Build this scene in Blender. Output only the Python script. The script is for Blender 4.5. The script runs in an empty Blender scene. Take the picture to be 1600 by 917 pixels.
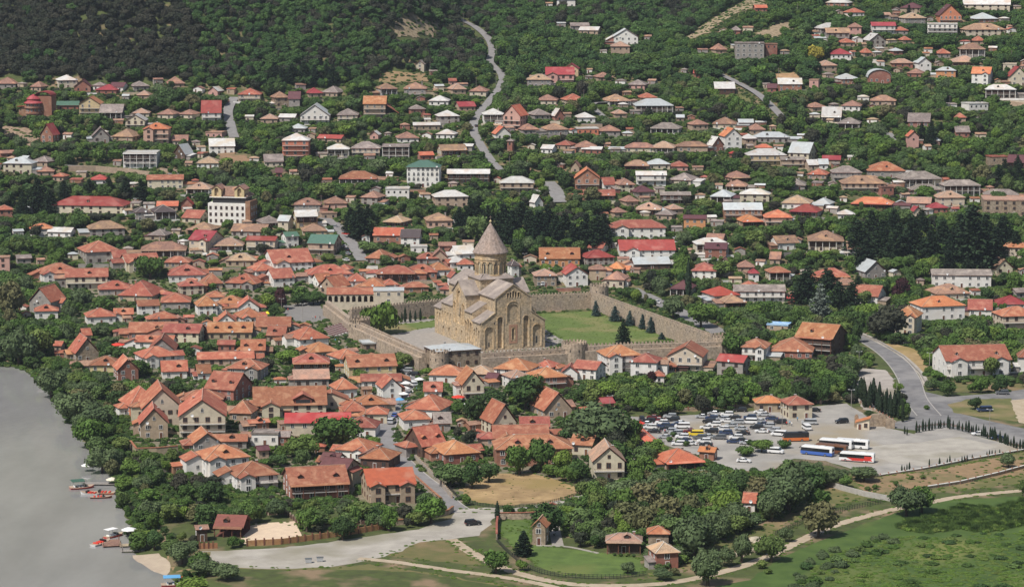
import bpy, math, random
import numpy as np
from mathutils import Vector, Matrix

# ------------------------------------------------------------ camera, world, sun, exposure
R = math.radians
W0, H0 = 1600.0, 917.0
FPX = 4070.0
PITCH = R(8.15)
CAMZ = 180.0
scene = bpy.context.scene
col = scene.collection
cam_d = bpy.data.cameras.new('camera')
cam = bpy.data.objects.new('camera', cam_d)
col.objects.link(cam)
cam.location = (0, 0, CAMZ)
cam.rotation_euler = (R(90) - PITCH, 0, 0)
cam_d.sensor_width = 36.0
cam_d.lens = 36.0 * FPX / W0
cam_d.clip_start = 1.0
cam_d.clip_end = 12000.0
scene.camera = cam

SUN_EL, SUN_AZ = 54.0, 138.0      # azimuth: degrees counter-clockwise of +Y where the sun stands (left and behind the camera)
world = bpy.data.worlds.new('World')
scene.world = world
world.use_nodes = True
nt = world.node_tree
bg = nt.nodes['Background']
sky = nt.nodes.new('ShaderNodeTexSky')
sky.sky_type = 'NISHITA'
sky.sun_disc = False
sky.sun_elevation = R(SUN_EL)
sky.sun_rotation = R(-SUN_AZ)
sky.air_density = 1.0
sky.dust_density = 2.0
sky.ozone_density = 1.0
nt.links.new(sky.outputs[0], bg.inputs[0])
bg.inputs[1].default_value = 0.09
sun_d = bpy.data.lights.new('sun', 'SUN')
sun_d.energy = 4.5
sun_d.angle = R(1.2)
sun_d.color = (1.0, 0.955, 0.89)
sun = bpy.data.objects.new('sun', sun_d)
col.objects.link(sun)
_sd = Vector((-math.sin(R(SUN_AZ)) * math.cos(R(SUN_EL)), math.cos(R(SUN_AZ)) * math.cos(R(SUN_EL)), math.sin(R(SUN_EL))))
sun.rotation_euler = _sd.to_track_quat('Z', 'Y').to_euler()
sun.location = (-300, 600, 500)
vs = scene.view_settings
vs.view_transform = 'Standard'
vs.look = 'None'
vs.exposure = 0.06
vs.gamma = 1.0
vs.use_curve_mapping = False
scene.cycles.max_bounces = 5
scene.cycles.diffuse_bounces = 2
scene.cycles.glossy_bounces = 2
scene.cycles.use_denoising = True

rng = random.Random(7)
nr = np.random.RandomState(11)

# ------------------------------------------------------------ terrain as a function of the place
_ty = np.arange(-400.0, 5200.0, 4.0)
_kn = [(-400, 0), (1235, 0), (1400, 33), (1530, 57), (1660, 86), (1850, 124), (2100, 185), (2600, 330), (5200, 1100)]
_tz = np.interp(_ty, [k[0] for k in _kn], [k[1] for k in _kn])
_k = np.hanning(27); _k /= _k.sum()
_tz = np.convolve(np.pad(_tz, 13, mode='edge'), _k, mode='valid')
_tz[_ty < 1180] = 0.0

def sstep(t):
    t = np.clip(t, 0, 1)
    return t * t * (3 - 2 * t)

WATER = -2.2
def ray_plane(px, py, z):
    d = ray(px, py)
    t = (z - CAMZ) / d[2]
    return (d[0] * t, d[1] * t)

def ray(px, py):
    cx = (px - W0 / 2) / FPX
    cy = -(py - H0 / 2) / FPX
    c, s = math.cos(PITCH), math.sin(PITCH)
    # camera forward (0,c,-s), up (0,s,c)
    return (cx, c + cy * s, -s + cy * c)

_shpx = [(-330, 470), (-120, 545), (-20, 572), (20, 574), (45, 582), (62, 598), (78, 622), (100, 655), (128, 690), (150, 722), (168, 745), (182, 762), (181, 785),
         (188, 800), (200, 822), (196, 845), (205, 868), (228, 888), (262, 900), (278, 930), (300, 1010), (330, 1200), (360, 1700)]
SHORE = np.array([ray_plane(a, b, WATER) for a, b in _shpx])

def shore_dist(X, Y):
    """signed distance to the shoreline, positive on land"""
    X = np.asarray(X, float); Y = np.asarray(Y, float)
    best = np.full(X.shape, 1e9); side = np.ones(X.shape)
    for i in range(len(SHORE) - 1):
        a = SHORE[i]; b = SHORE[i + 1]
        d = b - a; L2 = (d ** 2).sum()
        t = np.clip(((X - a[0]) * d[0] + (Y - a[1]) * d[1]) / L2, 0, 1)
        qx = a[0] + t * d[0]; qy = a[1] + t * d[1]
        dd = np.hypot(X - qx, Y - qy)
        cr = d[0] * (Y - a[1]) - d[1] * (X - a[0])
        m = dd < best
        best = np.where(m, dd, best)
        side = np.where(m, np.where(cr > 0, 1.0, -1.0), side)
    return best * side

def terr(X, Y):
    X = np.asarray(X, float); Y = np.asarray(Y, float)
    z = np.interp(Y, _ty, _tz)
    # left mountain flank behind the upper quarter
    lm = sstep((-30 - X) / 90.0) * np.clip(Y - 1565, 0, 700) * 0.30 * sstep((Y - 1545) / 150)
    z = z + lm + sstep((-30 - X) / 60) * sstep((Y - 1610) / 90) * (7 * np.sin(X / 34.0 + Y / 80.0) + 4 * np.sin(X / 15.0 - Y / 70.0))
    # spur on the right with a bare ridge, and a saddle between
    z = z + sstep((X - 105) / 60) * sstep((Y - 1600) / 120) * 10
    z = z + sstep((Y - 1260) / 160) * (2.6 * np.sin(X / 41.0 + 1.3) * np.sin(Y / 57.0) + 1.5 * np.sin(X / 19.0 - Y / 31.0))
    z = z + np.exp(-((X + 66) / 16) ** 2 - ((Y - 1650) / 16) ** 2) * 4
    sd = shore_dist(X, Y)
    low = Y < 1300
    z = np.where(low & (sd < 14), WATER + sstep(np.clip(sd, 0, 14) / 14) * (z - WATER) + np.clip(sd, -10, 0) * 0.35, z)
    z = np.where((~low) & (sd < 0), z + np.clip(sd, -12, 0) * 0.3, z)
    # the hill the camera stands on
    z = np.maximum(z, np.where(Y < 420, 172 - 0.5 * np.maximum(Y, -60), -99))
    return z

_ts = np.concatenate([np.arange(480, 1500, 3.0), np.arange(1500, 4200, 6.0)])
def hit(px, py):
    d = ray(px, py)
    h = math.hypot(d[0], d[1])
    t = _ts / h
    X = d[0] * t; Y = d[1] * t; Z = CAMZ + d[2] * t
    below = np.nonzero(Z < terr(X, Y))[0]
    if len(below) == 0:
        i = len(t) - 1
        return Vector((X[i], Y[i], float(terr(X[i], Y[i]))))
    i = below[0]
    lo = t[max(i - 1, 0)]; hi = t[i]
    for _ in range(9):
        m = (lo + hi) / 2
        if CAMZ + d[2] * m < float(terr(d[0] * m, d[1] * m)): hi = m
        else: lo = m
    return Vector((d[0] * hi, d[1] * hi, float(terr(d[0] * hi, d[1] * hi))))

def project(X, Y, Z):
    c, s = math.cos(PITCH), math.sin(PITCH)
    dz = Z - CAMZ
    depth = Y * c - dz * s
    up = Y * s + dz * c
    return W0 / 2 + FPX * X / depth, H0 / 2 - FPX * up / depth, depth

def tz(x, y): return float(terr(x, y))

# ------------------------------------------------------------ materials
MATS = {}
def new_mat(name):
    m = bpy.data.materials.new(name); m.use_nodes = True
    MATS[name] = m
    return m, m.node_tree, m.node_tree.nodes['Principled BSDF']

def hexlin(r, g, b):
    f = lambda c: ((c / 255 + 0.055) / 1.055) ** 2.4 if c > 10 else c / 255 / 12.92
    return (f(r), f(g), f(b))

def surf(name, c1, c2, scale=1.0, rough=0.85, c3=None, vary=0.12, bump=0.0, spec=0.25, stretch=(1, 1, 1), lo=0.35, hi=0.65, huev=0.015, metal=0.0, coord='Object', detail=4):
    """procedural surface: two or three base colours mixed by noise, each object slightly different"""
    m, t, b = new_mat(name)
    N = t.nodes; L = t.links
    tc = N.new('ShaderNodeTexCoord'); mp = N.new('ShaderNodeMapping')
    mp.inputs['Scale'].default_value = stretch
    L.new(tc.outputs[coord], mp.inputs[0])
    oi = N.new('ShaderNodeObjectInfo')
    add = N.new('ShaderNodeVectorMath'); add.operation = 'MULTIPLY_ADD'
    cmb = N.new('ShaderNodeCombineXYZ')
    for k in range(3): L.new(oi.outputs['Random'], cmb.inputs[k])
    add.inputs[1].default_value = (37, 53, 71)
    L.new(cmb.outputs[0], add.inputs[0]); L.new(mp.outputs[0], add.inputs[2])
    n1 = N.new('ShaderNodeTexNoise'); n1.inputs['Scale'].default_value = scale; n1.inputs['Detail'].default_value = detail
    n1.inputs['Roughness'].default_value = 0.62
    L.new(add.outputs[0], n1.inputs['Vector'])
    r1 = N.new('ShaderNodeMapRange'); r1.inputs[1].default_value = lo; r1.inputs[2].default_value = hi
    L.new(n1.outputs[0], r1.inputs[0])
    mx = N.new('ShaderNodeMix'); mx.data_type = 'RGBA'
    mx.inputs[6].default_value = (*c1, 1); mx.inputs[7].default_value = (*c2, 1)
    L.new(r1.outputs[0], mx.inputs[0])
    out = mx.outputs[2]
    if name.startswith('roof_') and name[5] in 'otbpgdO':
        n3 = N.new('ShaderNodeTexNoise'); n3.inputs['Scale'].default_value = 2.6; n3.inputs['Detail'].default_value = 5; n3.inputs['Roughness'].default_value = 0.75
        L.new(add.outputs[0], n3.inputs['Vector'])
        r3 = N.new('ShaderNodeMapRange'); r3.inputs[1].default_value = 0.32; r3.inputs[2].default_value = 0.68; r3.inputs[3].default_value = 0.62; r3.inputs[4].default_value = 1.28
        L.new(n3.outputs[0], r3.inputs[0])
        h3 = N.new('ShaderNodeHueSaturation'); L.new(out, h3.inputs['Color']); L.new(r3.outputs[0], h3.inputs['Value']); out = h3.outputs[0]
    if c3 is not None:
        n2 = N.new('ShaderNodeTexNoise'); n2.inputs['Scale'].default_value = scale * 0.27; n2.inputs['Detail'].default_value = 3
        L.new(add.outputs[0], n2.inputs['Vector'])
        r2 = N.new('ShaderNodeMapRange'); r2.inputs[1].default_value = 0.5; r2.inputs[2].default_value = 0.66
        L.new(n2.outputs[0], r2.inputs[0])
        m2 = N.new('ShaderNodeMix'); m2.data_type = 'RGBA'
        L.new(r2.outputs[0], m2.inputs[0]); L.new(out, m2.inputs[6]); m2.inputs[7].default_value = (*c3, 1)
        out = m2.outputs[2]
    hs = N.new('ShaderNodeHueSaturation')
    rv = N.new('ShaderNodeMapRange'); rv.inputs[3].default_value = 1 - vary; rv.inputs[4].default_value = 1 + vary
    L.new(oi.outputs['Random'], rv.inputs[0]); L.new(rv.outputs[0], hs.inputs['Value'])
    ml = N.new('ShaderNodeMath'); ml.operation = 'MULTIPLY'; ml.inputs[1].default_value = 7.31
    fr = N.new('ShaderNodeMath'); fr.operation = 'FRACT'
    L.new(oi.outputs['Random'], ml.inputs[0]); L.new(ml.outputs[0], fr.inputs[0])
    rh = N.new('ShaderNodeMapRange'); rh.inputs[3].default_value = 0.5 - huev; rh.inputs[4].default_value = 0.5 + huev
    L.new(fr.outputs[0], rh.inputs[0]); L.new(rh.outputs[0], hs.inputs['Hue'])
    L.new(out, hs.inputs['Color'])
    L.new(hs.outputs[0], b.inputs['Base Color'])
    b.inputs['Roughness'].default_value = rough
    b.inputs['Specular IOR Level'].default_value = spec
    b.inputs['Metallic'].default_value = metal
    if bump:
        bp = N.new('ShaderNodeBump'); bp.inputs['Strength'].default_value = bump; bp.inputs['Distance'].default_value = 0.25
        L.new(n1.outputs[0], bp.inputs['Height']); L.new(bp.outputs[0], b.inputs['Normal'])
    return m

def plain(name, c, rough=0.5, spec=0.4, metal=0.0):
    m, t, b = new_mat(name)
    b.inputs['Base Color'].default_value = (*c, 1)
    b.inputs['Roughness'].default_value = rough
    b.inputs['Specular IOR Level'].default_value = spec
    b.inputs['Metallic'].default_value = metal
    return m

# roofs
surf('roof_o', (0.435, 0.165, 0.088), (0.32, 0.115, 0.066), 1.3, c3=(0.46, 0.225, 0.13), vary=0.16, bump=0.5)
surf('roof_t', (0.345, 0.13, 0.08), (0.25, 0.09, 0.058), 1.3, c3=(0.375, 0.175, 0.11), vary=0.18, bump=0.5)
surf('roof_b', (0.34, 0.205, 0.145), (0.23, 0.135, 0.10), 1.0, c3=(0.41, 0.235, 0.145), vary=0.2, bump=0.5)
surf('roof_p', (0.43, 0.295, 0.205), (0.31, 0.205, 0.145), 1.0, c3=(0.46, 0.28, 0.18), vary=0.15, bump=0.4)
surf('roof_g', (0.27, 0.225, 0.20), (0.18, 0.15, 0.135), 1.0, c3=(0.33, 0.28, 0.245), vary=0.2, bump=0.3)
surf('roof_d', (0.115, 0.09, 0.09), (0.085, 0.068, 0.068), 1.0, vary=0.15, bump=0.3)
surf('roof_w', (0.60, 0.59, 0.56), (0.46, 0.44, 0.41), 0.5, 0.6, vary=0.16, spec=0.25, c3=(0.50, 0.42, 0.34))
surf('roof_s', (0.50, 0.53, 0.53), (0.40, 0.42, 0.42), 0.5, 0.5, vary=0.15, spec=0.35, c3=(0.44, 0.43, 0.40))
surf('roof_r', (0.33, 0.065, 0.055), (0.25, 0.052, 0.046), 0.6, 0.6, vary=0.18, c3=(0.36, 0.12, 0.10))
surf('roof_R', (0.42, 0.085, 0.055), (0.34, 0.07, 0.048), 0.6, 0.6, vary=0.08, c3=(0.40, 0.14, 0.10))
surf('roof_m', (0.14, 0.058, 0.06), (0.105, 0.045, 0.047), 0.7, 0.65, vary=0.15)
surf('roof_O', (0.56, 0.19, 0.09), (0.45, 0.145, 0.075), 0.9, 0.7, vary=0.12, c3=(0.54, 0.24, 0.13))
surf('roof_n', (0.25, 0.105, 0.07), (0.19, 0.08, 0.055), 0.9, 0.75, vary=0.1)
surf('roof_G', (0.09, 0.17, 0.125), (0.07, 0.135, 0.10), 0.8, 0.65, vary=0.1)
surf('roof_B', (0.20, 0.42, 0.62), (0.45, 0.60, 0.70), 1.2, 0.6, vary=0.05)
# walls
surf('wall_w', (0.76, 0.74, 0.70), (0.64, 0.615, 0.57), 0.5, c3=(0.68, 0.64, 0.58), vary=0.06)
surf('wall_c', (0.60, 0.53, 0.40), (0.48, 0.42, 0.32), 0.5, vary=0.10)
surf('wall_y', (0.62, 0.49, 0.27), (0.50, 0.40, 0.24), 0.5, vary=0.08)
surf('wall_g', (0.34, 0.31, 0.28), (0.25, 0.225, 0.205), 0.7, vary=0.15)
surf('wall_b', (0.34, 0.155, 0.10), (0.24, 0.115, 0.08), 0.9, vary=0.15, c3=(0.36, 0.21, 0.15))
surf('wall_t', (0.44, 0.34, 0.24), (0.33, 0.255, 0.185), 0.7, vary=0.14)
surf('wall_p', (0.56, 0.34, 0.27), (0.46, 0.28, 0.23), 0.6, vary=0.08)
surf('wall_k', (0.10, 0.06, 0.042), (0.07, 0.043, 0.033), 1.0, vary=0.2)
surf('wall_o', (0.60, 0.25, 0.13), (0.48, 0.2, 0.11), 0.7, vary=0.1)
surf('ridge_tile', (0.46, 0.30, 0.22), (0.36, 0.21, 0.15), 1.5, vary=0.15)
surf('ridge_pale', (0.50, 0.44, 0.38), (0.40, 0.35, 0.3), 1.5, vary=0.15)
surf('log_wood', (0.40, 0.21, 0.10), (0.30, 0.15, 0.075), 1.5, vary=0.1, c3=(0.44, 0.27, 0.14))
surf('wood', (0.17, 0.075, 0.045), (0.11, 0.052, 0.034), 1.5, vary=0.2)
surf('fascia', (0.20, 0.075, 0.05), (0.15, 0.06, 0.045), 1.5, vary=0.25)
plain('glass', (0.045, 0.045, 0.048), 0.2, 0.5)
plain('frame_white', (0.72, 0.72, 0.70), 0.5)
plain('frame_brown', (0.13, 0.06, 0.04), 0.6)
plain('rail', (0.30, 0.22, 0.18), 0.6)
plain('dark_iron', (0.03, 0.03, 0.032), 0.5)
plain('dish_white', (0.78, 0.78, 0.78), 0.4)
plain('concrete_slab', (0.42, 0.40, 0.37), 0.8)
surf('bark', (0.10, 0.075, 0.055), (0.06, 0.045, 0.035), 3, vary=0.2)

def stone_mat(name, c1, c2, c3, bs=1.0, rough=0.9, mort=(0.2, 0.16, 0.12), coord='Object'):
    m, t, b = new_mat(name)
    N = t.nodes; L = t.links
    tc = N.new('ShaderNodeTexCoord')
    sx = N.new('ShaderNodeSeparateXYZ'); L.new(tc.outputs[coord], sx.inputs[0])
    ad = N.new('ShaderNodeMath'); ad.operation = 'ADD'; L.new(sx.outputs[0], ad.inputs[0]); L.new(sx.outputs[1], ad.inputs[1])
    cb = N.new('ShaderNodeCombineXYZ'); L.new(ad.outputs[0], cb.inputs[0]); L.new(sx.outputs[2], cb.inputs[1])
    br = N.new('ShaderNodeTexBrick'); L.new(cb.outputs[0], br.inputs[0])
    br.inputs['Scale'].default_value = bs; br.inputs['Color1'].default_value = (*c1, 1); br.inputs['Color2'].default_value = (*c2, 1)
    br.inputs['Mortar'].default_value = (*mort, 1); br.inputs['Mortar Size'].default_value = 0.012; br.inputs['Bias'].default_value = 0.0
    n = N.new('ShaderNodeTexNoise'); n.inputs['Scale'].default_value = 0.16; n.inputs['Detail'].default_value = 6; n.inputs['Roughness'].default_value = 0.7
    L.new(tc.outputs[coord], n.inputs['Vector'])
    r = N.new('ShaderNodeMapRange'); r.inputs[1].default_value = 0.42; r.inputs[2].default_value = 0.62; L.new(n.outputs[0], r.inputs[0])
    mx = N.new('ShaderNodeMix'); mx.data_type = 'RGBA'; L.new(r.outputs[0], mx.inputs[0]); L.new(br.outputs[0], mx.inputs[6]); mx.inputs[7].default_value = (*c3, 1)
    n2 = N.new('ShaderNodeTexNoise'); n2.inputs['Scale'].default_value = 1.1; n2.inputs['Detail'].default_value = 6
    L.new(tc.outputs[coord], n2.inputs['Vector'])
    r2 = N.new('ShaderNodeMapRange'); r2.inputs[1].default_value = 0.3; r2.inputs[2].default_value = 0.7; r2.inputs[3].default_value = 0.60; r2.inputs[4].default_value = 1.28
    L.new(n2.outputs[0], r2.inputs[0])
    hs = N.new('ShaderNodeHueSaturation'); L.new(mx.outputs[2], hs.inputs['Color']); L.new(r2.outputs[0], hs.inputs['Value'])
    L.new(hs.outputs[0], b.inputs['Base Color'])
    bp = N.new('ShaderNodeBump'); bp.inputs['Strength'].default_value = 0.5; bp.inputs['Distance'].default_value = 0.2
    L.new(n2.outputs[0], bp.inputs['Height']); L.new(bp.outputs[0], b.inputs['Normal'])
    b.inputs['Roughness'].default_value = rough; b.inputs['Specular IOR Level'].default_value = 0.2
    return m
stone_mat('wall_s', (0.36, 0.27, 0.185), (0.27, 0.20, 0.14), (0.31, 0.25, 0.19), 1.1)
stone_mat('fort_stone', (0.47, 0.37, 0.275), (0.36, 0.285, 0.21), (0.33, 0.27, 0.215), 0.9)
stone_mat('church_stone', (0.56, 0.42, 0.255), (0.46, 0.35, 0.22), (0.38, 0.31, 0.225), 0.7, mort=(.35,.27,.19))
stone_mat('drum_ochre', (0.60, 0.42, 0.22), (0.53, 0.38, 0.22), (0.48, 0.38, 0.26), 0.8, mort=(.36,.28,.19))
stone_mat('drum_green', (0.42, 0.39, 0.28), (0.36, 0.34, 0.24), (0.44, 0.37, 0.26), 0.8, mort=(.3,.26,.19))
stone_mat('cone_stone', (0.33, 0.265, 0.23), (0.28, 0.225, 0.20), (0.35, 0.265, 0.215), 0.9)
surf('church_roof', (0.315, 0.265, 0.23), (0.22, 0.185, 0.165), 0.7, c3=(0.38, 0.32, 0.27), vary=0.04, bump=0.3)
surf('red_stone', (0.44, 0.24, 0.17), (0.38, 0.2, 0.14), 1.0, vary=0.05)

# ------------------------------------------------------------ mesh builder and object helpers
class MB:
    def __init__(s): s.v = []; s.f = []; s.m = []; s.mats = []
    def mi(s, m):
        if m not in s.mats: s.mats.append(m)
        return s.mats.index(m)
    def poly(s, pts, m):
        i = len(s.v); s.v += [tuple(p) for p in pts]; s.f.append(tuple(range(i, i + len(pts)))); s.m.append(s.mi(m))
    def hexa(s, p, m):
        """8 points: bottom 4 counter-clockwise, top 4"""
        i = len(s.v); s.v += [tuple(q) for q in p]; k = s.mi(m)
        for q in ((3, 2, 1, 0), (4, 5, 6, 7), (0, 1, 5, 4), (1, 2, 6, 5), (2, 3, 7, 6), (3, 0, 4, 7)):
            s.f.append(tuple(i + a for a in q)); s.m.append(k)
    def box(s, x0, x1, y0, y1, z0, z1, m, rot=0, at=(0, 0)):
        c, n = math.cos(rot), math.sin(rot)
        def T(x, y, z): return (at[0] + x * c - y * n, at[1] + x * n + y * c, z)
        s.hexa([T(x0, y0, z0), T(x1, y0, z0), T(x1, y1, z0), T(x0, y1, z0), T(x0, y0, z1), T(x1, y0, z1), T(x1, y1, z1), T(x0, y1, z1)], m)
    def beam(s, a, b, w, h, m):
        """square bar from a to b"""
        a = Vector(a); b = Vector(b); d = (b - a)
        if d.length < 1e-6: return
        d.normalize()
        up = Vector((0, 0, 1)) if abs(d.z) < 0.95 else Vector((0, 1, 0))
        r = d.cross(up).normalized() * w / 2; u = r.cross(d).normalized() * h / 2
        s.hexa([a - r - u, a + r - u, b + r - u, b - r - u, a - r + u, a + r + u, b + r + u, b - r + u], m)
    def cyl(s, c, r0, r1, z0, z1, n, m, cap=True, ph=0.0):
        i = len(s.v); k = s.mi(m)
        for j in range(n):
            a = 2 * math.pi * (j + ph) / n
            s.v.append((c[0] + r0 * math.cos(a), c[1] + r0 * math.sin(a), z0))
            s.v.append((c[0] + r1 * math.cos(a), c[1] + r1 * math.sin(a), z1))
        for j in range(n):
            q = (j + 1) % n
            s.f.append((i + 2 * j, i + 2 * q, i + 2 * q + 1, i + 2 * j + 1)); s.m.append(k)
        if cap:
            s.f.append(tuple(i + 2 * j + 1 for j in range(n))); s.m.append(k)
            s.f.append(tuple(i + 2 * j for j in reversed(range(n)))); s.m.append(k)
    def lathe(s, c, prof, n, m):
        for (r0, z0), (r1, z1) in zip(prof, prof[1:]): s.cyl(c, r0, r1, z0, z1, n, m, cap=False)
        if prof[-1][0] > 0.02: s.poly([(c[0] + prof[-1][0] * math.cos(2 * math.pi * j / n), c[1] + prof[-1][0] * math.sin(2 * math.pi * j / n), prof[-1][1]) for j in range(n)], m)
    def wheel(s, c, r, w, m, n=12):
        """disc lying across Y"""
        i = len(s.v); k = s.mi(m)
        for j in range(n):
            a = 2 * math.pi * j / n
            s.v.append((c[0] + r * math.cos(a), c[1] - w / 2, c[2] + r * math.sin(a)))
            s.v.append((c[0] + r * math.cos(a), c[1] + w / 2, c[2] + r * math.sin(a)))
        for j in range(n):
            q = (j + 1) % n
            s.f.append((i + 2 * j, i + 2 * q, i + 2 * q + 1, i + 2 * j + 1)); s.m.append(k)
        s.f.append(tuple(i + 2 * j for j in range(n))); s.m.append(k)
        s.f.append(tuple(i + 2 * j + 1 for j in reversed(range(n)))); s.m.append(k)
    def mesh(s, name):
        me = bpy.data.meshes.new(name)
        me.from_pydata(s.v, [], s.f)
        for m in s.mats: me.materials.append(MATS[m])
        if s.m: me.polygons.foreach_set('material_index', s.m)
        me.update()
        return me
    def build(s, name, parent=None, loc=None, rz=0):
        o = bpy.data.objects.new(name, s.mesh(name)); col.objects.link(o)
        if parent: o.parent = parent
        if loc is not None: o.location = loc
        o.rotation_euler = (0, 0, rz)
        return o

def inst(name, me, parent=None, loc=(0, 0, 0), rz=0, sc=(1, 1, 1)):
    o = bpy.data.objects.new(name, me); col.objects.link(o)
    if parent: o.parent = parent
    o.location = loc; o.rotation_euler = (0, 0, rz); o.scale = sc
    return o

def thing(name, label, cat, loc, rz=0, group=None):
    o = bpy.data.objects.new(name, None); col.objects.link(o)
    o.empty_display_size = 0.5
    o.location = loc; o.rotation_euler = (0, 0, rz)
    tag(o, label, cat, group); o['kind'] = 'thing'
    return o
def tag(o, label=None, cat=None, group=None, kind=None):
    if label: o['label'] = label
    if cat: o['category'] = cat
    if group: o['group'] = group
    if kind: o['kind'] = kind
    return o

def plate(outline, holes, th, m, name='plate'):
    """flat slab standing in the local XZ plane with openings cut through; front at y=0, back at y=th"""
    cu = bpy.data.curves.new('tmp', 'CURVE'); cu.dimensions = '2D'; cu.fill_mode = 'BOTH'; cu.extrude = th / 2
    for pts in [outline] + list(holes):
        sp = cu.splines.new('POLY'); sp.points.add(len(pts) - 1)
        for q, (x, y) in zip(sp.points, pts): q.co = (x, y, 0, 1)
        sp.use_cyclic_u = True
    ob = bpy.data.objects.new('tmp', cu)
    me = bpy.data.meshes.new_from_object(ob)
    bpy.data.objects.remove(ob); bpy.data.curves.remove(cu)
    me.transform(Matrix.Translation((0, th / 2, 0)) @ Matrix.Rotation(R(90), 4, 'X'))
    me.materials.clear(); me.materials.append(MATS[m]); me.name = name
    for p in me.polygons: p.material_index = 0
    return me
def arch(cx, z0, w, h, n=8):
    """opening with a round head: h is the full height"""
    r = w / 2; zc = z0 + h - r
    return [(cx - r, z0)] + [(cx - r * math.cos(math.pi * k / n), zc + r * math.sin(math.pi * k / n)) for k in range(n + 1)] + [(cx + r, z0)]
# ------------------------------------------------------------ the setting: terrain, water, roads
def grid_mesh(name, xs, ys, zf, m):
    X, Y = np.meshgrid(xs, ys)
    Z = zf(X, Y)
    nx, ny = len(xs), len(ys)
    co = np.stack([X, Y, Z], -1).reshape(-1, 3)
    idx = np.arange(nx * ny).reshape(ny, nx)
    f = np.stack([idx[:-1, :-1], idx[:-1, 1:], idx[1:, 1:], idx[1:, :-1]], -1).reshape(-1, 4)
    me = bpy.data.meshes.new(name)
    me.vertices.add(len(co)); me.vertices.foreach_set('co', co.ravel())
    me.loops.add(f.size); me.loops.foreach_set('vertex_index', f.ravel())
    me.polygons.add(len(f)); me.polygons.foreach_set('loop_start', np.arange(0, f.size, 4)); me.polygons.foreach_set('loop_total', np.full(len(f), 4))
    me.update(calc_edges=True); me.materials.append(MATS[m])
    o = bpy.data.objects.new(name, me); col.objects.link(o)
    return o

surf('ground_mat', (0.075, 0.105, 0.030), (0.055, 0.070, 0.025), 0.30, 0.95, c3=(0.23, 0.175, 0.10), vary=0.0, detail=8, bump=0.4)
surf('water_mat', (0.30, 0.295, 0.285), (0.235, 0.23, 0.225), 0.02, 0.06, vary=0.0, spec=0.5, stretch=(2.0, 0.6, 1))
_wm = MATS['water_mat'].node_tree
_n = _wm.nodes.new('ShaderNodeTexNoise'); _n.inputs['Scale'].default_value = 0.55; _n.inputs['Detail'].default_value = 5
_tc = _wm.nodes.new('ShaderNodeTexCoord'); _mp = _wm.nodes.new('ShaderNodeMapping'); _mp.inputs['Scale'].default_value = (1, 0.45, 1)
_wm.links.new(_tc.outputs['Object'], _mp.inputs[0]); _wm.links.new(_mp.outputs[0], _n.inputs['Vector'])
_b = _wm.nodes.new('ShaderNodeBump'); _b.inputs['Strength'].default_value = 0.12; _b.inputs['Distance'].default_value = 0.4
_wm.links.new(_n.outputs[0], _b.inputs['Height']); _wm.links.new(_b.outputs[0], _wm.nodes['Principled BSDF'].inputs['Normal'])

xs = np.concatenate([np.arange(-1200, -340, 40), np.arange(-340, 340, 4.0), np.arange(340, 1200, 40)])
ys = np.concatenate([np.arange(-300, 560, 20), np.arange(560, 2000, 4.0), np.arange(2000, 2620, 40)])
ground = grid_mesh('ground', xs, ys, terr, 'ground_mat')
tag(ground, kind='structure')
water = MB()
water.poly([(-1180, 200, WATER), (160, 200, WATER), (160, 1500, WATER), (-1180, 1500, WATER)], 'water_mat')
tag(water.build('river_water'), kind='structure')

surf('asphalt', (0.215, 0.21, 0.205), (0.145, 0.14, 0.14), 0.22, 0.9, vary=0.0, c3=(0.25, 0.24, 0.23))
surf('hill_asphalt', (0.25, 0.24, 0.235), (0.20, 0.19, 0.185), 0.35, 0.9, vary=0.0)
surf('gravel', (0.42, 0.385, 0.335), (0.31, 0.28, 0.245), 0.16, 0.95, vary=0.0, c3=(0.26, 0.235, 0.18), detail=8)
surf('lot_gravel', (0.37, 0.345, 0.31), (0.25, 0.235, 0.215), 0.09, 0.95, vary=0.0, c3=(0.30, 0.25, 0.18), detail=8)
surf('pale_dirt', (0.45, 0.375, 0.275), (0.36, 0.29, 0.20), 0.4, 0.95, vary=0.0, detail=8)
surf('sand', (0.44, 0.37, 0.27), (0.38, 0.31, 0.23), 0.4, 0.95, vary=0.0)
surf('dry_grass', (0.42, 0.28, 0.145), (0.24, 0.155, 0.08), 0.18, 0.95, vary=0.0, c3=(0.27, 0.19, 0.08), detail=8)
surf('bare_soil', (0.30, 0.20, 0.11), (0.22, 0.155, 0.085), 0.3, 0.95, vary=0.0, c3=(0.15, 0.14, 0.06), detail=8)
surf('rock_face', (0.36, 0.27, 0.18), (0.20, 0.15, 0.095), 0.5, 0.95, vary=0.0, detail=8, bump=0.8)
surf('olive_soil', (0.17, 0.15, 0.06), (0.11, 0.12, 0.042), 0.2, 0.95, vary=0.0, c3=(0.25, 0.18, 0.10), detail=9)
surf('lawn_mat', (0.12, 0.17, 0.04), (0.075, 0.11, 0.028), 0.18, 0.95, vary=0.0, c3=(0.14, 0.16, 0.045), detail=8)
surf('church_lawn_mat', (0.12, 0.175, 0.045), (0.095, 0.14, 0.036), 0.13, 0.95, vary=0.0, c3=(0.22, 0.20, 0.085), detail=9)
surf('meadow_mat', (0.078, 0.130, 0.030), (0.045, 0.085, 0.020), 0.10, 0.95, vary=0.0, c3=(0.15, 0.17, 0.05), detail=9, bump=0.5)
surf('town_ground', (0.24, 0.20, 0.15), (0.14, 0.13, 0.08), 0.22, 0.95, vary=0.0, c3=(0.10, 0.12, 0.04), detail=8)
surf('paving', (0.35, 0.32, 0.28), (0.27, 0.25, 0.22), 0.5, 0.9, vary=0.0)
surf('cream_floor_mat', (0.66, 0.54, 0.37), (0.58, 0.47, 0.33), 0.5, 0.9, vary=0.0)
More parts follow.
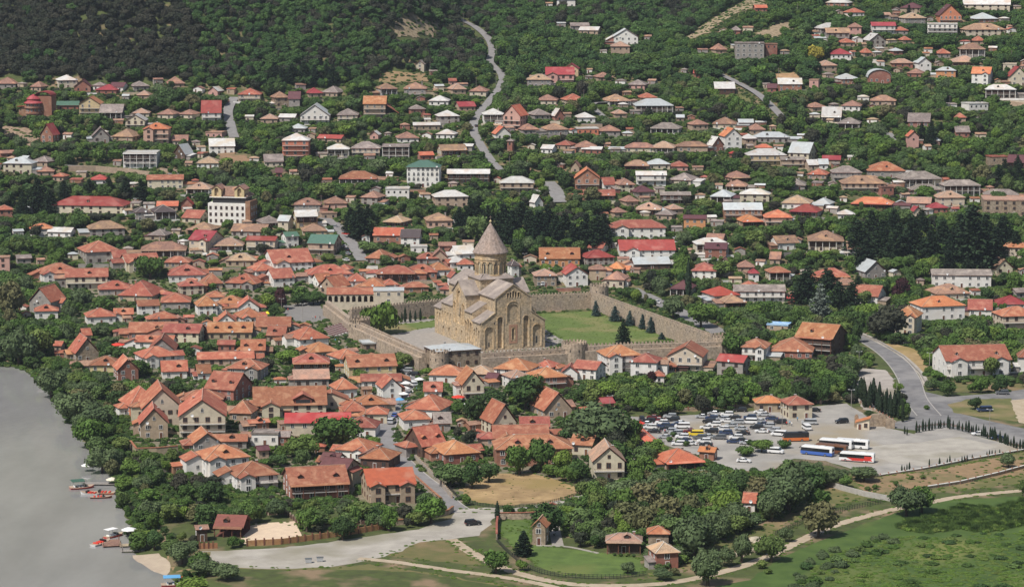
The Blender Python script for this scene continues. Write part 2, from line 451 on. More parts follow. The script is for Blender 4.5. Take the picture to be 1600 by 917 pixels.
plain('white_line', (0.62, 0.61, 0.58), 0.8)
surf('kerb_stone', (0.42, 0.40, 0.37), (0.34, 0.32, 0.29), 0.8, 0.9, vary=0.0)
surf('shade_paving', (0.23, 0.215, 0.20), (0.19, 0.18, 0.17), 0.5, 0.9, vary=0.0)  # darker grey paving of the plaza

SHEETS = []      # world polygons without trees
def clean_tri(pts):
    from mathutils.geometry import tessellate_polygon
    return tessellate_polygon([[Vector((p[0], p[1], 0)) for p in pts]])

def wiggle(pts, amp, seg=3.5):
    out = []
    n = len(pts)
    for i in range(n):
        a = Vector(pts[i][:2]); b = Vector(pts[(i + 1) % n][:2])
        k = max(1, int((b - a).length / seg))
        for j in range(k):
            p = a.lerp(b, j / k)
            out.append((p.x + rng.uniform(-amp, amp), p.y + rng.uniform(-amp, amp)))
    return out

def sheet(name, pix, m, lift=0.02, amp=0.6, trees=False, world_pts=None, cell=0):
    """flat sheet of ground outlined on the ground"""
    pts = world_pts if world_pts else [hit(*p)[:2] for p in pix]
    if not trees: SHEETS.append(np.array([(p[0], p[1]) for p in pts]))
    if amp: pts = wiggle(pts, amp)
    b = MB(); k = b.mi(m)
    if not cell:
        b.v = [(x, y, tz(x, y) + lift) for x, y in pts]
        tr = clean_tri(pts)
        for t in tr: b.f.append(tuple(t)); b.m.append(k)
    else:   # on a slope: cut into small cells that follow the terrain
        P = np.array(pts)
        x0, y0 = P.min(0); x1, y1 = P.max(0)
        gx = np.arange(x0, x1 + cell, cell); gy = np.arange(y0, y1 + cell, cell)
        X, Y = np.meshgrid(gx, gy); ins = in_poly(X, Y, P); Z = terr(X, Y) + lift
        idx = -np.ones(X.shape, int)
        for i in range(len(gy)):
            for j in range(len(gx)):
                if ins[i, j]: idx[i, j] = len(b.v); b.v.append((X[i, j] + rng.uniform(-.3, .3) * cell * .5, Y[i, j] + rng.uniform(-.3, .3) * cell * .5, Z[i, j]))
        for i in range(len(gy) - 1):
            for j in range(len(gx) - 1):
                q = [idx[i, j], idx[i, j + 1], idx[i + 1, j + 1], idx[i + 1, j]]
                q = [t for t in q if t >= 0]
                if len(q) >= 3: b.f.append(tuple(q)); b.m.append(k)
    if not b.f: return None
    # faces must look up
    o = b.build(name)
    me = o.data
    flip = [p.index for p in me.polygons if p.normal.z < 0]
    if flip:
        for i in flip: me.polygons[i].flip()
    tag(o, kind='structure')
    return o

def in_poly(X, Y, P):
    X = np.asarray(X, float); Y = np.asarray(Y, float)
    r = np.zeros(X.shape, bool)
    n = len(P)
    for i in range(n):
        x1, y1 = P[i]; x2, y2 = P[(i + 1) % n]
        c = ((y1 > Y) != (y2 > Y))
        xi = x1 + (Y - y1) / ((y2 - y1) if y2 != y1 else 1e-9) * (x2 - x1)
        r ^= c & (X < xi)
    return r

STRIPS = []      # (points, half width) without trees
def smooth_line(pts, step=4.0):
    """Catmull-Rom through ground points"""
    P = [Vector(p[:2]) for p in pts]
    P = [P[0] * 2 - P[1]] + P + [P[-1] * 2 - P[-2]]
    out = []
    for i in range(1, len(P) - 2):
        n = max(2, int((P[i + 1] - P[i]).length / step))
        for j in range(n):
            t = j / n
            p = 0.5 * ((2 * P[i]) + (P[i + 1] - P[i - 1]) * t + (2 * P[i - 1] - 5 * P[i] + 4 * P[i + 1] - P[i + 2]) * t * t + (3 * P[i] - P[i - 1] - 3 * P[i + 1] + P[i + 2]) * t ** 3)
            out.append(p)
    out.append(P[-2])
    return out

def strip(name, pix, width, m, lift=0.03, kerb=False, line=None, offset=0.0):
    line_pts = smooth_line([hit(*p) for p in pix])
    STRIPS.append((np.array([(p.x, p.y) for p in line_pts]), width / 2))
    n = len(line_pts)
    def side(i, w):
        a = line_pts[max(i - 1, 0)]; c = line_pts[min(i + 1, n - 1)]
        d = (c - a).normalized(); nrm = Vector((d.y, -d.x))
        return line_pts[i] + nrm * w
    def ribbon(nm, w0, w1, mm, lf, box=0):
        b = MB(); k = b.mi(mm)
        for i in range(n):
            p = side(i, w0); q = side(i, w1)
            hz = max(tz(*p), tz(*q), tz(*((p + q) / 2)))
            b.v += [(p.x, p.y, hz + lf), (q.x, q.y, hz + lf)]
            if box: b.v += [(p.x, p.y, hz - 0.3), (q.x, q.y, hz - 0.3)]
        s = 4 if box else 2
        for i in range(n - 1):
            a = i * s; c = (i + 1) * s
            b.f.append((a, a + 1, c + 1, c)); b.m.append(k)
            if box:
                b.f.append((a, c, c + 2, a + 2)); b.m.append(k); b.f.append((a + 1, a + 3, c + 3, c + 1)); b.m.append(k)
        o = b.build(nm)
        fl = [p for p in o.data.polygons if abs(p.normal.z) > 0.5 and p.normal.z < 0]
        for p in fl: p.flip()
        tag(o, kind='structure')
        return o
    ribbon(name, -width / 2, width / 2, m, lift)
    if kerb:
        ribbon('kerb', -width / 2 - 0.35, -width / 2, 'kerb_stone', 0.16, 1)
        ribbon('kerb', width / 2, width / 2 + 0.35, 'kerb_stone', 0.16, 1)
    return line_pts

# broad ground covers first (lowest), then open plots, then roads
sheet('town_ground', [(60, 470), (130, 440), (330, 430), (640, 440), (640, 480), (520, 500), (700, 580), (890, 575), (960, 640), (960, 690), (900, 740), (700, 790), (560, 800), (420, 790), (300, 720), (210, 690), (130, 590), (70, 500)], 'town_ground', 0.012, trees=True)
sheet('riverside_grass', [(330, 886), (480, 888), (580, 880), (700, 900), (860, 925), (860, 1100), (330, 1100), (300, 930)], 'olive_soil', 0.016, 1.6)
sheet('meadow', [(1170, 905), (1230, 865), (1320, 830), (1400, 800), (1470, 782), (1640, 772), (1700, 1100), (1000, 1100), (1080, 925)], 'meadow_mat', 0.016, trees=True)
sheet('dry_slope', [(1000, 905), (1100, 880), (1180, 850), (1260, 800), (1370, 775), (1450, 770), (1610, 755), (1610, 705), (1560, 712), (1440, 740), (1340, 745), (1290, 760), (1210, 815), (1120, 850), (1060, 880)], 'olive_soil', 0.016, 1.6)
sheet('brown_strip', [(1330, 742), (1440, 738), (1520, 722), (1610, 708), (1610, 742), (1500, 752), (1400, 775), (1350, 770)], 'bare_soil', 0.022, 1.6)
sheet('verge', [(600, 868), (650, 846), (700, 842), (735, 865), (760, 885), (700, 878), (640, 872)], 'olive_soil', 0.02, 1.6)
sheet('dry_field', [(712, 765), (740, 752), (770, 740), (830, 738), (880, 752), (905, 765), (915, 772), (880, 781), (850, 786), (780, 789), (735, 783)], 'dry_grass', 0.02, 1.6)
sheet('compound_lawn', [(776, 812), (828, 812), (830, 850), (873, 855), (935, 862), (1000, 872), (1010, 895), (940, 900), (880, 897), (845, 887), (800, 852), (778, 828)], 'lawn_mat', 0.02)
sheet('church_lawn', [(842, 490), (925, 486), (985, 508), (1060, 531), (1000, 537), (930, 539), (880, 538), (845, 510), (838, 500)], 'church_lawn_mat', 0.02)
sheet('church_yard', [(520, 500), (690, 498), (690, 512), (760, 560), (640, 560), (580, 528)], 'paving', 0.018)
sheet('court_lawn', [(575, 512), (640, 505), (688, 500), (692, 509), (650, 515), (600, 525)], 'church_lawn_mat', 0.03)
sheet('yard_path', [(848, 512), (886, 535), (860, 545), (800, 548), (760, 552)], 'paving', 0.024)
sheet('church_plinth_ground', [(690, 515), (730, 495), (840, 495), (860, 545), (760, 560)], 'paving', 0.021)
sheet('cream_floor', [(392, 818), (460, 814), (472, 836), (455, 845), (398, 846), (382, 850), (372, 835)], 'cream_floor_mat', 0.03, 0.1)
sheet('beach', [(200, 868), (248, 864), (268, 884), (262, 899), (232, 892)], 'sand', 0.06)
sheet('waterside_quay', [(262, 868), (330, 862), (338, 884), (300, 896), (268, 892)], 'bare_soil', 0.03)
sheet('earth_plot', [(1345, 575), (1385, 578), (1400, 600), (1402, 630), (1385, 645), (1350, 640), (1335, 620)], 'gravel', 0.02)
sheet('earth_bank', [(1352, 534), (1400, 552), (1440, 585), (1452, 578), (1430, 545), (1400, 538)], 'dry_grass', 0.022)
sheet('road_verge', [(1440, 596), (1600, 600), (1600, 610), (1480, 612), (1450, 604)], 'olive_soil', 0.02)
sheet('pale_yard', [(1576, 620), (1640, 610), (1640, 668), (1590, 660)], 'pale_dirt', 0.03)
sheet('road_island', [(1482, 632), (1510, 624), (1580, 622), (1590, 658), (1540, 652), (1490, 645)], 'olive_soil', 0.05)
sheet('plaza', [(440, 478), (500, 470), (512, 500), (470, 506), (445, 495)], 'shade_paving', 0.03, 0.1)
sheet('car_park', [(975, 650), (1015, 652), (1180, 642), (1280, 634), (1322, 630), (1352, 648), (1385, 668), (1430, 678), (1440, 668), (1480, 668), (1560, 690), (1612, 702), (1560, 707), (1440, 733), (1362, 741), (1290, 720), (1240, 716), (1200, 738), (1130, 732), (1095, 712), (1045, 697), (1005, 676)], 'lot_gravel', 0.026, 0.3)
sheet('lot_dirt', [(1330, 700), (1440, 690), (1500, 682), (1560, 698), (1440, 728), (1390, 722)], 'gravel', 0.03)
sheet('gravel_road', [(312, 862), (440, 856), (560, 840), (650, 826), (705, 810), (712, 796), (775, 792), (779, 806), (770, 814), (748, 836), (702, 842), (660, 847), (600, 870), (500, 887), (400, 889), (340, 884)], 'gravel', 0.026, 0.9)
# asphalt junction on the right
sheet('junction', [(1404, 590), (1436, 592), (1446, 612), (1480, 620), (1560, 614), (1612, 606), (1612, 622), (1545, 628), (1497, 634), (1492, 644), (1540, 656), (1612, 672), (1612, 700), (1540, 684), (1480, 668), (1430, 672), (1388, 668), (1384, 660), (1420, 656), (1424, 640), (1412, 612)], 'asphalt', 0.034, 0.15)
strip('road', [(1318, 516), (1345, 526), (1378, 545), (1402, 566), (1420, 592), (1430, 622), (1452, 650)], 8.5, 'asphalt', 0.04, kerb=True)
strip('footpath', [(1340, 518), (1372, 534), (1410, 556), (1438, 582), (1448, 602)], 2.5, 'gravel', 0.045)
strip('street', [(722, 800), (702, 786), (680, 765), (650, 742), (622, 715), (604, 690), (602, 672), (610, 650), (622, 625), (634, 602), (642, 580)], 6.5, 'hill_asphalt', 0.036, kerb=True)
strip('lane', [(715, 797), (780, 798), (850, 789), (905, 776), (940, 762), (985, 730), (1000, 700)], 4.0, 'gravel', 0.04)
strip('lane', [(1004, 722), (1000, 700), (988, 680), (975, 662)], 5.0, 'pale_dirt', 0.037)
strip('dirt_path', [(705, 842), (735, 862), (778, 884), (830, 901), (900, 913), (1000, 914), (1060, 908), (1100, 900), (1147, 888), (1194, 872), (1256, 842), (1300, 822), (1381, 799), (1456, 784), (1506, 775), (1620, 764)], 3.6, 'pale_dirt', 0.042)
strip('dirt_path', [(560, 872), (620, 878), (700, 890), (790, 902), (870, 918), (930, 940)], 3.0, 'pale_dirt', 0.046)
strip('garden_path', [(862, 806), (866, 826), (872, 853)], 3.4, 'paving', 0.04)
strip('garden_path', [(838, 852), (880, 853), (905, 857), (935, 864)], 1.4, 'paving', 0.044)
strip('wall_road', [(985, 452), (1020, 468), (1055, 484), (1090, 502), (1126, 520)], 9, 'hill_asphalt', 0.03)
strip('hill_road', [(712, 26), (740, 42), (760, 58), (769, 76), (766, 98), (784, 118), (782, 136), (764, 160), (744, 184), (740, 206), (752, 230), (772, 258), (785, 268)], 5.2, 'hill_asphalt', 0.45)
strip('hill_road', [(366, 154), (356, 175), (360, 196), (366, 216)], 6.0, 'hill_asphalt', 0.45)
strip('hill_road', [(504, 342), (524, 352), (540, 370), (556, 390), (566, 408)], 6.5, 'hill_asphalt', 0.3)
strip('hill_road', [(1120, 116), (1150, 130), (1180, 146), (1200, 162), (1222, 184), (1240, 200)], 5.0, 'hill_asphalt', 0.45)
strip('hill_road', [(856, 286), (868, 300), (874, 318)], 8.0, 'hill_asphalt', 0.45)
strip('hill_road', [(1385, 210), (1392, 222), (1398, 232)], 7, 'hill_asphalt', 0.45)
strip('hill_road', [(960, 162), (925, 165), (950, 190)], 4, 'hill_asphalt', 0.45)
strip('terrace_road', [(100, 262), (180, 266), (260, 274), (340, 272), (420, 270)], 6.0, 'hill_asphalt', 0.4)
# bare ground on the slopes
sheet('rock_outcrop', [(612, 50), (622, 30), (640, 28), (672, 36), (690, 40), (680, 56), (650, 60), (625, 62)], 'rock_face', 0.45, 3.0, cell=2.0)
sheet('bare_ridge', [(1066, 62), (1100, 38), (1140, 14), (1165, 0), (1200, -6), (1200, 12), (1165, 18), (1130, 34), (1110, 52), (1085, 62)], 'rock_face', 0.45, 3.0, cell=2.0)
sheet('bare_slope', [(1168, 66), (1210, 40), (1240, 34), (1245, 50), (1215, 62)], 'rock_face', 0.45, 3.0, cell=2.0)
sheet('earth_terrace', [(588, 132), (598, 114), (640, 113), (668, 118), (668, 130), (640, 130), (622, 134)], 'bare_soil', 0.45, 3.0, cell=2.0)
sheet('bare_bank', [(1553, 168), (1570, 150), (1600, 142), (1610, 165), (1580, 178)], 'rock_face', 0.45, 3.0, cell=2.0)
sheet('bare_bank', [(1105, 150), (1150, 138), (1160, 150), (1180, 165), (1160, 170)], 'olive_soil', 0.45, 3.0, cell=2.0)
sheet('bare_bank', [(0, 196), (40, 200), (60, 215), (50, 240), (20, 232), (0, 215)], 'rock_face', 0.45, 3.0, cell=2.0)
sheet('field_patch', [(330, 240), (345, 262), (375, 270), (400, 250), (370, 238)], 'bare_soil', 0.45, 3.0, cell=2.0)
sheet('bare_bank', [(1200, 118), (1240, 112), (1255, 128), (1215, 138)], 'dry_grass', 0.45, 3.0, cell=2.0)

# the air between: a closed box of thin even haze round the camera and everything on the ground
hz, hzt, hzb = new_mat('haze_air')
hzt.nodes.remove(hzb)
pv = hzt.nodes.new('ShaderNodeVolumePrincipled'); pv.inputs['Color'].default_value = (0.78, 0.87, 1.0, 1); pv.inputs['Density'].default_value = 0.000038; pv.inputs['Anisotropy'].default_value = 0.1
hzt.links.new(pv.outputs[0], hzt.nodes['Material Output'].inputs['Volume'])
hb_ = MB(); hb_.box(-1230, 1230, -330, 2640, -16, 900, 'haze_air'); hb_o = hb_.build('haze'); tag(hb_o, 'thin pale haze lying over the whole valley', None, None, 'stuff')
# ------------------------------------------------------------ houses: one line each
# x0 x1 eave ridge roof-shape roof-colour wall storeys [yaw] [options]   (eave corners as seen, in photo pixels, only used to find the place on the ground)
HOUSES = '''
-8 26 131 119 h b g 1
47 72 136 126 h b t 1
82 121 126 117 h w c 1.7
113 143 136 125 f m b 1
144 166 134 128 h g w 1
148 188 141 132 h r b 1
170 199 136 129 g m w 1
200 232 135 126 h g g 1
256 288 131 118 h b t 1
213 236 149 140 h p t 1
86 124 165 158 g G b 1
123 158 163 152 f o y 2.6 0 b
155 192 176 163 g g g 1.6 0 c
205 234 177 169 h p c 1
245 278 179 169 h b c 1
280 310 179 170 h b c 1
195 228 189 179 f w c 1.6 0 b
61 91 212 193 f R b 1.6 -14 A #aframe
138 172 214 200 f g g 1.2
175 218 214 199 h b t 1
223 265 202 192 h O p 3 0 bv #pinkvilla
267 294 220 211 g b c 1
268 302 242 226 f s k 1 -25
3 55 256 246 h s c 2 -6
27 48 249 243 g s w 1
48 86 253 243 h g t 1
193 246 240 236 F w w 2.8 0 bc #modern
81 106 276 269 h o t 1
138 170 281 271 h R w 1
226 288 281 273 g t c 1.8
-6 26 240 235 g b b 1
54 85 268 260 h b t 1
306 343 255 243 h p w 1
323 349 143 136 f w p 1
312 346 177 154 g r w 1.8 4 b #redroof
371 408 148 138 h o c 1.6 0 b
421 451 153 142 h b s 2
450 470 155 143 g m g 2
475 504 146 136 h r t 1
503 538 145 133 h g t 1
468 516 181 164 f s w 1.7 0 b
526 560 180 168 h g c 1.5 0 b
567 604 163 150 g o t 3 0 bx #orangeblock
586 620 139 129 h b g 1.6
406 435 186 177 h p t 1
434 466 184 178 g w g 1
450 480 201 193 h s g 1
440 484 220 208 h w o 3.9 0 b #peachtower
492 543 217 211 g r t 1
509 547 233 225 h w c 1.7
548 595 232 221 h g c 1.6 0 b
576 596 211 205 f w p 1
597 640 229 225 F g g 2.7 0 bc #glassvilla
321 367 229 216 g w w 1.5
320 353 208 205 F p p 1
408 443 253 241 g g c 1
529 590 279 267 h t c 1 0 c
429 442 270 261 g m b 1
616 655 216 206 h b w 1
630 667 139 127 h b g 1.3 0 b
698 728 140 129 h p t 1.2
733 765 143 133 h b c 1.2
699 714 127 123 g t p 1
669 704 158 149 h w w 1
709 744 167 159 g r t 1
636 665 171 164 h g b 1.7
678 719 182 172 h w g 1.6
643 689 196 191 g w s 1.2
680 716 210 202 h w w 1
752 789 179 169 h w w 1.9 4 bc
784 827 182 165 f O p 2.8 -22 b #peachgable
808 842 203 192 h b g 1
824 860 180 169 h g g 1
860 883 182 170 f w b 1
837 874 157 148 h b c 1
877 915 157 145 h o c 1.2
898 931 184 174 h w w 1
846 888 203 191 h b g 1.2
767 800 210 198 f O w 1
822 864 125 116 h p g 1.6
852 898 117 105 g r p 2.2 0 bv #pinkhouse
880 907 108 100 f r y 2
928 958 121 112 h b t 1
898 936 202 199 F w o 1
935 970 205 195 h b g 1.2
940 985 158 147 h b w 1
868 900 227 219 h t t 1
845 871 233 226 g w w 1
897 934 230 220 h b t 1
906 947 234 229 g w b 1
680 731 235 226 g b t 1.2
722 743 229 225 g w g 1
650 679 243 237 g O b 1
634 690 262 250 h G w 3.7 -3 a #whitehotel
698 766 271 264 g w t 2 0 bc #gallery
780 835 286 275 h w t 1.8 0 b
897 938 279 264 f O b 2.2 0 b #brickgable
890 910 262 252 f b t 1
792 804 221 217 h g b 2.5
671 734 308 297 h w t 2
661 708 345 332 h b p 1.4
825 851 317 305 f w w 1 30
625 659 371 358 g d w 1.5
640 668 386 383 F w w 1
684 713 384 378 g b b 1
701 742 397 383 g w w 1 20
691 732 410 399 h w w 1
711 741 413 402 h o w 1
648 686 404 394 h t g 1
672 700 402 390 f b t 1
632 684 425 412 h o b 1.2
665 704 422 407 h o w 1
697 720 434 425 f t w 2 20
686 708 452 444 h t t 1
625 672 449 440 h t b 1
792 812 415 398 h d w 2
842 907 404 386 g o o 1.3 0 dd #tileddormers
919 952 388 377 g t w 1 -22
905 962 403 390 h r g 1.5
831 871 431 419 h p s 1.8
875 920 429 417 f r w 2 10
919 949 421 413 h b t 1.8
948 981 420 406 h O w 1
944 984 437 421 h b c 1.4
910 962 305 296 g t t 1
937 962 289 277 g t w 1
960 992 289 277 h b c 1.6
980 1015 133 124 h g p 1
996 1027 153 144 h o t 1
955 980 178 170 h p t 1
989 1053 165 154 h s c 1.9 3 bc #paleverandah
1056 1070 184 179 g s s 1
1074 1108 195 187 h b t 1.4
1015 1070 201 192 h g c 1.2
1113 1155 194 183 h b c 1
1153 1178 192 186 g s g 1
1168 1196 203 192 h b t 1
1116 1149 139 128 g w k 1.4 0 b
1215 1255 132 122 g w b 1.5
1198 1216 138 131 g m b 1
1124 1161 214 201 f O w 2.8 12 #threestorey
1100 1133 228 214 f w b 1.2 28
1158 1183 217 208 h w t 1.5
1175 1237 215 206 h s g 1.2
975 1026 231 223 h b c 1
1015 1061 231 221 h p c 1
1057 1107 229 221 h b t 1.3 0 b
1180 1208 231 225 h O c 1
1165 1231 243 232 h w y 2 3 b #creamvilla
1234 1279 240 222 g s c 1.8 -24
1219 1258 250 245 g g t 1.7 0 b
1258 1292 258 249 g w t 1
975 1018 259 250 h b t 1
1008 1049 257 248 h s c 1
1048 1076 260 250 h t p 1
993 1042 274 267 g w w 1.9 0 b #whiteblocky
1046 1094 282 269 h g c 1
1130 1175 278 267 h b p 1
1134 1172 291 280 h b c 1
1139 1152 240 236 h R b 1
1260 1291 168 159 h b t 1
1083 1098 115 109 g R b 1
1264 1283 126 122 F p p 2
1226 1266 290 278 h g g 1
1262 1300 273 262 h o t 1
1305 1344 124 114 h s b 1.3
1355 1393 121 109 a s b 1.4 #barrel
1418 1448 115 106 h b b 1
1461 1498 111 105 h s o 1.8
1519 1556 116 105 g O w 2.6 -18 dv #orangedormer
1576 1606 120 105 f r c 2
1538 1590 140 132 h w g 2 -4 bc
1315 1352 166 156 h b w 1.2
1359 1405 158 149 h b t 1.2
1284 1320 183 167 g w c 1.2 -10
1309 1350 193 184 h g c 1.2 -12
1505 1546 163 160 F w w 1.6
1491 1511 184 175 h o t 1
1419 1460 191 177 g g b 1
1416 1437 214 205 f O p 2.6
1455 1473 220 214 h s p 1
1492 1516 207 197 g g b 1
1543 1575 246 243 F t s 2
1575 1610 254 242 g m t 1.5
1355 1415 267 252 h o g 1.4 0 b
1300 1347 270 259 h g g 1.7 0 b
1278 1295 257 248 g s w 1
1284 1317 250 243 g r t 1
1315 1385 287 274 h b t 1.6 0 b
1399 1474 280 268 h g c 1.7
1420 1473 297 288 h g t 1
1470 1533 290 281 h g g 2 4 bc
1371 1398 293 290 F b b 1.8
1461 1509 309 298 h p c 1.6
1328 1405 319 308 h O k 1
1416 1462 318 308 g p g 1
1448 1482 325 316 h r b 1
1422 1442 331 323 f r c 1
1270 1307 319 307 h s w 1
1308 1338 335 327 h w w 1
1535 1598 305 296 h g c 1
1537 1625 314 310 F p s 2.8 -6 #stonebastion
1262 1323 376 360 h b c 2 -5
1323 1357 389 376 g b w 1.6
1338 1388 425 408 f s g 1.2 #bluegable
1272 1329 432 418 h o t 1
1302 1345 445 434 h b t 1
1454 1554 430 421 g g w 2.1 -4 #derelict
1547 1585 419 405 f b c 1
1568 1615 387 375 h o c 2
1336 1389 463 445 g t w 1.5 -24
948 1042 356 343 h t w 2 2 v #creamschool
964 1057 391 374 g r w 1.5 3 v #redschool
983 1050 413 401 g s k 1
1066 1107 342 336 g m o 2 -8 #salmonblock
1082 1140 381 371 h w c 2 6
1100 1140 389 379 g m b 1.8 -8
1080 1124 423 407 h t w 1.5
1120 1144 416 403 f b c 1.7 -16
1152 1180 417 405 h b t 1
1169 1187 427 418 h r w 1.5
1196 1236 425 416 h t c 1.7
1202 1224 405 393 g b t 1
1204 1249 380 368 g b w 1.3
1130 1192 328 316 g s b 1.8 0 b
1111 1152 307 294 h s c 1.4
1154 1208 304 295 h w c 1.6
1031 1080 305 300 g g k 1.5 0 b
984 1024 300 289 h m g 1
969 998 315 304 h b t 1
993 1037 327 316 h p t 1
1039 1068 327 318 h p t 1
1024 1060 336 327 h g t 1
952 979 332 323 h b t 1
1221 1275 318 305 h p w 1.2
1234 1292 331 319 h r t 1
1194 1239 340 327 h O p 1.5 0 b
1151 1192 346 333 h O t 1
1103 1137 375 365 g b t 1
1146 1228 455 444 g g w 1.8 0 b
1100 1156 462 445 h R g 1.5 20
1124 1166 472 459 h b t 1
1156 1186 446 438 h o w 1
1048 1090 451 435 h m c 1.2
1229 1245 466 458 h R b 1
1198 1240 509 503 F B t 0.8 #bluetarp
1247 1328 529 505 g o k 2.5 -26 bcd #bigchalet
1205 1281 549 524 h t b 1.2 -10 dd
1159 1208 543 526 h t w 2 -14 bv
1118 1178 566 554 g r g 2 -26 #crimsongrey
1041 1112 557 541 f t c 2.2 -12 b
984 1036 566 550 h t w 2 -12
1018 1065 571 556 h t k 1 -10
933 1004 556 538 h o w 2.5 14 bv #whitecornerhouse
894 949 577 563 g t w 1.5 -26
876 907 582 571 f t w 1 -5
1020 1040 587 577 h o w 1
1464 1584 563 538 g t w 2.2 8 bvvdd #apartments
1590 1620 558 540 h t w 2.2
1398 1446 495 474 h o c 2.7 -20 v
1425 1513 479 462 h O w 2.2 14 #freshtiles
1452 1518 459 443 h b c 1
1513 1557 484 467 g t w 1 -10
1556 1625 494 478 h o c 2 10 b
1560 1605 475 460 h r w 1
1580 1605 457 450 g g g 1
72 205 322 307 h r c 1.6 -8 #crimsonlong
-10 20 328 319 h o b 1.5
27 56 327 318 h s w 1
203 236 332 322 h d g 1.5
231 274 331 319 h d g 1.6
243 279 322 314 g O t 1
281 302 320 309 f R b 1
284 325 341 328 g t c 1 -20
291 341 359 347 h b t 1
290 334 295 285 h p w 1
40 85 358 349 h O w 1.4 15
71 118 363 355 g w w 1
128 196 358 345 h b g 1.5 15
231 266 368 356 h g t 1
215 292 391 377 h b g 1.3
295 345 376 360 g r c 2.2 -24 v
114 186 394 375 h t g 2 22
168 198 403 390 g t w 1 22
180 249 410 396 g t c 1.5 22 vd
254 299 410 400 h t t 1
254 322 430 412 h t w 1.2 10 dd
272 320 447 437 h t c 1.5
47 126 428 411 h t w 1.6 20 vv
95 170 433 419 g t c 2 8 db
146 208 452 438 h o g 1 10
184 250 462 433 h o t 1 -10
-8 16 403 398 F p p 2.7
20 50 404 398 g g g 1
397 440 348 337 h g g 1 20
433 458 346 336 g s c 1.8
455 497 338 328 g w y 2.2 12
497 527 334 330 F p t 1
458 502 320 309 h b g 1.5
503 543 318 306 h b p 1
564 601 309 297 h b g 1.5 -20
602 640 296 293 F w w 1.7 0 c
358 424 362 350 g b g 1
467 511 361 348 h b y 1
437 467 370 362 g G w 2 24
480 532 381 366 g G t 2 -12 b #greenroof
382 436 376 369 g r c 2.2 -8 b
333 381 383 371 h p g 1 0 c
352 401 407 395 h p t 1
405 487 411 389 g t w 1.6 20 vd
384 430 423 408 h o w 1 25
411 459 435 419 g t w 1.5 24
350 414 443 427 h o g 1 -15 v
310 348 443 423 h t t 1
471 552 429 413 h o w 1.5 12
484 518 440 427 g o w 1 30
496 545 450 433 f o m 1 -28
541 573 439 424 h o w 1
524 552 421 411 h o w 1
560 606 447 431 h o w 1
594 623 445 434 h o w 1
582 632 368 355 g O b 1.4 -3 #orangerect
600 642 347 335 h p b 1
571 615 404 387 h t g 1 -20
587 650 427 415 h t k 1.6 0 c
44 95 472 450 f o g 2 -16
48 92 486 475 h o w 1.4
125 181 495 481 h o w 1.2 15
173 209 491 481 g o b 1 10
208 250 478 468 g t w 1.5 14
246 298 472 455 h o g 1.2
228 278 498 486 h o t 1
198 277 519 502 g t b 1.2 2 d
251 319 520 505 g t c 1.5 -8 d
300 340 478 458 h o w 1.5 14
209 274 534 523 g o w 1
228 275 547 528 f t g 1.2
203 277 558 541 h o w 1.5 24 v
100 154 552 528 f o s 1.3 22
122 143 524 512 g o t 1 25
137 190 570 555 h t y 1
170 217 578 560 f o b 1.5 18
245 293 580 562 g o w 1 10
302 330 583 568 g t w 1
84 100 540 533 g o t 1
318 352 464 452 h o w 1
335 385 474 461 h o w 1
366 406 480 467 f o w 1 8
363 412 496 478 h o w 1 18 v
333 370 503 490 f o w 1
321 395 519 502 g o t 1.2 2 ddd
397 455 510 494 g t t 1 3
416 450 524 508 g t s 1.2
446 511 530 507 h o w 1.5 25 d
339 368 538 531 g t b 1.3 0 dd
373 415 547 529 g o b 1 4 dd
300 400 561 549 g o t 1 8
352 418 576 560 h t g 1.5 -10 v
453 516 567 551 h t b 1.5 5 ca #archhouse
467 528 550 533 h o t 1 20
510 568 560 543 h o w 1 28
531 622 573 553 g t y 1.7 12 dd #twodormer
452 516 592 576 g p g 1.2 8
513 558 608 587 h o w 1.2 20 d
560 629 595 583 g t w 1 4
585 629 606 590 f o w 1.5 16
320 388 609 580 g t b 1.5 -22 dd
277 350 624 608 h t t 1 5 d
181 248 634 597 h o o 1.5 24
205 285 638 607 f o c 2.2 12 w
269 354 650 623 f o c 2.7 6 bw #gablehotel
208 264 662 637 f o t 1.8 10 w
357 400 645 620 h t t 1.2
362 445 640 625 h t b 1
386 512 633 602 g t c 1.5 6 vD #largedormer
441 550 660 643 g R c 1.6 3 #brightred
530 573 642 622 h o c 1 12 d
545 608 632 615 h o t 1 10 d
571 607 646 632 h o c 1.2 0 d
534 594 667 649 h t w 1.2 -6 d
380 424 661 655 g o b 1
392 437 678 674 F g w 1.4
396 422 703 696 g m t 1
522 594 704 682 h o w 1.1 -18 v
562 624 717 696 h o k 1.2 -16 d
497 560 734 714 g m t 2 -22 v
499 539 720 706 g m t 1 -20
433 546 757 727 g t b 1.6 14 ddbc #restaurant
559 650 757 729 g R t 2 12 vvb #redvilla
347 434 744 719 h t w 1.6 20 bv
297 390 717 694 h o w 2 22 dv
320 388 689 677 g t g 1 4 d
287 345 692 676 f o g 1 16
334 388 823 802 g n k 1 -8 cA #pavilion
302 325 826 822 g b k 1.3 #kiosk
668 733 586 569 h o w 1.1 -8
710 758 601 578 f o c 2.1 14 b #cafe
729 775 584 568 h p g 1
758 785 591 582 g m b 1 -25
770 845 578 559 h o w 1.5 -20
833 876 574 560 h o w 1 -25
784 830 590 576 h p w 1.5 24
822 886 590 573 h o b 1.6 18 b
661 692 611 595 g t w 1 0 d
635 707 640 611 h o w 1.2 -18
620 673 655 637 h o w 1.3 12
674 706 661 643 g g g 1
632 694 697 662 g o k 1.3 34 dd
673 748 709 684 h o b 1.2 20 d
750 808 661 631 f o c 1.5 22 d
810 860 666 649 g t t 1 2 d
765 860 684 662 g t t 1 4 v
766 898 701 677 h t b 2 5 dda #arcadehouse
828 895 641 613 f o t 1 20
891 937 695 678 g t c 1.2
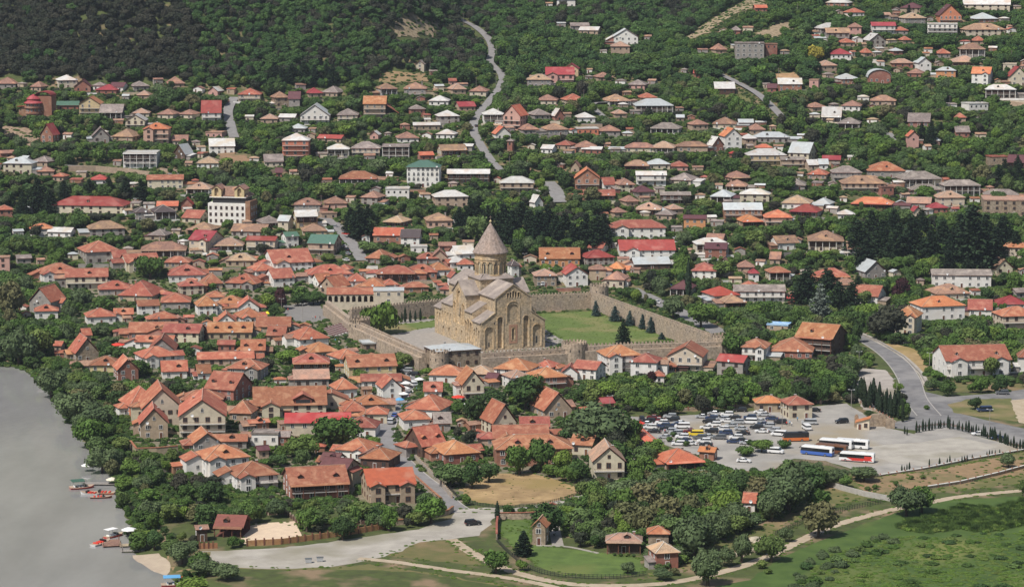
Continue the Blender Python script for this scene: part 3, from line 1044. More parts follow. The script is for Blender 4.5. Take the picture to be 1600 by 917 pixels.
920 978 720 697 f p c 2.1 4 b #whitegable
932 961 630 620 g r b 1
1022 1101 722 699 h O t 1 16
1090 1125 706 698 g O b 1 -20
1222 1271 632 616 h t c 1.8 12 #carparkoffice
1178 1226 629 617 h O t 1.2 3
829 861 823 810 f o s 1.8 -12 #stonehut
945 1006 845 831 h p s 1.2 -3 c #porchcottage
1010 1049 833 819 h o s 1.3 -3
1013 1062 863 842 h p b 1.6 14
1160 1187 785 767 g o w 1.1 -14 #groveshed
869 900 0 -6 h w w 1.9 0 #hilltopwhite
889 922 41 36 g g g 1
903 942 48 42 g w t 1
957 998 58 46 f s w 2
945 987 64 53 f w b 1
954 985 73 65 h p t 2 0 b
1177 1200 13 8 g O b 1
1141 1160 48 40 h g b 1
1111 1136 78 67 h b t 1
1148 1196 69 67 F g g 4 -3 #unfinished
1194 1215 70 67 F b b 2.7
1290 1337 5 -4 h w b 1
1320 1352 20 13 h o w 1
1271 1322 45 36 h w g 1.5
1290 1328 52 44 g b g 2 0 b
1324 1350 43 35 h b p 2
1310 1337 67 59 h o t 1
1297 1331 85 76 h r w 1.2 0 c
1275 1308 103 93 h p t 1.5
1372 1394 24 20 g p g 1
1407 1449 13 5 h m t 1.5
1406 1448 29 20 h p g 1.5
1466 1503 25 8 f m o 2 0 b #redgable
1503 1588 8 -2 g w c 1.5
1516 1561 30 20 h s b 1
1503 1574 47 37 h b c 1.6
1449 1501 39 36 F w w 2.5 -8 b #whitecubes
1361 1400 41 35 g r w 1.8 0 b
1396 1420 48 41 h o g 1
1405 1424 63 56 h o t 1
1350 1386 64 53 f w g 1.6
1344 1363 83 74 h o t 1
1389 1412 80 75 h s b 1
1391 1428 99 92 h p b 1
1429 1457 99 90 f s w 2
1463 1486 84 75 h o g 1
1498 1542 77 68 h b g 2
1487 1530 97 87 h p t 1
1520 1539 64 55 h o t 1
1567 1592 101 98 F c c 1.5
648 667 101 95 f g c 1.5 #stonechapel
'''
ROOFW = dict(n='brown', o='orange tiled', t='terracotta tiled', b='weathered brown', p='pale buff', g='dull grey', d='dark grey', w='white metal', s='silvery metal', r='crimson metal',
             R='bright red', m='maroon', O='vivid orange', G='green metal', B='blue sheeted', c='cream')
WALLW = dict(w='white', c='cream', y='yellow', g='grey', b='brick', t='tan', p='pink', k='dark timber', s='stone', o='peach', m='maroon')
SHAPEW = dict(h='hipped', g='gabled', f='front-gabled', F='flat', a='barrel')
MATS['wall_m'] = MATS['fascia']; MATS['roof_c'] = MATS['wall_c']

class House: pass
def parse():
    out = []
    for ln in HOUSES.strip().splitlines():
        a = ln.split(); h = House()
        h.x0, h.x1, h.eave, h.ridge = map(float, a[:4]); h.shape, h.rc, h.wc = a[4:7]; h.st = float(a[7])
        h.yaw = None; h.opt = ''; h.tag = None
        for t in a[8:]:
            if t[0] == '#': h.tag = t[1:]
            elif t.lstrip('-').replace('.', '').isdigit(): h.yaw = float(t)
            else: h.opt = t
        if h.wc not in 'wcygbtpkso': h.wc = 't'
        out.append(h)
    return out

ST = 2.95
def locate(h):
    cx = (h.x0 + h.x1) / 2
    H = h.st * ST
    yb = h.eave + H * 3.5
    for _ in range(4):
        G = hit(cx, yb)
        _, _, dep = project(G.x, G.y, G.z)
        s = FPX / float(dep)
        yb = h.eave + H * s * 0.985
    h.s = s; h.G = G; h.yb = yb; h.H = H; h.cx = cx
    old = h.eave > 400 and h.x0 < 1000
    if h.yaw is None: h.yaw = rng.uniform(-22, 22) if not old else rng.uniform(-18, 26)
    th = abs(R(h.yaw))
    Wm = (h.x1 - h.x0) / s
    ang = math.atan2(CAMZ - G.z, math.hypot(G.x, G.y))
    dy = (h.eave - h.ridge) / s
    if h.shape == 'f':
        ratio = 1.15
    elif h.shape in 'Fa':
        ratio = 0.8
    else: ratio = 0.85
    w = Wm / (math.cos(th) + ratio * math.sin(th))
    oh = 0.55 if h.shape != 'F' else 0.25
    h.oh = oh
    h.w = max(3.0, w - 2 * oh)
    if h.shape in 'hg':
        pitch = 0.48
        d = 2 * dy / (math.sin(ang) + pitch)
        dmin = 0.5 * h.w if h.w > 16 else 0.62 * h.w
        d = min(max(d, max(4.5, dmin)), 1.25 * h.w + 1)
        pitch = 2 * dy / d - math.sin(ang)
        h.pitch = min(max(pitch, 0.28), 0.95); h.d = d - 2 * oh if d > 6 else d - oh
    elif h.shape == 'f':
        h.d = h.w * (ratio if not old else 1.4); h.pitch = min(max(2 * dy / (w), 0.35), 1.5)
    else:
        h.d = h.w * ratio; h.pitch = dy / (w / 2)
    c = h.G; half = (h.w * math.sin(th) + h.d * math.cos(th)) / 2 * 0.9
    h.X = c.x; h.Y = c.y + half; h.Z = c.z
    h.area = (h.x1 - h.x0) * ((h.eave - h.ridge) + H * s)
    h.old = old

def roof_mb(shape, w, d, H, pitch, oh, rm, rid, ridge_lines=True):
    """roof over a w x d box centred on the origin, eaves at height H; returns builder and ridge height"""
    b = MB(); hw, hd = w / 2 + oh, d / 2 + oh; th = 0.17
    if shape == 'h':
        if w >= d:
            r = hd * pitch; L = max(hw - hd, 0.25); A = (-L, 0, H + r); B = (L, 0, H + r)
            if w > 2.2 * d: pass
        else:
            r = hw * pitch; L = max(hd - hw, 0.25); A = (0, -L, H + r); B = (0, L, H + r)
        c = [(-hw, -hd, H), (hw, -hd, H), (hw, hd, H), (-hw, hd, H)]
        cb = [(x, y, H - th) for x, y, z in c]
        if w >= d: fs = [(c[0], c[1], B, A), (c[1], c[2], B), (c[2], c[3], A, B), (c[3], c[0], A)]
        else: fs = [(c[0], c[1], A), (c[1], c[2], B, A), (c[2], c[3], B), (c[3], c[0], A, B)]
        for f in fs: b.poly(f, rm)
        for k in range(4): b.poly([cb[k], cb[(k + 1) % 4], c[(k + 1) % 4], c[k]], 'fascia')
        b.poly(cb[::-1], 'fascia')
        if ridge_lines:
            e = 0.24
            lift = Vector((0, 0, 0.07))
            b.beam(Vector(A) + lift, Vector(B) + lift, e, 0.16, rid)
            ends = [(c[0], A), (c[3], A), (c[1], B), (c[2], B)] if w >= d else [(c[0], A), (c[1], A), (c[2], B), (c[3], B)]
            for p, q in ends: b.beam(Vector(p) + lift, Vector(q) + lift, e, 0.14, rid)
        return b, H + r
    if shape in 'gf':
        # g: ridge along X, f: ridge along Y
        if shape == 'g':
            r = hd * pitch
            T = lambda u, v, z: (u, v, z); U, V = hw, hd
        else:
            r = hw * pitch
            T = lambda u, v, z: (v, u, z); U, V = hd, hw
        sgn = 1 if shape == 'g' else -1
        for s in (-1, 1):
            lo = H; hi = H + r
            p = [T(-U, s * V, lo - th), T(U, s * V, lo - th), T(U, 0, hi - th), T(-U, 0, hi - th), T(-U, s * V, lo), T(U, s * V, lo), T(U, 0, hi), T(-U, 0, hi)]
            if s * sgn > 0: p = [p[1], p[0], p[3], p[2], p[5], p[4], p[7], p[6]]
            i = len(b.v); b.v += p
            top = b.mi(rm); side = b.mi('fascia')
            for q, m in (((3, 2, 1, 0), side), ((4, 5, 6, 7), top), ((0, 1, 5, 4), side), ((1, 2, 6, 5), side), ((2, 3, 7, 6), side), ((3, 0, 4, 7), side)):
                b.f.append(tuple(i + a for a in q)); b.m.append(m)
        if ridge_lines:
            b.beam(T(-U, 0, H + r + 0.05), T(U, 0, H + r + 0.05), 0.28, 0.16, rid)
        return b, H + r
    if shape == 'a':
        n = 10; r = w / 2 + oh; hh = r * min(pitch, 0.9)
        pts = [(-r * math.cos(math.pi * k / n), H + hh * math.sin(math.pi * k / n)) for k in range(n + 1)]
        for (xa, za), (xb, zb) in zip(pts, pts[1:]):
            b.hexa([(xa, -hd, za - th), (xb, -hd, zb - th), (xb, hd, zb - th), (xa, hd, za - th), (xa, -hd, za + .05), (xb, -hd, zb + .05), (xb, hd, zb + .05), (xa, hd, za + .05)], rm)
        return b, H + hh
    b.box(-hw, hw, -hd, hd, H, H + 0.25, rm)
    for (a0, a1, c0, c1) in ((-hw, hw, -hd, -hd + .2), (-hw, hw, hd - .2, hd), (-hw, -hw + .2, -hd, hd), (hw - .2, hw, -hd, hd)):
        b.box(a0, a1, c0, c1, H + 0.25, H + 0.6, rm)
    return b, H + 0.6

def wall_mb(shape, w, d, H, pitch, oh, wm, z0=-6.0):
    b = MB(); hw, hd = w / 2, d / 2
    top = H - 0.05
    b.box(-hw, hw, -hd, hd, z0, top, wm)
    if shape in 'gf':
        r = (hd if shape == 'g' else hw) * pitch * 0.985
        if shape == 'g':
            for sx in (-1, 1):
                x = sx * (hw - 0.001)
                P = [(x, -hd + .02, top), (x, hd - .02, top), (x, 0, H + r)]
                Q = [(x - sx * 0.3, p[1], p[2]) for p in P]
                if sx < 0: P, Q = Q, P
                P, Q = (P, Q)
                b.poly(P, wm); b.poly(Q[::-1], wm)
        else:
            for sy in (-1, 1):
                y = sy * (hd - 0.001)
                P = [(-hw + .02, y, top), (hw - .02, y, top), (0, y, H + r)]
                Q = [(p[0], y - sy * 0.3, p[2]) for p in P]
                b.poly(P, wm); b.poly(Q[::-1], wm)
    if shape == 'a':
        n = 10; r = w / 2
        b.poly([(-r * math.cos(math.pi * k / n), -hd + .02, top + (r * min(pitch, .9)) * math.sin(math.pi * k / n)) for k in range(n + 1)][::-1], wm)
    return b

def window_mesh(frame, w=1.05, h=1.35, arched=False):
    b = MB()
    f = 0.09
    b.box(-w / 2, w / 2, -0.06, 0.03, -h / 2, h / 2, 'glass')
    for x0, x1, z0, z1 in ((-w / 2 - f, w / 2 + f, h / 2, h / 2 + f), (-w / 2 - f, w / 2 + f, -h / 2 - f, -h / 2), (-w / 2 - f, -w / 2, -h / 2, h / 2), (w / 2, w / 2 + f, -h / 2, h / 2), (-0.04, 0.04, -h / 2, h / 2)):
        b.box(x0, x1, -0.11, 0.03, z0, z1, frame)
    if arched:
        b.cyl((0, 0), w / 2, w / 2, -0.06, 0.03, 12, 'glass')
        n = len(b.v)
        for k in range(n - 24, n):
            x, y, z = b.v[k]; b.v[k] = (x, z, h / 2 + y)
    return b.mesh('window')
WIN = {'frame_white': window_mesh('frame_white'), 'frame_brown': window_mesh('frame_brown')}
WIN_ARCH = window_mesh('frame_white', arched=True)
def door_mesh(frame):
    b = MB()
    b.box(-0.5, 0.5, -0.08, 0.03, 0, 2.1, 'wood')
    for x0, x1, z0, z1 in ((-0.6, -0.5, 0, 2.2), (0.5, 0.6, 0, 2.2), (-0.5, 0.5, 2.1, 2.2)): b.box(x0, x1, -0.12, 0.03, z0, z1, frame)
    return b.mesh('door')
DOOR = door_mesh('frame_white')
_d = MB()
_n = 10
for k in range(_n):
    a0 = 2 * math.pi * k / _n; a1 = 2 * math.pi * (k + 1) / _n
    _d.poly([(0, 0.12, 0), (0.5 * math.cos(a0), -0.05, 0.5 * math.sin(a0)), (0.5 * math.cos(a1), -0.05, 0.5 * math.sin(a1))], 'dish_white')
_d.beam((0, .1, 0), (0, .15, -0.7), .06, .06, 'rail')
DISH = _d.mesh('satellite_dish')

def dormer_mb(w, rise, depth, rm, wm):
    b = MB(); h = 0.9
    b.box(-w / 2, w / 2, 0, depth, -0.6, h, wm)
    b.poly([(-w / 2, -0.01, h), (w / 2, -0.01, h), (0, -0.01, h + rise)], 'wood')
    b.box(-w / 2 + .18, w / 2 - .18, -0.05, 0.05, 0.12, h - .08, 'glass')
    o = 0.28
    for s in (-1, 1):
        p = [(0, -o, h + rise + .05), (0, depth + 1.2, h + rise + .05), (s * (w / 2 + o), depth + 0.5, h - .12), (s * (w / 2 + o), -o, h - .12)]
        if s > 0: p = p[::-1]
        b.poly(p, rm); b.poly([(x, y, z - .12) for x, y, z in p][::-1], 'fascia')
    return b

def rail_mb(x0, x1, y0, z, depth, posts, H2, roofed):
    b = MB()
    b.box(x0, x1, y0 - depth, y0 + 0.02, z - 0.18, z, 'concrete_slab')
    b.box(x0, x1, y0 - depth, y0 - depth + .07, z + .85, z + .95, 'rail')
    b.box(x0, x0 + .07, y0 - depth, y0, z + .85, z + .95, 'rail'); b.box(x1 - .07, x1, y0 - depth, y0, z + .85, z + .95, 'rail')
    n = max(2, int((x1 - x0) / 0.45))
    for k in range(n + 1):
        x = x0 + .03 + (x1 - x0 - .1) * k / n
        b.box(x, x + .05, y0 - depth + .01, y0 - depth + .06, z, z + .86, 'rail')
    return b

def place_house(h, merged=None):
    if not h.old and h.shape in 'hg' and not h.opt and h.tag is None and h.w > 6.5 and rng.random() < .42: h.opt = 'c'
    key_w = 'wall_' + h.wc; rm = 'roof_' + h.rc
    rid = 'ridge_pale' if h.rc in 'gdp' else ('ridge_tile' if h.rc in 'otbO' else rm)
    lines = h.rc in 'otbpgdOmr'
    w, d, H = h.w, h.d, h.H
    wmb = wall_mb(h.shape, w, d, H, h.pitch, h.oh, key_w)
    if h.tag == 'pavilion':
        wmb = MB(); wmb.box(-w / 2, w / 2, d / 2 - .3, d / 2, -1, H - .1, 'wood'); wmb.box(-w / 2, -w / 2 + .3, 0, d / 2, -1, H - .1, 'wood'); wmb.box(-w / 2, w / 2, -d / 2, d / 2, -.5, .12, 'wood')
    rmb, top = roof_mb(h.shape, w, d, H, h.pitch, h.oh, rm, rid, lines)
    T = Matrix.Translation((h.X, h.Y, h.Z)) @ Matrix.Rotation(R(h.yaw), 4, 'Z')
    floors = max(1, int(round(h.st + 0.01)) if h.st >= 1.4 else 1)
    fh = H / floors
    nwin = max(1, int(w / rng.uniform(2.7, 4.2)))
    small = (h.x1 - h.x0) < 30
    if small: nwin = min(nwin, 2)
    nwin = min(nwin, 8 if h.tag in ('crimsonlong', 'whitehotel', 'derelict') else 6)
    frame = 'frame_white' if h.wc in 'wybo' or rng.random() < .4 else 'frame_brown'
    if merged is not None:
        for mb in (wmb, rmb):
            i = len(merged.v); merged.v += [tuple(T @ Vector(p)) for p in mb.v]
            for f, m in zip(mb.f, mb.m): merged.f.append(tuple(i + a for a in f)); merged.m.append(merged.mi(mb.mats[m]))
        for k in range(nwin):
            x = -w / 2 + w * (k + .5) / nwin
            q = MB(); q.box(x - .5, x + .5, -d / 2 - .04, -d / 2 + .02, H - 2.2, H - .9, 'glass')
            i = len(merged.v); merged.v += [tuple(T @ Vector(p)) for p in q.v]
            for f, m in zip(q.f, q.m): merged.f.append(tuple(i + a for a in f)); merged.m.append(merged.mi('glass'))
        return None
    if h.tag == 'whitehotel': nwin = 7
    root = thing(h.name, None, None, (h.X, h.Y, h.Z), R(h.yaw))
    h.root = root
    wo = wmb.build('wall', root)
    ro = rmb.build('roof', root)
    # windows
    wm = WIN[frame]
    front_y = -d / 2 - 0.02
    bal = 'b' in h.opt; colm = 'c' in h.opt
    for fl in range(floors):
        zc = fl * fh + fh * 0.55
        if 'A' in h.opt and 'c' in h.opt: break
        for k in range(nwin):
            x = -w / 2 + w * (k + .5) / nwin
            if fl == 0 and k == nwin // 2 and floors > 0:
                inst('door', DOOR, root, (x, front_y, 0.0)); continue
            me = WIN_ARCH if ('a' in h.opt) else wm
            sx = min(1.25, w / nwin / 1.75) if not colm else min(1.6, w / nwin / 1.5)
            if rng.random() < .12 and nwin > 2: continue
            inst('window', me, root, (x + rng.uniform(-.15, .15), front_y, zc), 0, (sx * rng.uniform(.75, 1.05), 1, 1.0 if not (bal and fl > 0) else 1.25))
        ns = min(3, max(1, int(d / 3.2))) if not small else 1
        if abs(h.yaw) > 7:
            sd = -1 if h.yaw > 0 else 1
            for k in range(ns):
                y = -d / 2 + d * (k + .5) / ns
                inst('window', wm, root, (sd * (w / 2 + 0.02), y, zc), R(90) * sd, (0.9, 1, 1))
    if h.shape == 'f':
        rr = (w / 2) * h.pitch
        if rr > 1.8: inst('window', WIN_ARCH if 'w' in h.opt else wm, root, (0, front_y, H + rr * 0.36), 0, (0.8, 1, 0.75))
    if h.shape == 'g' and abs(h.yaw) > 9 and d * h.pitch / 2 > 2:
        sd = -1 if h.yaw > 0 else 1
        inst('window', wm, root, (sd * (w / 2 + 0.02), 0, H + d / 2 * h.pitch * 0.3), R(90) * sd, (0.7, 1, 0.7))
    if bal and floors >= 1:
        for fl in range(1, max(2, floors)):
            z = fl * fh if floors > 1 else 0.5
            rail_mb(-w / 2 * 0.98, w / 2 * 0.98, -d / 2, z, 1.3, 0, 0, 0).build('balcony', root)
    if colm:
        b = MB(); b.box(-w / 2 + .15, w / 2 * (.95 if w < 12 else .55), -d / 2 - .10, -d / 2 + .02, H * (.48 if floors > 1 else .12), H - .25, 'wall_k')  # dark panel on the front wall stands for the shade inside the veranda
        if h.tag != 'pavilion': b.build('veranda_shade_panel', root)
        n = max(3, int(w / 3.2))
        pm = 'wall_w' if h.wc in 'gcw' else 'wood'
        for k in range(n + 1):
            b = MB(); x = -w / 2 + 0.12 + (w - .24) * k / n
            b.box(x - .13, x + .13, -d / 2 - 1.34, -d / 2 - 1.1, -3, H - .12, pm)
            b.build('column', root)
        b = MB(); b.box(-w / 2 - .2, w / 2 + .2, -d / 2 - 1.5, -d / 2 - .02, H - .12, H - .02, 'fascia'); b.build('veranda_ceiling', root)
        b = MB(); hh = min(0.6, H * .2)
        b.hexa([(-w / 2 - .3, -d / 2 - 1.9, H - .22), (w / 2 + .3, -d / 2 - 1.9, H - .22), (w / 2 + .3, -d / 2 - .3, H + .12), (-w / 2 - .3, -d / 2 - .3, H + .12),
                (-w / 2 - .3, -d / 2 - 1.9, H - .1), (w / 2 + .3, -d / 2 - 1.9, H - .1), (w / 2 + .3, -d / 2 - .3, H + .24), (-w / 2 - .3, -d / 2 - .3, H + .24)], rm)
        b.build('veranda_roof', root)
    # dormers on the front slope
    nd = h.opt.count('d')
    if nd == 0 and h.shape in 'hg' and not small and rng.random() < (.5 if h.old else .3): nd = 1
    hd = d / 2 + h.oh
    if h.shape in 'hg' and (h.shape == 'g' or w >= d):
        span = w / 2 * 0.62 if h.shape == 'g' else max(0.5, (w - d) / 2 * .95)
        for k in range(nd):
            x = 0 if nd == 1 else -span + 2 * span * k / (nd - 1)
            if nd == 1: x = rng.uniform(-.6, .6) * span
            t = 0.36; y = -hd + hd * t; z = H + hd * t * h.pitch
            dm = dormer_mb(1.5 if h.old else 1.0, 0.5, 1.6, rm, 'fascia' if h.old else key_w)
            q = dm.build('dormer', ro, (x, y, z - 0.05))
    if 'D' in h.opt:
        z = H + 0.3
        q = MB(); q.box(-3.2, 3.2, 0, 4.5, -1.4, 2.0, 'fascia'); q.box(-2.6, 2.6, -.05, .05, -.8, 1.6, 'glass')
        q.poly([(-3.2, -.01, 2), (3.2, -.01, 2), (0, -.01, 3.6)], 'wood')
        for s in (-1, 1):
            p = [(0, -.5, 3.75), (0, 7.5, 3.75), (s * 3.9, 5.4, 1.75), (s * 3.9, -.5, 1.75)]
            if s > 0: p = p[::-1]
            q.poly(p, rm); q.poly([(x, y, zz - .15) for x, y, zz in p][::-1], 'fascia')
        q.build('dormer', ro, (w * .18, -d / 2 + .6, z))
    # front wings
    nv = h.opt.count('v')
    for k in range(nv):
        ww = min(w * (.36 if nv == 1 else .3), 6.5); x = (-1 if h.yaw >= 0 else 1) * w * .27 if nv == 1 else (-.32 + .64 * k) * w
        wd = 2.4
        q = wall_mb('f', ww, wd + 3, H * .98, h.pitch, .4, key_w)
        q.v = [(a + x, b_ - d / 2 + 1.5 - wd / 2, c) for a, b_, c in q.v]
        q.build('front_wing', root)
        q, _ = roof_mb('f', ww, wd + 3 + 2.6, H * .98, h.pitch * .95, .45, rm, rid, lines)
        q.v = [(a + x, b_ - d / 2 + 1.5 - wd / 2 + 1.3, c + .03) for a, b_, c in q.v]
        q.build('wing_roof', root)
        for fl in range(floors):
            inst('window', wm, root, (x, -d / 2 - wd / 2 + 1.5 - (wd + 3) / 2 - .02, fl * fh + fh * .55), 0, (1.3, 1, 1.1))
    if 'x' in h.opt:   # lean-to slope stepping down on the right
        q = MB(); q.box(w / 2, w / 2 + 7, -d / 2 + 1, d / 2 - 1, -5, H * .35, key_w)
        q.build('side_wing', root)
        q = MB(); q.hexa([(w / 2 - .2, -d / 2, H * .98), (w / 2 + 8, -d / 2, H * .36), (w / 2 + 8, d / 2, H * .36), (w / 2 - .2, d / 2, H * .98),
                          (w / 2 - .2, -d / 2, H + .2), (w / 2 + 8, -d / 2, H * .36 + .25), (w / 2 + 8, d / 2, H * .36 + .25), (w / 2 - .2, d / 2, H + .2)], rm)
        q.build('wing_roof', root)
    # lower annexes, porches and terraces that break the plain box
    if h.tag is None or h.tag in ('cafe', 'largedormer', 'brightred'):
        if h.old and rng.random() < .8:
            for sd in ((-1, 1) if (rng.random() < .35 and w > 9) else (rng.choice((-1, 1)),)):
                aw, ad, ah = rng.uniform(.4, .62) * w, rng.uniform(5.0, 8.0), H * rng.uniform(.62, .92)
                ax = sd * (w / 2 + aw * rng.uniform(-.15, .28)); ay = d / 2 * rng.uniform(-.2, .75)
                shp = rng.choice('hgf'); q = wall_mb(shp, aw, ad, ah, .42, .4, rng.choice((key_w, key_w, 'wall_w', 'wall_g', 'wall_b')))
                q.v = [(x + ax, y + ay, z) for x, y, z in q.v]; q.build('annex_wall', root)
                am = rng.choice((rm, rm, 'roof_t', 'roof_o', 'roof_b')); q, _ = roof_mb(shp, aw, ad, ah, .42, .45, am, 'ridge_tile', True)
                q.v = [(x + ax, y + ay, z + .02) for x, y, z in q.v]; q.build('annex_roof', root)
                inst('window', wm, root, (ax, ay - ad / 2 - .02, ah * .55), 0, (.9, 1, .9))
        elif not h.old and rng.random() < .6:
            sd = rng.choice((-1, 1)); aw, ad, ah = rng.uniform(.3, .6) * w, d * rng.uniform(.5, .9), min(H * .8, rng.uniform(2.1, 2.8))
            ax = sd * (w / 2 + aw / 2 - .1); ay = -d / 2 + ad / 2 + rng.uniform(-.5, 1.5)
            q = MB(); q.box(ax - aw / 2, ax + aw / 2, ay - ad / 2, ay + ad / 2, -5, ah, rng.choice((key_w, 'wall_g', 'wall_t', 'wall_b', 'wall_w'))); q.build('annex_wall', root)
            am = rng.choice(('roof_w', 'roof_s', 'roof_g', rm, 'roof_b', 'roof_m')); q = MB(); e = .35
            P = [(ax - aw / 2 - e, ay - ad / 2 - e, ah - .1), (ax + aw / 2 + e, ay - ad / 2 - e, ah - .1), (ax + aw / 2 + e, ay + ad / 2, ah + .7), (ax - aw / 2 - e, ay + ad / 2, ah + .7)]
            q.hexa(P + [(x, y, z + .16) for x, y, z in P], am); q.build('annex_roof', root)
        if not h.old and rng.random() < .4:
            tw = w * rng.uniform(1.0, 1.7); tx = rng.uniform(-.2, .2) * w; q = MB(); y0 = -d / 2 - rng.uniform(2.5, 5)
            q.box(tx - tw / 2, tx + tw / 2, y0, -d / 2 - .05, -5, -.05, rng.choice(('wall_t', 'wall_g', 'wall_c', 'concrete_slab'))); q.box(tx - tw / 2, tx + tw / 2, y0 - .12, y0 + .1, -.5, .75, rng.choice(('wall_t', 'wall_w', 'wall_g', 'wall_c'))); q.build('terrace', root)
    if rng.random() < (.45 if not small else .2) and h.shape in 'hgf' and h.tag not in ('stonechapel', 'pavilion'):
        b = MB(); b.box(-.35, .35, -.3, .3, -1.2, .95, 'wall_b' if h.old else 'wall_g'); b.box(-.45, .45, -.4, .4, .95, 1.1, 'concrete_slab')
        if h.shape == 'f': b.build('chimney', ro, (rng.choice((-1, 1)) * w * .2, d * rng.uniform(-.2, .3), H + w * .3 * h.pitch))
        else: b.build('chimney', ro, (rng.uniform(-.3, .3) * w, d * .18, H + d * .32 * h.pitch))
    if rng.random() < .33 and h.tag not in ('stonechapel', 'stonehut', 'pavilion', 'porchcottage'):
        inst('satellite_dish', DISH, root, (rng.uniform(-.45, .45) * w, -d / 2 - h.oh - .1, H + .5), rng.uniform(-.6, .6), (1.1, 1.1, 1.1))
    return root

HS = parse()
for h in HS: locate(h)
CATN = dict(crimsonlong=('school_building', 'building'), whitehotel=('hotel_building', 'building'), creamschool=('school_building', 'building'), redschool=('school_building', 'building'),
            unfinished=('apartment_block', 'building'), pavilion=('garden_pavilion', 'pavilion'), kiosk=('garden_kiosk', 'kiosk'), stonechapel=('stone_chapel', 'chapel'), derelict=('derelict_building', 'building'),
            apartments=('apartment_house', 'building'), gablehotel=('guest_house', 'building'), restaurant=('restaurant_building', 'building'), stonehut=('stone_hut', 'hut'),
            groveshed=('garden_shed', 'shed'), bluetarp=('greenhouse', 'greenhouse'), carparkoffice=('visitor_building', 'building'), salmonblock=('apartment_block', 'building'),
            stonebastion=('stone_terrace', 'terrace'), gallery=('guest_house', 'building'))
for h in HS:
    h.name, h.cat = CATN.get(h.tag, ('house', 'house'))
HS.sort(key=lambda h: -h.area)
IND = [h for h in HS if h.tag or h.cat != 'house']
IND += [h for h in HS if not (h.tag or h.cat != 'house')][:296 - len([h for h in IND if h.cat == 'house'])]
_ids = set(id(h) for h in IND)
REST = [h for h in HS if id(h) not in _ids]
for h in IND: place_house(h)
if REST:
    mg = MB()
    for h in REST: place_house(h, mg)
    tag(mg.build('distant_houses'), 'small village houses half hidden among the hillside trees', 'houses', None, 'stuff')

# names in the landscape that labels may point to
LAND = [('the cathedral', 775, 480), ('the long crimson-roofed school', 138, 322), ('the white hotel with green roof', 662, 275), ('the white block hotel with arched attic', 362, 325),
        ('the red towered guesthouse', 58, 160), ('the stone chapel on the knoll', 657, 105), ('the unfinished grey apartment block', 1170, 85), ('the barrel-roofed house', 1374, 116),
        ('the big car park', 1120, 665), ('the tour coaches', 1305, 700), ('the curved asphalt road', 1400, 570), ('the dry yellow field', 800, 765), ('the paved square', 475, 490),
        ('the waterside garden pavilion', 360, 815), ('the big twin-gabled orange guesthouse', 260, 640), ('the cream school with terracotta roof', 995, 350), ('the blue-gabled building', 1363, 418),
        ('the derelict white building', 1505, 440), ('the stone compound lawn', 880, 865), ('the boat landing', 150, 755), ('the peach four-storey tower house', 462, 225),
        ('the glass-fronted flat villa', 618, 245), ('the fortress corner tower', 1126, 540), ('the round wall tower', 895, 560), ('the museum arcade', 550, 460), ('the green-roofed house', 506, 375),
        ('the bright red roofed villa', 604, 745), ('the steep red A-frame house', 76, 205), ('the pink four-level villa', 244, 210), ('the white cube villa', 1475, 45), ('the red gabled house', 1485, 20),
        ('the cream and peach gabled house', 805, 185), ('the long pale verandah house', 1020, 165), ('the large orange chalet', 1288, 520), ('the orange-roofed dormer house', 1538, 112),
        ('the hilltop white house', 884, 5), ('the long tiled dormer building', 560, 560), ('the bright red long roof', 495, 652), ('the steep hill road', 760, 225), ('the big dark cedars', 1430, 370),
        ('the brick gabled house', 917, 272), ('the white three-storey house', 1142, 205), ('the parapet stone terrace', 1580, 325)]
def rel(x, y, skip=None):
    best = None
    for nm, lx, ly in LAND:
        if nm == skip: continue
        dd = math.hypot(x - lx, (y - ly) * 1.6)
        if dd < 7: continue
        if best is None or dd < best[0]: best = (dd, nm, lx, ly)
    dd, nm, lx, ly = best
    dx, dy = x - lx, (y - ly) * 1.6
    if abs(dx) > abs(dy) * 2.2: w = 'right of' if dx > 0 else 'left of'
    elif abs(dy) > abs(dx) * 2.2: w = 'in front of' if dy > 0 else 'behind'
    else: w = ('front right of' if dy > 0 else 'back right of') if dx > 0 else ('front left of' if dy > 0 else 'back left of')
    return dd, nm, w

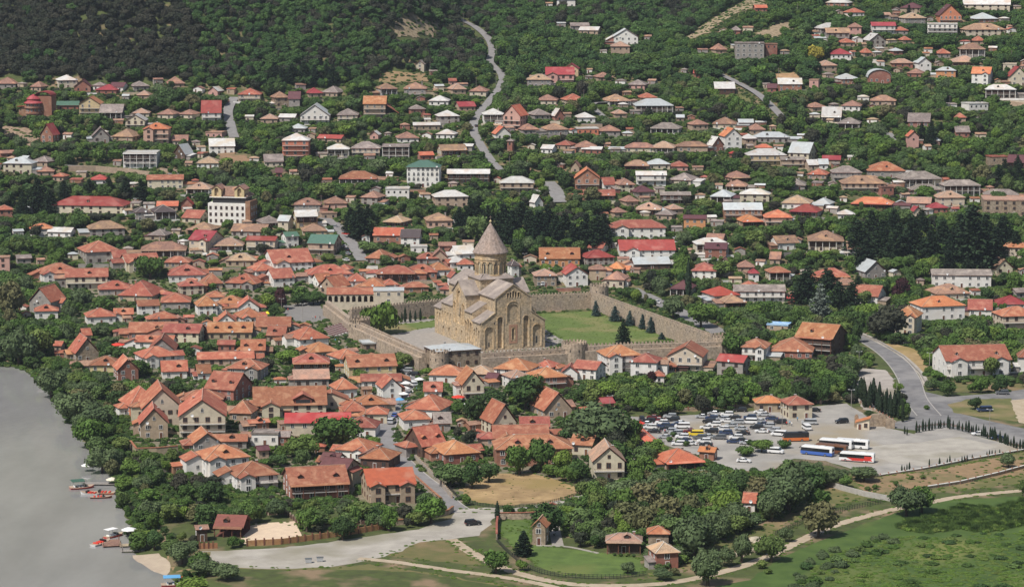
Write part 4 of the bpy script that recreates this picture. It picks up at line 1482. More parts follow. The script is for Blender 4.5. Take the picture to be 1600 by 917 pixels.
SPECIAL = dict(crimsonlong='long cream school with a wide crimson metal roof', whitehotel='white four-storey hotel with green hipped roof and arched windows',
    creamschool='long two-storey cream school with terracotta roof near dark conifers', redschool='low school with red metal roof and white front gable',
    unfinished='unfinished grey four-storey apartment block with empty window holes', pavilion='open timber garden pavilion with brown pitched roof beside cream paved floor',
    kiosk='small timber kiosk behind the split log fence', stonechapel='small cream stone chapel with grey gable on the earth knoll', derelict='long derelict white building with ruined parapet below the dark cedars',
    apartments='two-storey white apartment house with red tiled roof beside the road junction', gablehotel='cream gabled guesthouse with arched attic window and two balconies facing the river bank',
    restaurant='brick restaurant with terracotta dormered roof and columned veranda above the dancing floor', stonehut='small tall stone hut with orange gable beside the compound gate path',
    groveshed='little white shed with orange roof alone among the grove trees', bluetarp='low greenhouse covered with blue and white sheeting', carparkoffice='visitor building with terracotta hipped roof at the top of the car park',
    salmonblock='salmon two-storey block with maroon roof behind the parked white cars', stonebastion='flat-topped stone terrace building at the right edge behind the cedars',
    gallery='long tan guesthouse with white roof and two open gallery floors', aframe='steep red A-frame brick house standing alone on the left slope', pinkvilla='pink villa with white trims and vivid orange roof on the left slope',
    modern='white flat-roofed modern villa above the long stone terrace wall', redroof='white house with two-tier crimson roof beside the steep left lane', orangeblock='tan three-storey house with vivid orange roof sloping down to the right',
    peachtower='tall peach four-storey house with white hipped roof', glassvilla='grey flat-roofed villa with wide glazed floors', peachgable='peach gabled house with vivid orange roof beside the steep hill road',
    pinkhouse='pink house with wide crimson roof high above the village', brickgable='brick house with vivid orange front gable above the village trees', tileddormers='long peach house with orange roof and two dormers behind the cathedral',
    paleverandah='long pale two-storey house with silvery roof and columned verandah', threestorey='narrow white three-storey house with vivid orange gable', creamvilla='yellow-cream two-storey villa with white metal hipped roof',
    whiteblocky='plain white two-storey house with white roof among brown-roofed houses', barrel='brick house with silvery barrel roof on the right hillside', orangedormer='white three-storey house with stepped vivid orange roofs and dormer',
    bluegable='grey building with pale blue metal gable below the dark cedars', bigchalet='large chalet with vivid orange roof and timber balcony beside the curved road', crimsongrey='grey block house with crimson metal roof outside the fortress corner tower',
    whitecornerhouse='tall white house with orange hipped roof just outside the fortress wall', freshtiles='white house with mottled vivid orange tiles near the road bend', greenroof='tan house with green metal roof beside the sloping street',
    orangerect='brick house with plain vivid orange roof in the tree belt behind the old town', archhouse='brick house with arched loggia and terracotta roof in the old town', twodormer='long yellow house with terracotta roof and two dormers below the church steps',
    largedormer='large cream house with a big open dormer in its terracotta roof', brightred='cream house with a long bright red metal roof in the old town', redvilla='tan and brick villa with bright red roof and two front gables by the road',
    cafe='cream cafe house with timber gable and balcony near the white tent', arcadehouse='large brick house with arched upper loggia above the dry yellow field', whitegable='white gabled house with brown balcony right of the dry yellow field',
    porchcottage='stone cottage with pale tiled roof and open porch by the compound lawn', hilltopwhite='white two-storey house at the very top of the central hillside', redgable='peach house with a steep maroon front gable on the right hillside',
    whitecubes='white flat-roofed cube villa on the right hillside')
def autolabel(h):
    size = 'tiny' if h.w < 6.5 else ('small' if h.w < 9.5 else ('broad' if h.w > 17 else 'mid-sized'))
    lv = '' if h.st < 1.55 else ('two-storey ' if h.st < 2.4 else 'three-storey ')
    return '%s %s%s house with %s %s roof' % (size, lv, WALLW.get(h.wc, 'tan'), ROOFW[h.rc], SHAPEW[h.shape])
used = {}
plainh = []
for h in IND:
    if h.tag in SPECIAL: tag(h.root, SPECIAL[h.tag], h.cat); used[SPECIAL[h.tag]] = 1
    else: plainh.append(h)
    if h.cat == 'house': h.root['group'] = 'houses of the hillside village' if not h.old else 'tiled houses of the old town'
buckets = {}
for h in plainh:
    dd, nm, w = rel(h.cx, h.yb)
    h.base = autolabel(h); h.dd = dd
    buckets.setdefault((h.base, nm, w), []).append(h)
ORD = ['nearest', 'second', 'third', 'fourth', 'fifth', 'sixth', 'seventh']
for (base, nm, w), L in buckets.items():
    L.sort(key=lambda h: h.dd)
    for k, h in enumerate(L):
        lab = base + ', ' + w + ' ' + nm
        if len(L) > 1:
            size, rest = base.split(' ', 1)
            lab = ORD[k] + ' ' + base.replace(' house with', ' house,').replace(' roof', ' roof') + ' ' + w + ' ' + nm
        ws = lab.split()
        if len(ws) > 16:
            lab = lab.replace(' roof,', ',').replace('house with ', 'house, '); ws = lab.split()
        if len(ws) > 16: lab = lab.replace('the long ', 'the ').replace('the big ', 'the ').replace(' with arched attic', '').replace('mid-sized ', '')
        tag(h.root, lab, 'house')
_seen = {}
for h in plainh:
    l = h.root['label']
    if l in _seen: h.root['label'] = l.replace('house', 'dwelling', 1)
    _seen[l] = 1

# sheds and garden walls beside the hillside houses
OUTB = []; SHEDS = []
def free_spot(x, y, r):
    for q in list(HS) + OUTB:
        if (q.X - x) ** 2 + (q.Y - y) ** 2 < (max(q.w, q.d) * .5 + r) ** 2: return False
    if any(in_poly(np.array([x]), np.array([y]), P)[0] for P in SHEETS): return False
    for L2, w2 in STRIPS:
        if (np.hypot(L2[:, 0] - x, L2[:, 1] - y)).min() < w2 + r + 1: return False
    return True
for h in list(HS):
    if h.eave > 470 and not (h.x0 < 900 and h.eave < 720): continue
    for _ in range(2 if h.eave < 430 else 1):
        if rng.random() > .62: continue
        sd = rng.choice((-1, 1)); x = h.X + sd * (h.w / 2 + rng.uniform(4, 8)); y = h.Y + rng.uniform(-5, 6); w = rng.uniform(3.4, 6.5)
        if not free_spot(x, y, w * .55): continue
        q = House(); q.X, q.Y, q.Z = x, y, tz(x, y); q.w, q.d = w, rng.uniform(3, 4.6); q.H = rng.uniform(2.1, 2.7); q.yaw = h.yaw + rng.uniform(-12, 12)
        q.shape = rng.choice('gghsf' if h.old else 'ggsshf'); q.rc = rng.choice('otob' if h.old else 'gbwsgbpt'); q.wc = rng.choice('gtbcw'); OUTB.append(q)
        px_, py_, dp_ = project(x, y, q.Z); s_ = FPX / float(dp_); q.cx, q.yb = float(px_), float(py_); q.x0, q.x1 = q.cx - w * s_ / 2, q.cx + w * s_ / 2; q.eave = q.yb - q.H * s_; q.ridge = q.eave - 1.2 * s_
seen_s = {}
for q in OUTB:
    _, nm, w_ = rel(q.cx, q.yb); seen_s.setdefault('small %s shed with %s roof, %s %s' % (WALLW[q.wc], ROOFW[q.rc], w_, nm), []).append(q)
ORD2 = ['first', 'second', 'third', 'fourth', 'fifth', 'sixth', 'seventh', 'eighth']
for lab, L_ in seen_s.items():
    L_.sort(key=lambda q: q.yb)
    for k, q in enumerate(L_):
        l2 = lab if len(L_) == 1 else ('rearmost ' if k == 0 else ORD2[k] + ' ') + lab
        if len(l2.split()) > 16: l2 = l2.replace('small ', '').replace(' with', ',').replace('the long ', 'the ')
        root = thing('garden_shed', l2, 'shed', (q.X, q.Y, q.Z), R(q.yaw), 'sheds beside the hillside houses')
        sh = 'g' if q.shape == 's' else q.shape
        wall_mb(sh if q.shape != 's' else 'F', q.w, q.d, q.H, .4, .3, 'wall_' + q.wc, -4).build('wall', root)
        if q.shape == 's':
            m_ = MB(); e = .3; P = [(-q.w / 2 - e, -q.d / 2 - e, q.H - .12), (q.w / 2 + e, -q.d / 2 - e, q.H - .12), (q.w / 2 + e, q.d / 2 + e, q.H + .5), (-q.w / 2 - e, q.d / 2 + e, q.H + .5)]
            m_.hexa(P + [(x, y, z + .12) for x, y, z in P], 'roof_' + q.rc); m_.build('roof', root)
        else: roof_mb(sh, q.w, q.d, q.H, .4, .35, 'roof_' + q.rc, 'ridge_tile', False)[0].build('roof', root)
        inst('door', DOOR, root, (-q.w * .2, -q.d / 2 - .02, 0), 0, (.9, 1, .88))
gw = {}
for h in HS:
    if h.eave > 430 or rng.random() > .42: continue
    y = h.Y - h.d / 2 - rng.uniform(5, 9); x = h.X + rng.uniform(-6, 6)
    if not free_spot(x, y, 2.5): continue
    px_, py_, _ = project(x, y, tz(x, y)); _, nm, w_ = rel(float(px_), float(py_)); m = rng.choice(('wall_t', 'wall_g', 'wall_c', 'wall_w', 'wall_b'))
    gw.setdefault('low %s garden wall %s %s' % ({'wall_t': 'tan', 'wall_g': 'grey', 'wall_c': 'cream', 'wall_w': 'white', 'wall_b': 'brick'}[m], w_, nm), []).append((x, y, m, float(py_)))
for lab, L_ in gw.items():
    L_.sort(key=lambda q: q[3])
    for k, (x, y, m, _) in enumerate(L_):
        l2 = lab if len(L_) == 1 else ('rearmost ' if k == 0 else ORD2[k] + ' ') + lab
        root = thing('garden_wall', l2, 'wall', (x, y, tz(x, y)), R(rng.uniform(-25, 25)), 'garden walls on the hillside'); L2 = rng.uniform(7, 16)
        m_ = MB(); m_.box(-L2 / 2, L2 / 2, -.15, .15, -3, 1.7, m); m_.build('wall_body', root)
        m_ = MB(); m_.box(-L2 / 2 - .05, L2 / 2 + .05, -.22, .22, 1.7, 1.8, 'concrete_slab'); m_.build('coping', root)
        STRIPS.append((np.array([(x - L2 / 2, y), (x + L2 / 2, y)]), 1.0))
# ------------------------------------------------------------ the cathedral
def add_plate(parent, name, outline, holes, th, m, M):
    me = plate(outline, holes, th, m, name)
    me.transform(M)
    o = bpy.data.objects.new(name, me); col.objects.link(o); o.parent = parent
    return o

def lean(b, x0, x1, y0, y1, zlo, zhi, m, th=0.25):
    """slab sloping down from |x1| side (high) to x0 (low)"""
    if x0 < x1: P = [(x0, y0, zlo), (x1, y0, zhi), (x1, y1, zhi), (x0, y1, zlo)]
    else: P = [(x1, y0, zhi), (x0, y0, zlo), (x0, y1, zlo), (x1, y1, zhi)]
    b.hexa([(x, y, z - th) for x, y, z in P] + P, m)

g = hit(801.5, 545.5)
CH = thing('cathedral', 'big sandstone cathedral with a tall conical dome inside the fortress wall', 'cathedral', (g.x, g.y, g.z), R(22))
cs = 'church_stone'
b = MB()
HWD = 14.6
b.box(-HWD + .5, HWD - .5, 1.0, 55.5, -0.5, 12.0, cs)
b.box(-8, 8, 1.0, 55.5, 11, 22, cs)
for s in (-1, 1):
    for (y0, y1, z) in ((9.5, 18, 15.2), (34, 47, 15.2)):
        b.box(min(s * 7.9, s * (HWD - .5)), max(s * 7.9, s * (HWD - .5)), y0, y1, 11, z, cs)
b.box(-HWD + .5, HWD - .5, 18.3, 33.3, 11, 21.5, cs)
b.box(-7.6, 7.6, 18.4, 33.2, 21, 28.3, cs)
for (hw_, y0, y1, z, r) in ((8, 1.0, 55.5, 22, 5.4),):
    b.poly([(-hw_, y1, z), (0, y1, z + r), (hw_, y1, z)], cs)
for s in (-1, 1):      # wedges that close the aisles under their sloping roofs
    for (y0, y1, za, zb) in ((1.0, 9.6, 11.6, 15.9), (9.55, 18.4, 14.9, 18.7), (33.2, 47.4, 14.9, 18.7), (47.35, 55.5, 11.6, 15.7)):
        xo, xi = s * (HWD - .1), s * 7.95
        P = [(xi, y0, 10.9), (xo, y0, 10.9), (xo, y0, za), (xi, y0, zb)]; Q = [(x, y1, z) for x, y, z in P]
        if s > 0: b.hexa([P[0], P[1], Q[1], Q[0], P[3], P[2], Q[2], Q[3]], cs)
        else: b.hexa([P[1], P[0], Q[0], Q[1], P[2], P[3], Q[3], Q[2]], cs)
b.build('nave_walls', CH)
# roofs
b = MB()
def gable_y(b, hw, y0, y1, z, r, m, oh=.5):
    for s in (-1, 1):
        P = [(s * (hw + oh), y0, z - oh * r / hw), (0, y0, z + r), (0, y1, z + r), (s * (hw + oh), y1, z - oh * r / hw)]
        if s < 0: P = P[::-1]
        P = P if s < 0 else P
        i = len(b.v); b.v += [(x, y, zz) for x, y, zz in P] + [(x, y, zz + .3) for x, y, zz in P]; k = b.mi(m)
        for q in ((3, 2, 1, 0), (4, 5, 6, 7), (0, 1, 5, 4), (1, 2, 6, 5), (2, 3, 7, 6), (3, 0, 4, 7)): b.f.append(tuple(i + a for a in q)); b.m.append(k)
def gable_x(b, hd, x0, x1, yc, z, r, m, oh=.5):
    for s in (-1, 1):
        P = [(x0, yc + s * (hd + oh), z - oh * r / hd), (x1, yc + s * (hd + oh), z - oh * r / hd), (x1, yc, z + r), (x0, yc, z + r)]
        i = len(b.v); b.v += P + [(x, y, zz + .3) for x, y, zz in P]; k = b.mi(m)
        for q in ((3, 2, 1, 0), (4, 5, 6, 7), (0, 1, 5, 4), (1, 2, 6, 5), (2, 3, 7, 6), (3, 0, 4, 7)): b.f.append(tuple(i + a for a in q)); b.m.append(k)
cr = 'church_roof'
gable_y(b, 8.2, -0.5, 18.8, 22.2, 5.5, cr); gable_y(b, 8.2, 33, 56, 22.2, 5.5, cr)
b.build('nave_roof', CH)
for xa, xb in ((-HWD - .5, -6.8), (6.8, HWD + .5)):
    b = MB(); gable_x(b, 7.6, xa, xb, 25.8, 21.5, 5.2, cr); b.build('transept_roof', CH)
for s in (-1, 1):
    b = MB()
    lean(b, s * (HWD + .6), s * 7.9, -0.4, 9.6, 11.9, 16.2, cr)
    lean(b, s * (HWD + .6), s * 7.9, 9.6, 18.4, 15.0, 19.0, cr)
    lean(b, s * (HWD + .6), s * 7.9, 33.2, 47.4, 15.0, 19.0, cr)
    lean(b, s * (HWD + .6), s * 7.9, 47.4, 56, 11.8, 16.0, cr)
    b.build('aisle_roof', CH)
# low roofs round the foot of the drum
b = MB()
for a, (dx, dy) in enumerate(((0, -1), (1, 0), (0, 1), (-1, 0))):
    c, s = math.cos(a * math.pi / 2), math.sin(a * math.pi / 2)
    P = [(-8.1, -8.1, 27.9), (8.1, -8.1, 27.9), (4.8, -5.2, 30.0), (-4.8, -5.2, 30.0)]
    Q = [(x * c - y * s, x * s + y * c + 25.8, z) for x, y, z in P]
    b.poly(Q, cr); b.poly([(x, y, z - .3) for x, y, z in Q][::-1], cr)
    b.poly([Q[1], Q[0], (Q[0][0], Q[0][1], Q[0][2] - .3), (Q[1][0], Q[1][1], Q[1][2] - .3)], cr)
b.build('crossing_roof', CH)
# east facade: a thick plate with deep niches
out = [(-HWD, -0.5), (HWD, -0.5), (HWD, 12.0), (8.2, 16.2), (8.2, 22.2), (0, 27.9), (-8.2, 22.2), (-8.2, 16.2), (-HWD, 12.0)]
holes = [arch(-5.9, .9, 2.2, 13.0), arch(5.9, .9, 2.2, 13.0), arch(-10.9, .9, 3.5, 9.0), arch(10.9, .9, 3.5, 9.0), arch(0, 4.2, 0.8, 4.6, 6),
         arch(-2.4, 22.3, .75, 1.8, 5), arch(0, 22.3, .8, 2.5, 5), arch(2.4, 22.3, .75, 1.8, 5), arch(-1.2, 22.3, .75, 2.2, 5), arch(1.2, 22.3, .75, 2.2, 5), arch(0, 11.8, 4.6, 7.6, 12)]
add_plate(CH, 'east_facade', out, holes, .95, cs, Matrix.Translation((0, -0.3, 0)))
b = MB(); b.box(-HWD + .6, HWD - .6, .62, 1.1, 0, 12, cs); b.box(-2.4, 2.4, .1, .7, 11.6, 19.6, cs); b.box(-12.8, -9, .2, .64, .5, 10.2, cs); b.box(9, 12.8, .2, .64, .5, 10.2, cs); b.build('niche_backs', CH)
def arch_band(b, cx, z0, w, h, y, t, m, n=14, dy=.35):
    r = w / 2; zc = z0 + h - r
    pts = [(cx - r, z0)] + [(cx - r * math.cos(math.pi * k / n), zc + r * math.sin(math.pi * k / n)) for k in range(n + 1)] + [(cx + r, z0)]
    for (xa, za), (xb, zb) in zip(pts, pts[1:]): b.beam((xa, y, za), (xb, y, zb), dy, t, m)
b = MB()
for cx, z0, w, h in ((-5.9, .8, 2.9, 13.6), (5.9, .8, 2.9, 13.6), (-10.9, .8, 4.3, 9.6), (10.9, .8, 4.3, 9.6), (0, 11.2, 6.0, 9.4), (0, 3.8, 1.6, 5.6), (-2.4, 22.1, 1.2, 2.3), (0, 22.1, 1.2, 3.1), (2.4, 22.1, 1.2, 2.3)):
    arch_band(b, cx, z0, w, h, -0.38, .22, 'drum_ochre')
for (xa, za), (xb, zb) in zip(out[2:], out[3:]): b.beam((xa, -.4, za - .15), (xb, -.4, zb - .15), .5, .35, cs)
b.build('facade_moulding', CH)
b = MB(); b.box(-1.9, -1.0, -.42, -.3, 2.6, 10.6, 'red_stone'); b.box(1.0, 1.9, -.42, -.3, 2.6, 10.6, 'red_stone'); b.box(-1.0, 1.0, -.42, -.3, 9.6, 10.6, 'red_stone'); b.box(-1.0, 1.0, -.42, -.3, 2.6, 3.5, 'red_stone')
b.build('window_surround', CH)
for (x, z, w_, h_) in ((0, 6.4, .7, 4.0), (-10.9, 2.6, .6, 2.0), (10.9, 3.6, .7, 3.0), (-8.6, 11.6, .5, .9), (9.4, 12.1, .5, .9)):
    q = MB(); q.box(x - w_ / 2, x + w_ / 2, .3 if abs(x) < 1 else (-.33 if abs(x) < 10 else .16), .6 if abs(x) < 1 else (.24 if abs(x) > 10 else -.29), z - h_ / 2, z + h_ / 2, 'glass'); q.build('window', CH)
# long side walls with blind arcades
sideout = [(0, -.5), (56, -.5), (56, 11.8), (47.4, 11.8), (47.4, 15), (33.4, 15), (33.4, 21.4), (25.8, 26.6), (18.2, 21.4), (18.2, 15), (9.6, 15), (9.6, 11.8), (0, 11.8)]
sh = [arch(2.4, 1, 1.8, 7.5), arch(5.0, 1, 1.8, 8.5), arch(7.6, 1, 1.8, 7.5), arch(11.4, 1, 2.2, 9.5), arch(14.2, 1, 2.2, 10.5), arch(17, 1, 2.0, 9.5),
      arch(20.6, 8, 1.8, 9), arch(25.8, 8, 4.0, 14.5, 12), arch(31.0, 8, 1.8, 9), arch(22.6, 1.2, 1.6, 4.6), arch(29.2, 1.2, 1.6, 4.6),
      arch(36.4, 6, 1.9, 6.5), arch(39.6, 6, 1.9, 7), arch(42.8, 6, 1.9, 6.5), arch(46, 6, 1.6, 6), arch(49.6, 4, 1.8, 5.6), arch(52.8, 4, 1.8, 5.6), arch(38, .8, 2.2, 4), arch(45, .8, 2.2, 3.6)]
for s in (-1, 1):
    M = Matrix.Translation((s * HWD, 0, 0)) @ Matrix.Rotation(R(90), 4, 'Z')
    if s < 0: M = Matrix.Translation((-HWD, 0, 0)) @ Matrix.Scale(-1, 4, (1, 0, 0)) @ Matrix.Rotation(R(90), 4, 'Z')
    add_plate(CH, 'side_wall', sideout, sh, 0.55, cs, M)
    b = MB()
    for a in ((25.8, 8, 4.8, 15.3), (20.6, 8, 2.4, 9.5), (31, 8, 2.4, 9.5), (11.4, 1, 2.7, 9.9), (14.2, 1, 2.7, 10.9), (17, 1, 2.5, 9.9)):
        q = MB(); arch_band(q, a[0], a[1], a[2], a[3], 0, .2, 'drum_ochre')
        i = len(b.v); b.v += [(s * (HWD + .08) + y, x, z) for x, y, z in q.v]; k = b.mi('drum_ochre')
        for f in q.f: b.f.append(tuple(i + t for t in f)); b.m.append(k)
    b.build('side_moulding', CH)
    for (y, z, w_, h_) in ((25.8, 13, .9, 4.6), (20.6, 4, .7, 2.2), (14.2, 5.5, .6, 2.4), (5.0, 4.6, .6, 2.0), (39.6, 8.5, .6, 2.4), (31, 4, .7, 2.2), (49.6, 6.4, .5, 1.8), (10.8, 13.6, .5, .9)):
        q = MB(); x = s * (HWD - .56); q.box(min(x, x + s * .06), max(x, x + s * .06), y - w_ / 2, y + w_ / 2, z - h_ / 2, z + h_ / 2, 'glass'); q.build('window', CH)
# drum
DC = (0, 25.8)
b = MB()
b.cyl(DC, 6.3, 6.3, 28.0, 38.6, 32, 'drum_green', cap=False)
b.cyl(DC, 6.95, 6.95, 27.6, 29.4, 32, 'drum_ochre')
b.build('drum', CH)
for k in range(16):
    a = 2 * math.pi * (k + .5) / 16
    q = MB(); q.box(-.17, .17, -.45, .2, 29.3, 34.6, 'drum_ochre'); q.box(-.62, .62, -.42, .2, 34.0, 34.9, 'drum_ochre')
    o = q.build('pilaster', CH, (DC[0] + 6.45 * math.sin(a), DC[1] - 6.45 * math.cos(a), 0), a)
for k in range(16):
    a = 2 * math.pi * k / 16
    q = MB(); w_ = .34
    q.poly([(x, -.06, z) for x, z in arch(0, 30.0, w_ * 2, 4.0, 6)][::-1], 'glass' if k % 2 == 0 else 'drum_green')
    q.box(-w_ - .12, -w_, -.16, .05, 30, 33.6, 'drum_ochre'); q.box(w_, w_ + .12, -.16, .05, 30, 33.6, 'drum_ochre')
    q.build('window', CH, (DC[0] + 6.35 * math.sin(a), DC[1] - 6.35 * math.cos(a), 0), a)
b = MB()
b.lathe(DC, [(6.75, 34.8), (6.75, 35.6), (7.0, 35.6), (7.0, 35.95), (6.8, 36.0), (6.8, 37.3), (7.05, 37.4), (7.05, 37.8), (7.25, 38.0), (7.35, 38.6)], 32, 'drum_ochre')
b.build('drum_band', CH)
b = MB(); b.lathe(DC, [(7.2, 38.35), (7.75, 38.3), (7.75, 38.7), (5.3, 42.6), (3.0, 46.6), (0.28, 51.0), (0.2, 51.3)], 16, 'cone_stone'); b.build('dome_cone', CH)
b = MB()
b.lathe(DC, [(0.2, 51.2), (.5, 51.5), (.55, 51.9), (.3, 52.2), (.1, 52.4), (.1, 52.6)], 10, 'wall_y')
b.box(-.07, .07, DC[1] - .07, DC[1] + .07, 52.4, 54.2, 'rail'); b.box(-.55, .55, DC[1] - .07, DC[1] + .07, 53.4, 53.55, 'rail')
b.build('cross_finial', CH)

# ------------------------------------------------------------ fortress wall
def merlons(b, a, c, z, m, step=1.55, w=.8, h=.95, t=.5, side=0):
    a = Vector(a); c = Vector(c); L = (c - a).length; d = (c - a).normalized(); n = int(L / step); nr_ = Vector((-d.y, d.x))
    rot = math.atan2(d.y, d.x)
    for k in range(n):
        p = a + d * (step * (k + .5)) + nr_ * side
        b.box(-w / 2, w / 2, -t / 2, t / 2, z - .02, z + h * .7, m, rot, (p.x, p.y))
        # pointed head
        co, si = math.cos(rot), math.sin(rot)
        def T(x, y, zz): return (p.x + x * co - y * si, p.y + x * si + y * co, zz)
        z1 = z + h * .7; z2 = z + h
        A = [T(-w / 2, -t / 2, z1), T(w / 2, -t / 2, z1), T(w / 2, t / 2, z1), T(-w / 2, t / 2, z1)]; rA = T(0, -t / 2, z2); rB = T(0, t / 2, z2)
        for f in ((A[0], A[1], rA), (A[1], A[2], rB, rA), (A[2], A[3], rB), (A[3], A[0], rA, rB)): b.poly(f, m)
def fort_wall(p, q, h, label, th=2.0, broken=0, crenel=True, name='fortress_wall', cat='wall'):
    A = hit(*p); B = hit(*q); A2 = Vector((A.x, A.y)); B2 = Vector((B.x, B.y)); L = (B2 - A2).length; rot = math.atan2(B2.y - A2.y, B2.x - A2.x)
    base = min(A.z, B.z); 
    root = thing(name, label, cat, ((A.x + B.x) / 2, (A.y + B.y) / 2, base), rot)
    b = MB(); b.box(-L / 2, L / 2, -th / 2, th / 2, -3, h, 'fort_stone')
    # walk along the inside with a lower parapet
    b.box(-L / 2, L / 2, th / 2, th / 2 + 1.3, -3, h - 1.8, 'fort_stone')
    b.build('wall_body', root)
    if crenel:
        m = MB(); merlons(m, (-L / 2, 0), (L / 2, 0), h, 'fort_stone', side=-.5); m.build('battlement', root)
    k = MB()
    for i in range(int(L / 4)):
        x = -L / 2 + 2 + i * 4
        k.box(x - .18, x + .18, -th / 2 - .02, -th / 2 + .02, h - 1.6, h - .9, 'glass')
        k.box(x - .18, x + .18, th / 2 - .02, th / 2 + .02, h - 1.3, h - .8, 'glass')
    k.build('arrow_slit', root)
    STRIPS.append((np.array([(A.x, A.y), (B.x, B.y)]), 3.5))
    return root
def tower(p, r, h, label, n=20, square=False, name='wall_tower'):
    A = hit(*p)
    root = thing(name, label, 'tower', (A.x, A.y, A.z))
    b = MB(); 
    b.lathe((0, 0), [(r * 1.06, -3), (r * 1.02, h * .5), (r, h), (r - .5, h), (r - .5, h - 1), (0.01, h - 1)], 4 if square else n, 'fort_stone'); b.build('tower_body', root)
    m = MB(); nn = int(2 * math.pi * r / 1.6)
    for k in range(nn):
        a = 2 * math.pi * k / nn
        m.box(-.4, .4, -.25, .25, h - .02, h + .85, 'fort_stone', a + math.pi / 2, ((r - .27) * math.cos(a), (r - .27) * math.sin(a)))
    m.build('battlement', root)
    k = MB()
    for a in (-1.9, -1.2, -2.6):
        k.box(-.2, .2, -.1, .1, h - 3, h - 2, 'glass', a + math.pi / 2, (r * 1.0 * math.cos(a), r * math.sin(a)))
    k.build('arrow_slit', root)
    STRIPS.append((np.array([(A.x, A.y), (A.x + .1, A.y)]), r + 1))
    return root
fort_wall((895, 568), (752, 576), 6.4, 'front fortress wall with pointed battlements below the cathedral facade')
fort_wall((1126, 560), (895, 568), 7.2, 'front fortress wall running from round tower to corner tower')
fort_wall((925, 482), (1126, 557), 7.6, 'long diagonal fortress wall between the church lawn and outer road')
fort_wall((690, 493), (925, 482), 7.4, 'rear fortress wall behind the cathedral and church lawn')
fort_wall((548, 507), (690, 493), 7.2, 'rear fortress wall behind the row of cypresses, below the museum')
fort_wall((663, 578), (561, 531), 7.0, 'left fortress wall running up from gatehouse to the square tower')
fort_wall((553, 524), (512, 492), 6.5, 'short ruined fortress wall beside the red seating steps', crenel=False)
tower((897, 567), 5.2, 8.2, 'round fortress tower in the front wall right of the cathedral')
tower((1127, 557), 4.6, 8.6, 'corner fortress tower at the right end of the front wall')
tower((936, 478), 4.4, 9.6, 'rear corner fortress tower beyond the church lawn')
tower((562, 529), 4.6, 8.6, 'square fortress tower beside the red seating steps', square=True)
tower((686, 578), 3.8, 7.2, 'half-round gatehouse tower under the white roofed gate building')
# gate building with a pale metal roof
def custom_house(name, label, cat, pos, w, d, H, yaw, shape, rc, wc, pitch=.3, oh=.5, nwin=4, opt=''):
    h = House(); h.name = name; h.cat = cat; h.w = w; h.d = d; h.H = H; h.st = H / ST; h.yaw = yaw; h.shape = shape; h.rc = rc; h.wc = wc; h.pitch = pitch; h.oh = oh
    g = hit(*pos); half = (w * abs(math.sin(R(yaw))) + d * math.cos(R(yaw))) / 2 * .9
    h.X, h.Y, h.Z = g.x, g.y + half, g.z; h.opt = opt; h.tag = name; h.x0, h.x1 = 0, 100; h.old = False
    _, _, dep = project(g.x, g.y, g.z); h.s = FPX / float(dep); h.eave = pos[1] - H * h.s; h.ridge = h.eave - 8; h.cx = pos[0]; h.yb = pos[1]
    h.x0, h.x1 = pos[0] - w * h.s / 2, pos[0] + w * h.s / 2
    r = place_house(h); tag(r, label, cat); EXTRA.append(h)
    return r
EXTRA = []
custom_house('gate_building', 'low stone gate building with pale metal roof at the fortress front', 'gatehouse', (706, 576), 19, 15, 7.2, 22, 'h', 's', 's', .22)
# museum arcade on top of the rear wall
def arcade_building(name, label, pos, w, d, H, yaw, n, aw, ah, roof, base_h, wallm='wall_c', rh=2.6):
    g = hit(*pos)
    root = thing(name, label, 'building', (g.x, g.y + d / 2, g.z), R(yaw))
    step = w / n
    holes = [arch(-w / 2 + step * (k + .5), base_h + .3, aw, ah) for k in range(n)]
    add_plate(root, 'arcade', [(-w / 2, -3), (w / 2, -3), (w / 2, H), (-w / 2, H)], holes, .5, wallm, Matrix.Translation((0, -d / 2, 0)))
    b = MB(); b.box(-w / 2, w / 2, -d / 2 + 3.6, d / 2, -3, H - .02, 'wall_k'); b.box(-w / 2, -w / 2 + .4, -d / 2 + .5, -d / 2 + 3.6, -3, H - .02, wallm); b.box(w / 2 - .4, w / 2, -d / 2 + .5, -d / 2 + 3.6, -3, H - .02, wallm)  # back wall coloured dark to stand for the shade behind the arches
    b.box(-w / 2 + .4, w / 2 - .4, -d / 2 + .5, -d / 2 + 3.6, -3, base_h, wallm)
    b.build('wall', root)
    r, _ = roof_mb('g', w, d, H, rh / (d / 2), .35, roof, 'ridge_tile'); r.build('roof', root)
    h = House(); h.X, h.Y, h.w, h.d, h.yaw = g.x, g.y + d / 2, w, d, yaw; h.x0, h.x1, h.eave, h.ridge, h.yb, h.Z, h.H = pos[0] - w * 1.7, pos[0] + w * 1.7, pos[1] - 18, pos[1] - 26, pos[1], g.z, H; EXTRA.append(h)
    return root
arcade_building('museum_building', 'long museum wing with orange roof and a row of arches by the square', (548, 485), 22, 7, 7.6, 2, 8, 1.7, 3.0, 'roof_t', 3.6)
custom_house('museum_hall', 'museum hall with flat silvery roof and two dark openings', 'building', (607, 486), 14, 9, 9.5, 2, 'g', 's', 'c', .25, .2)
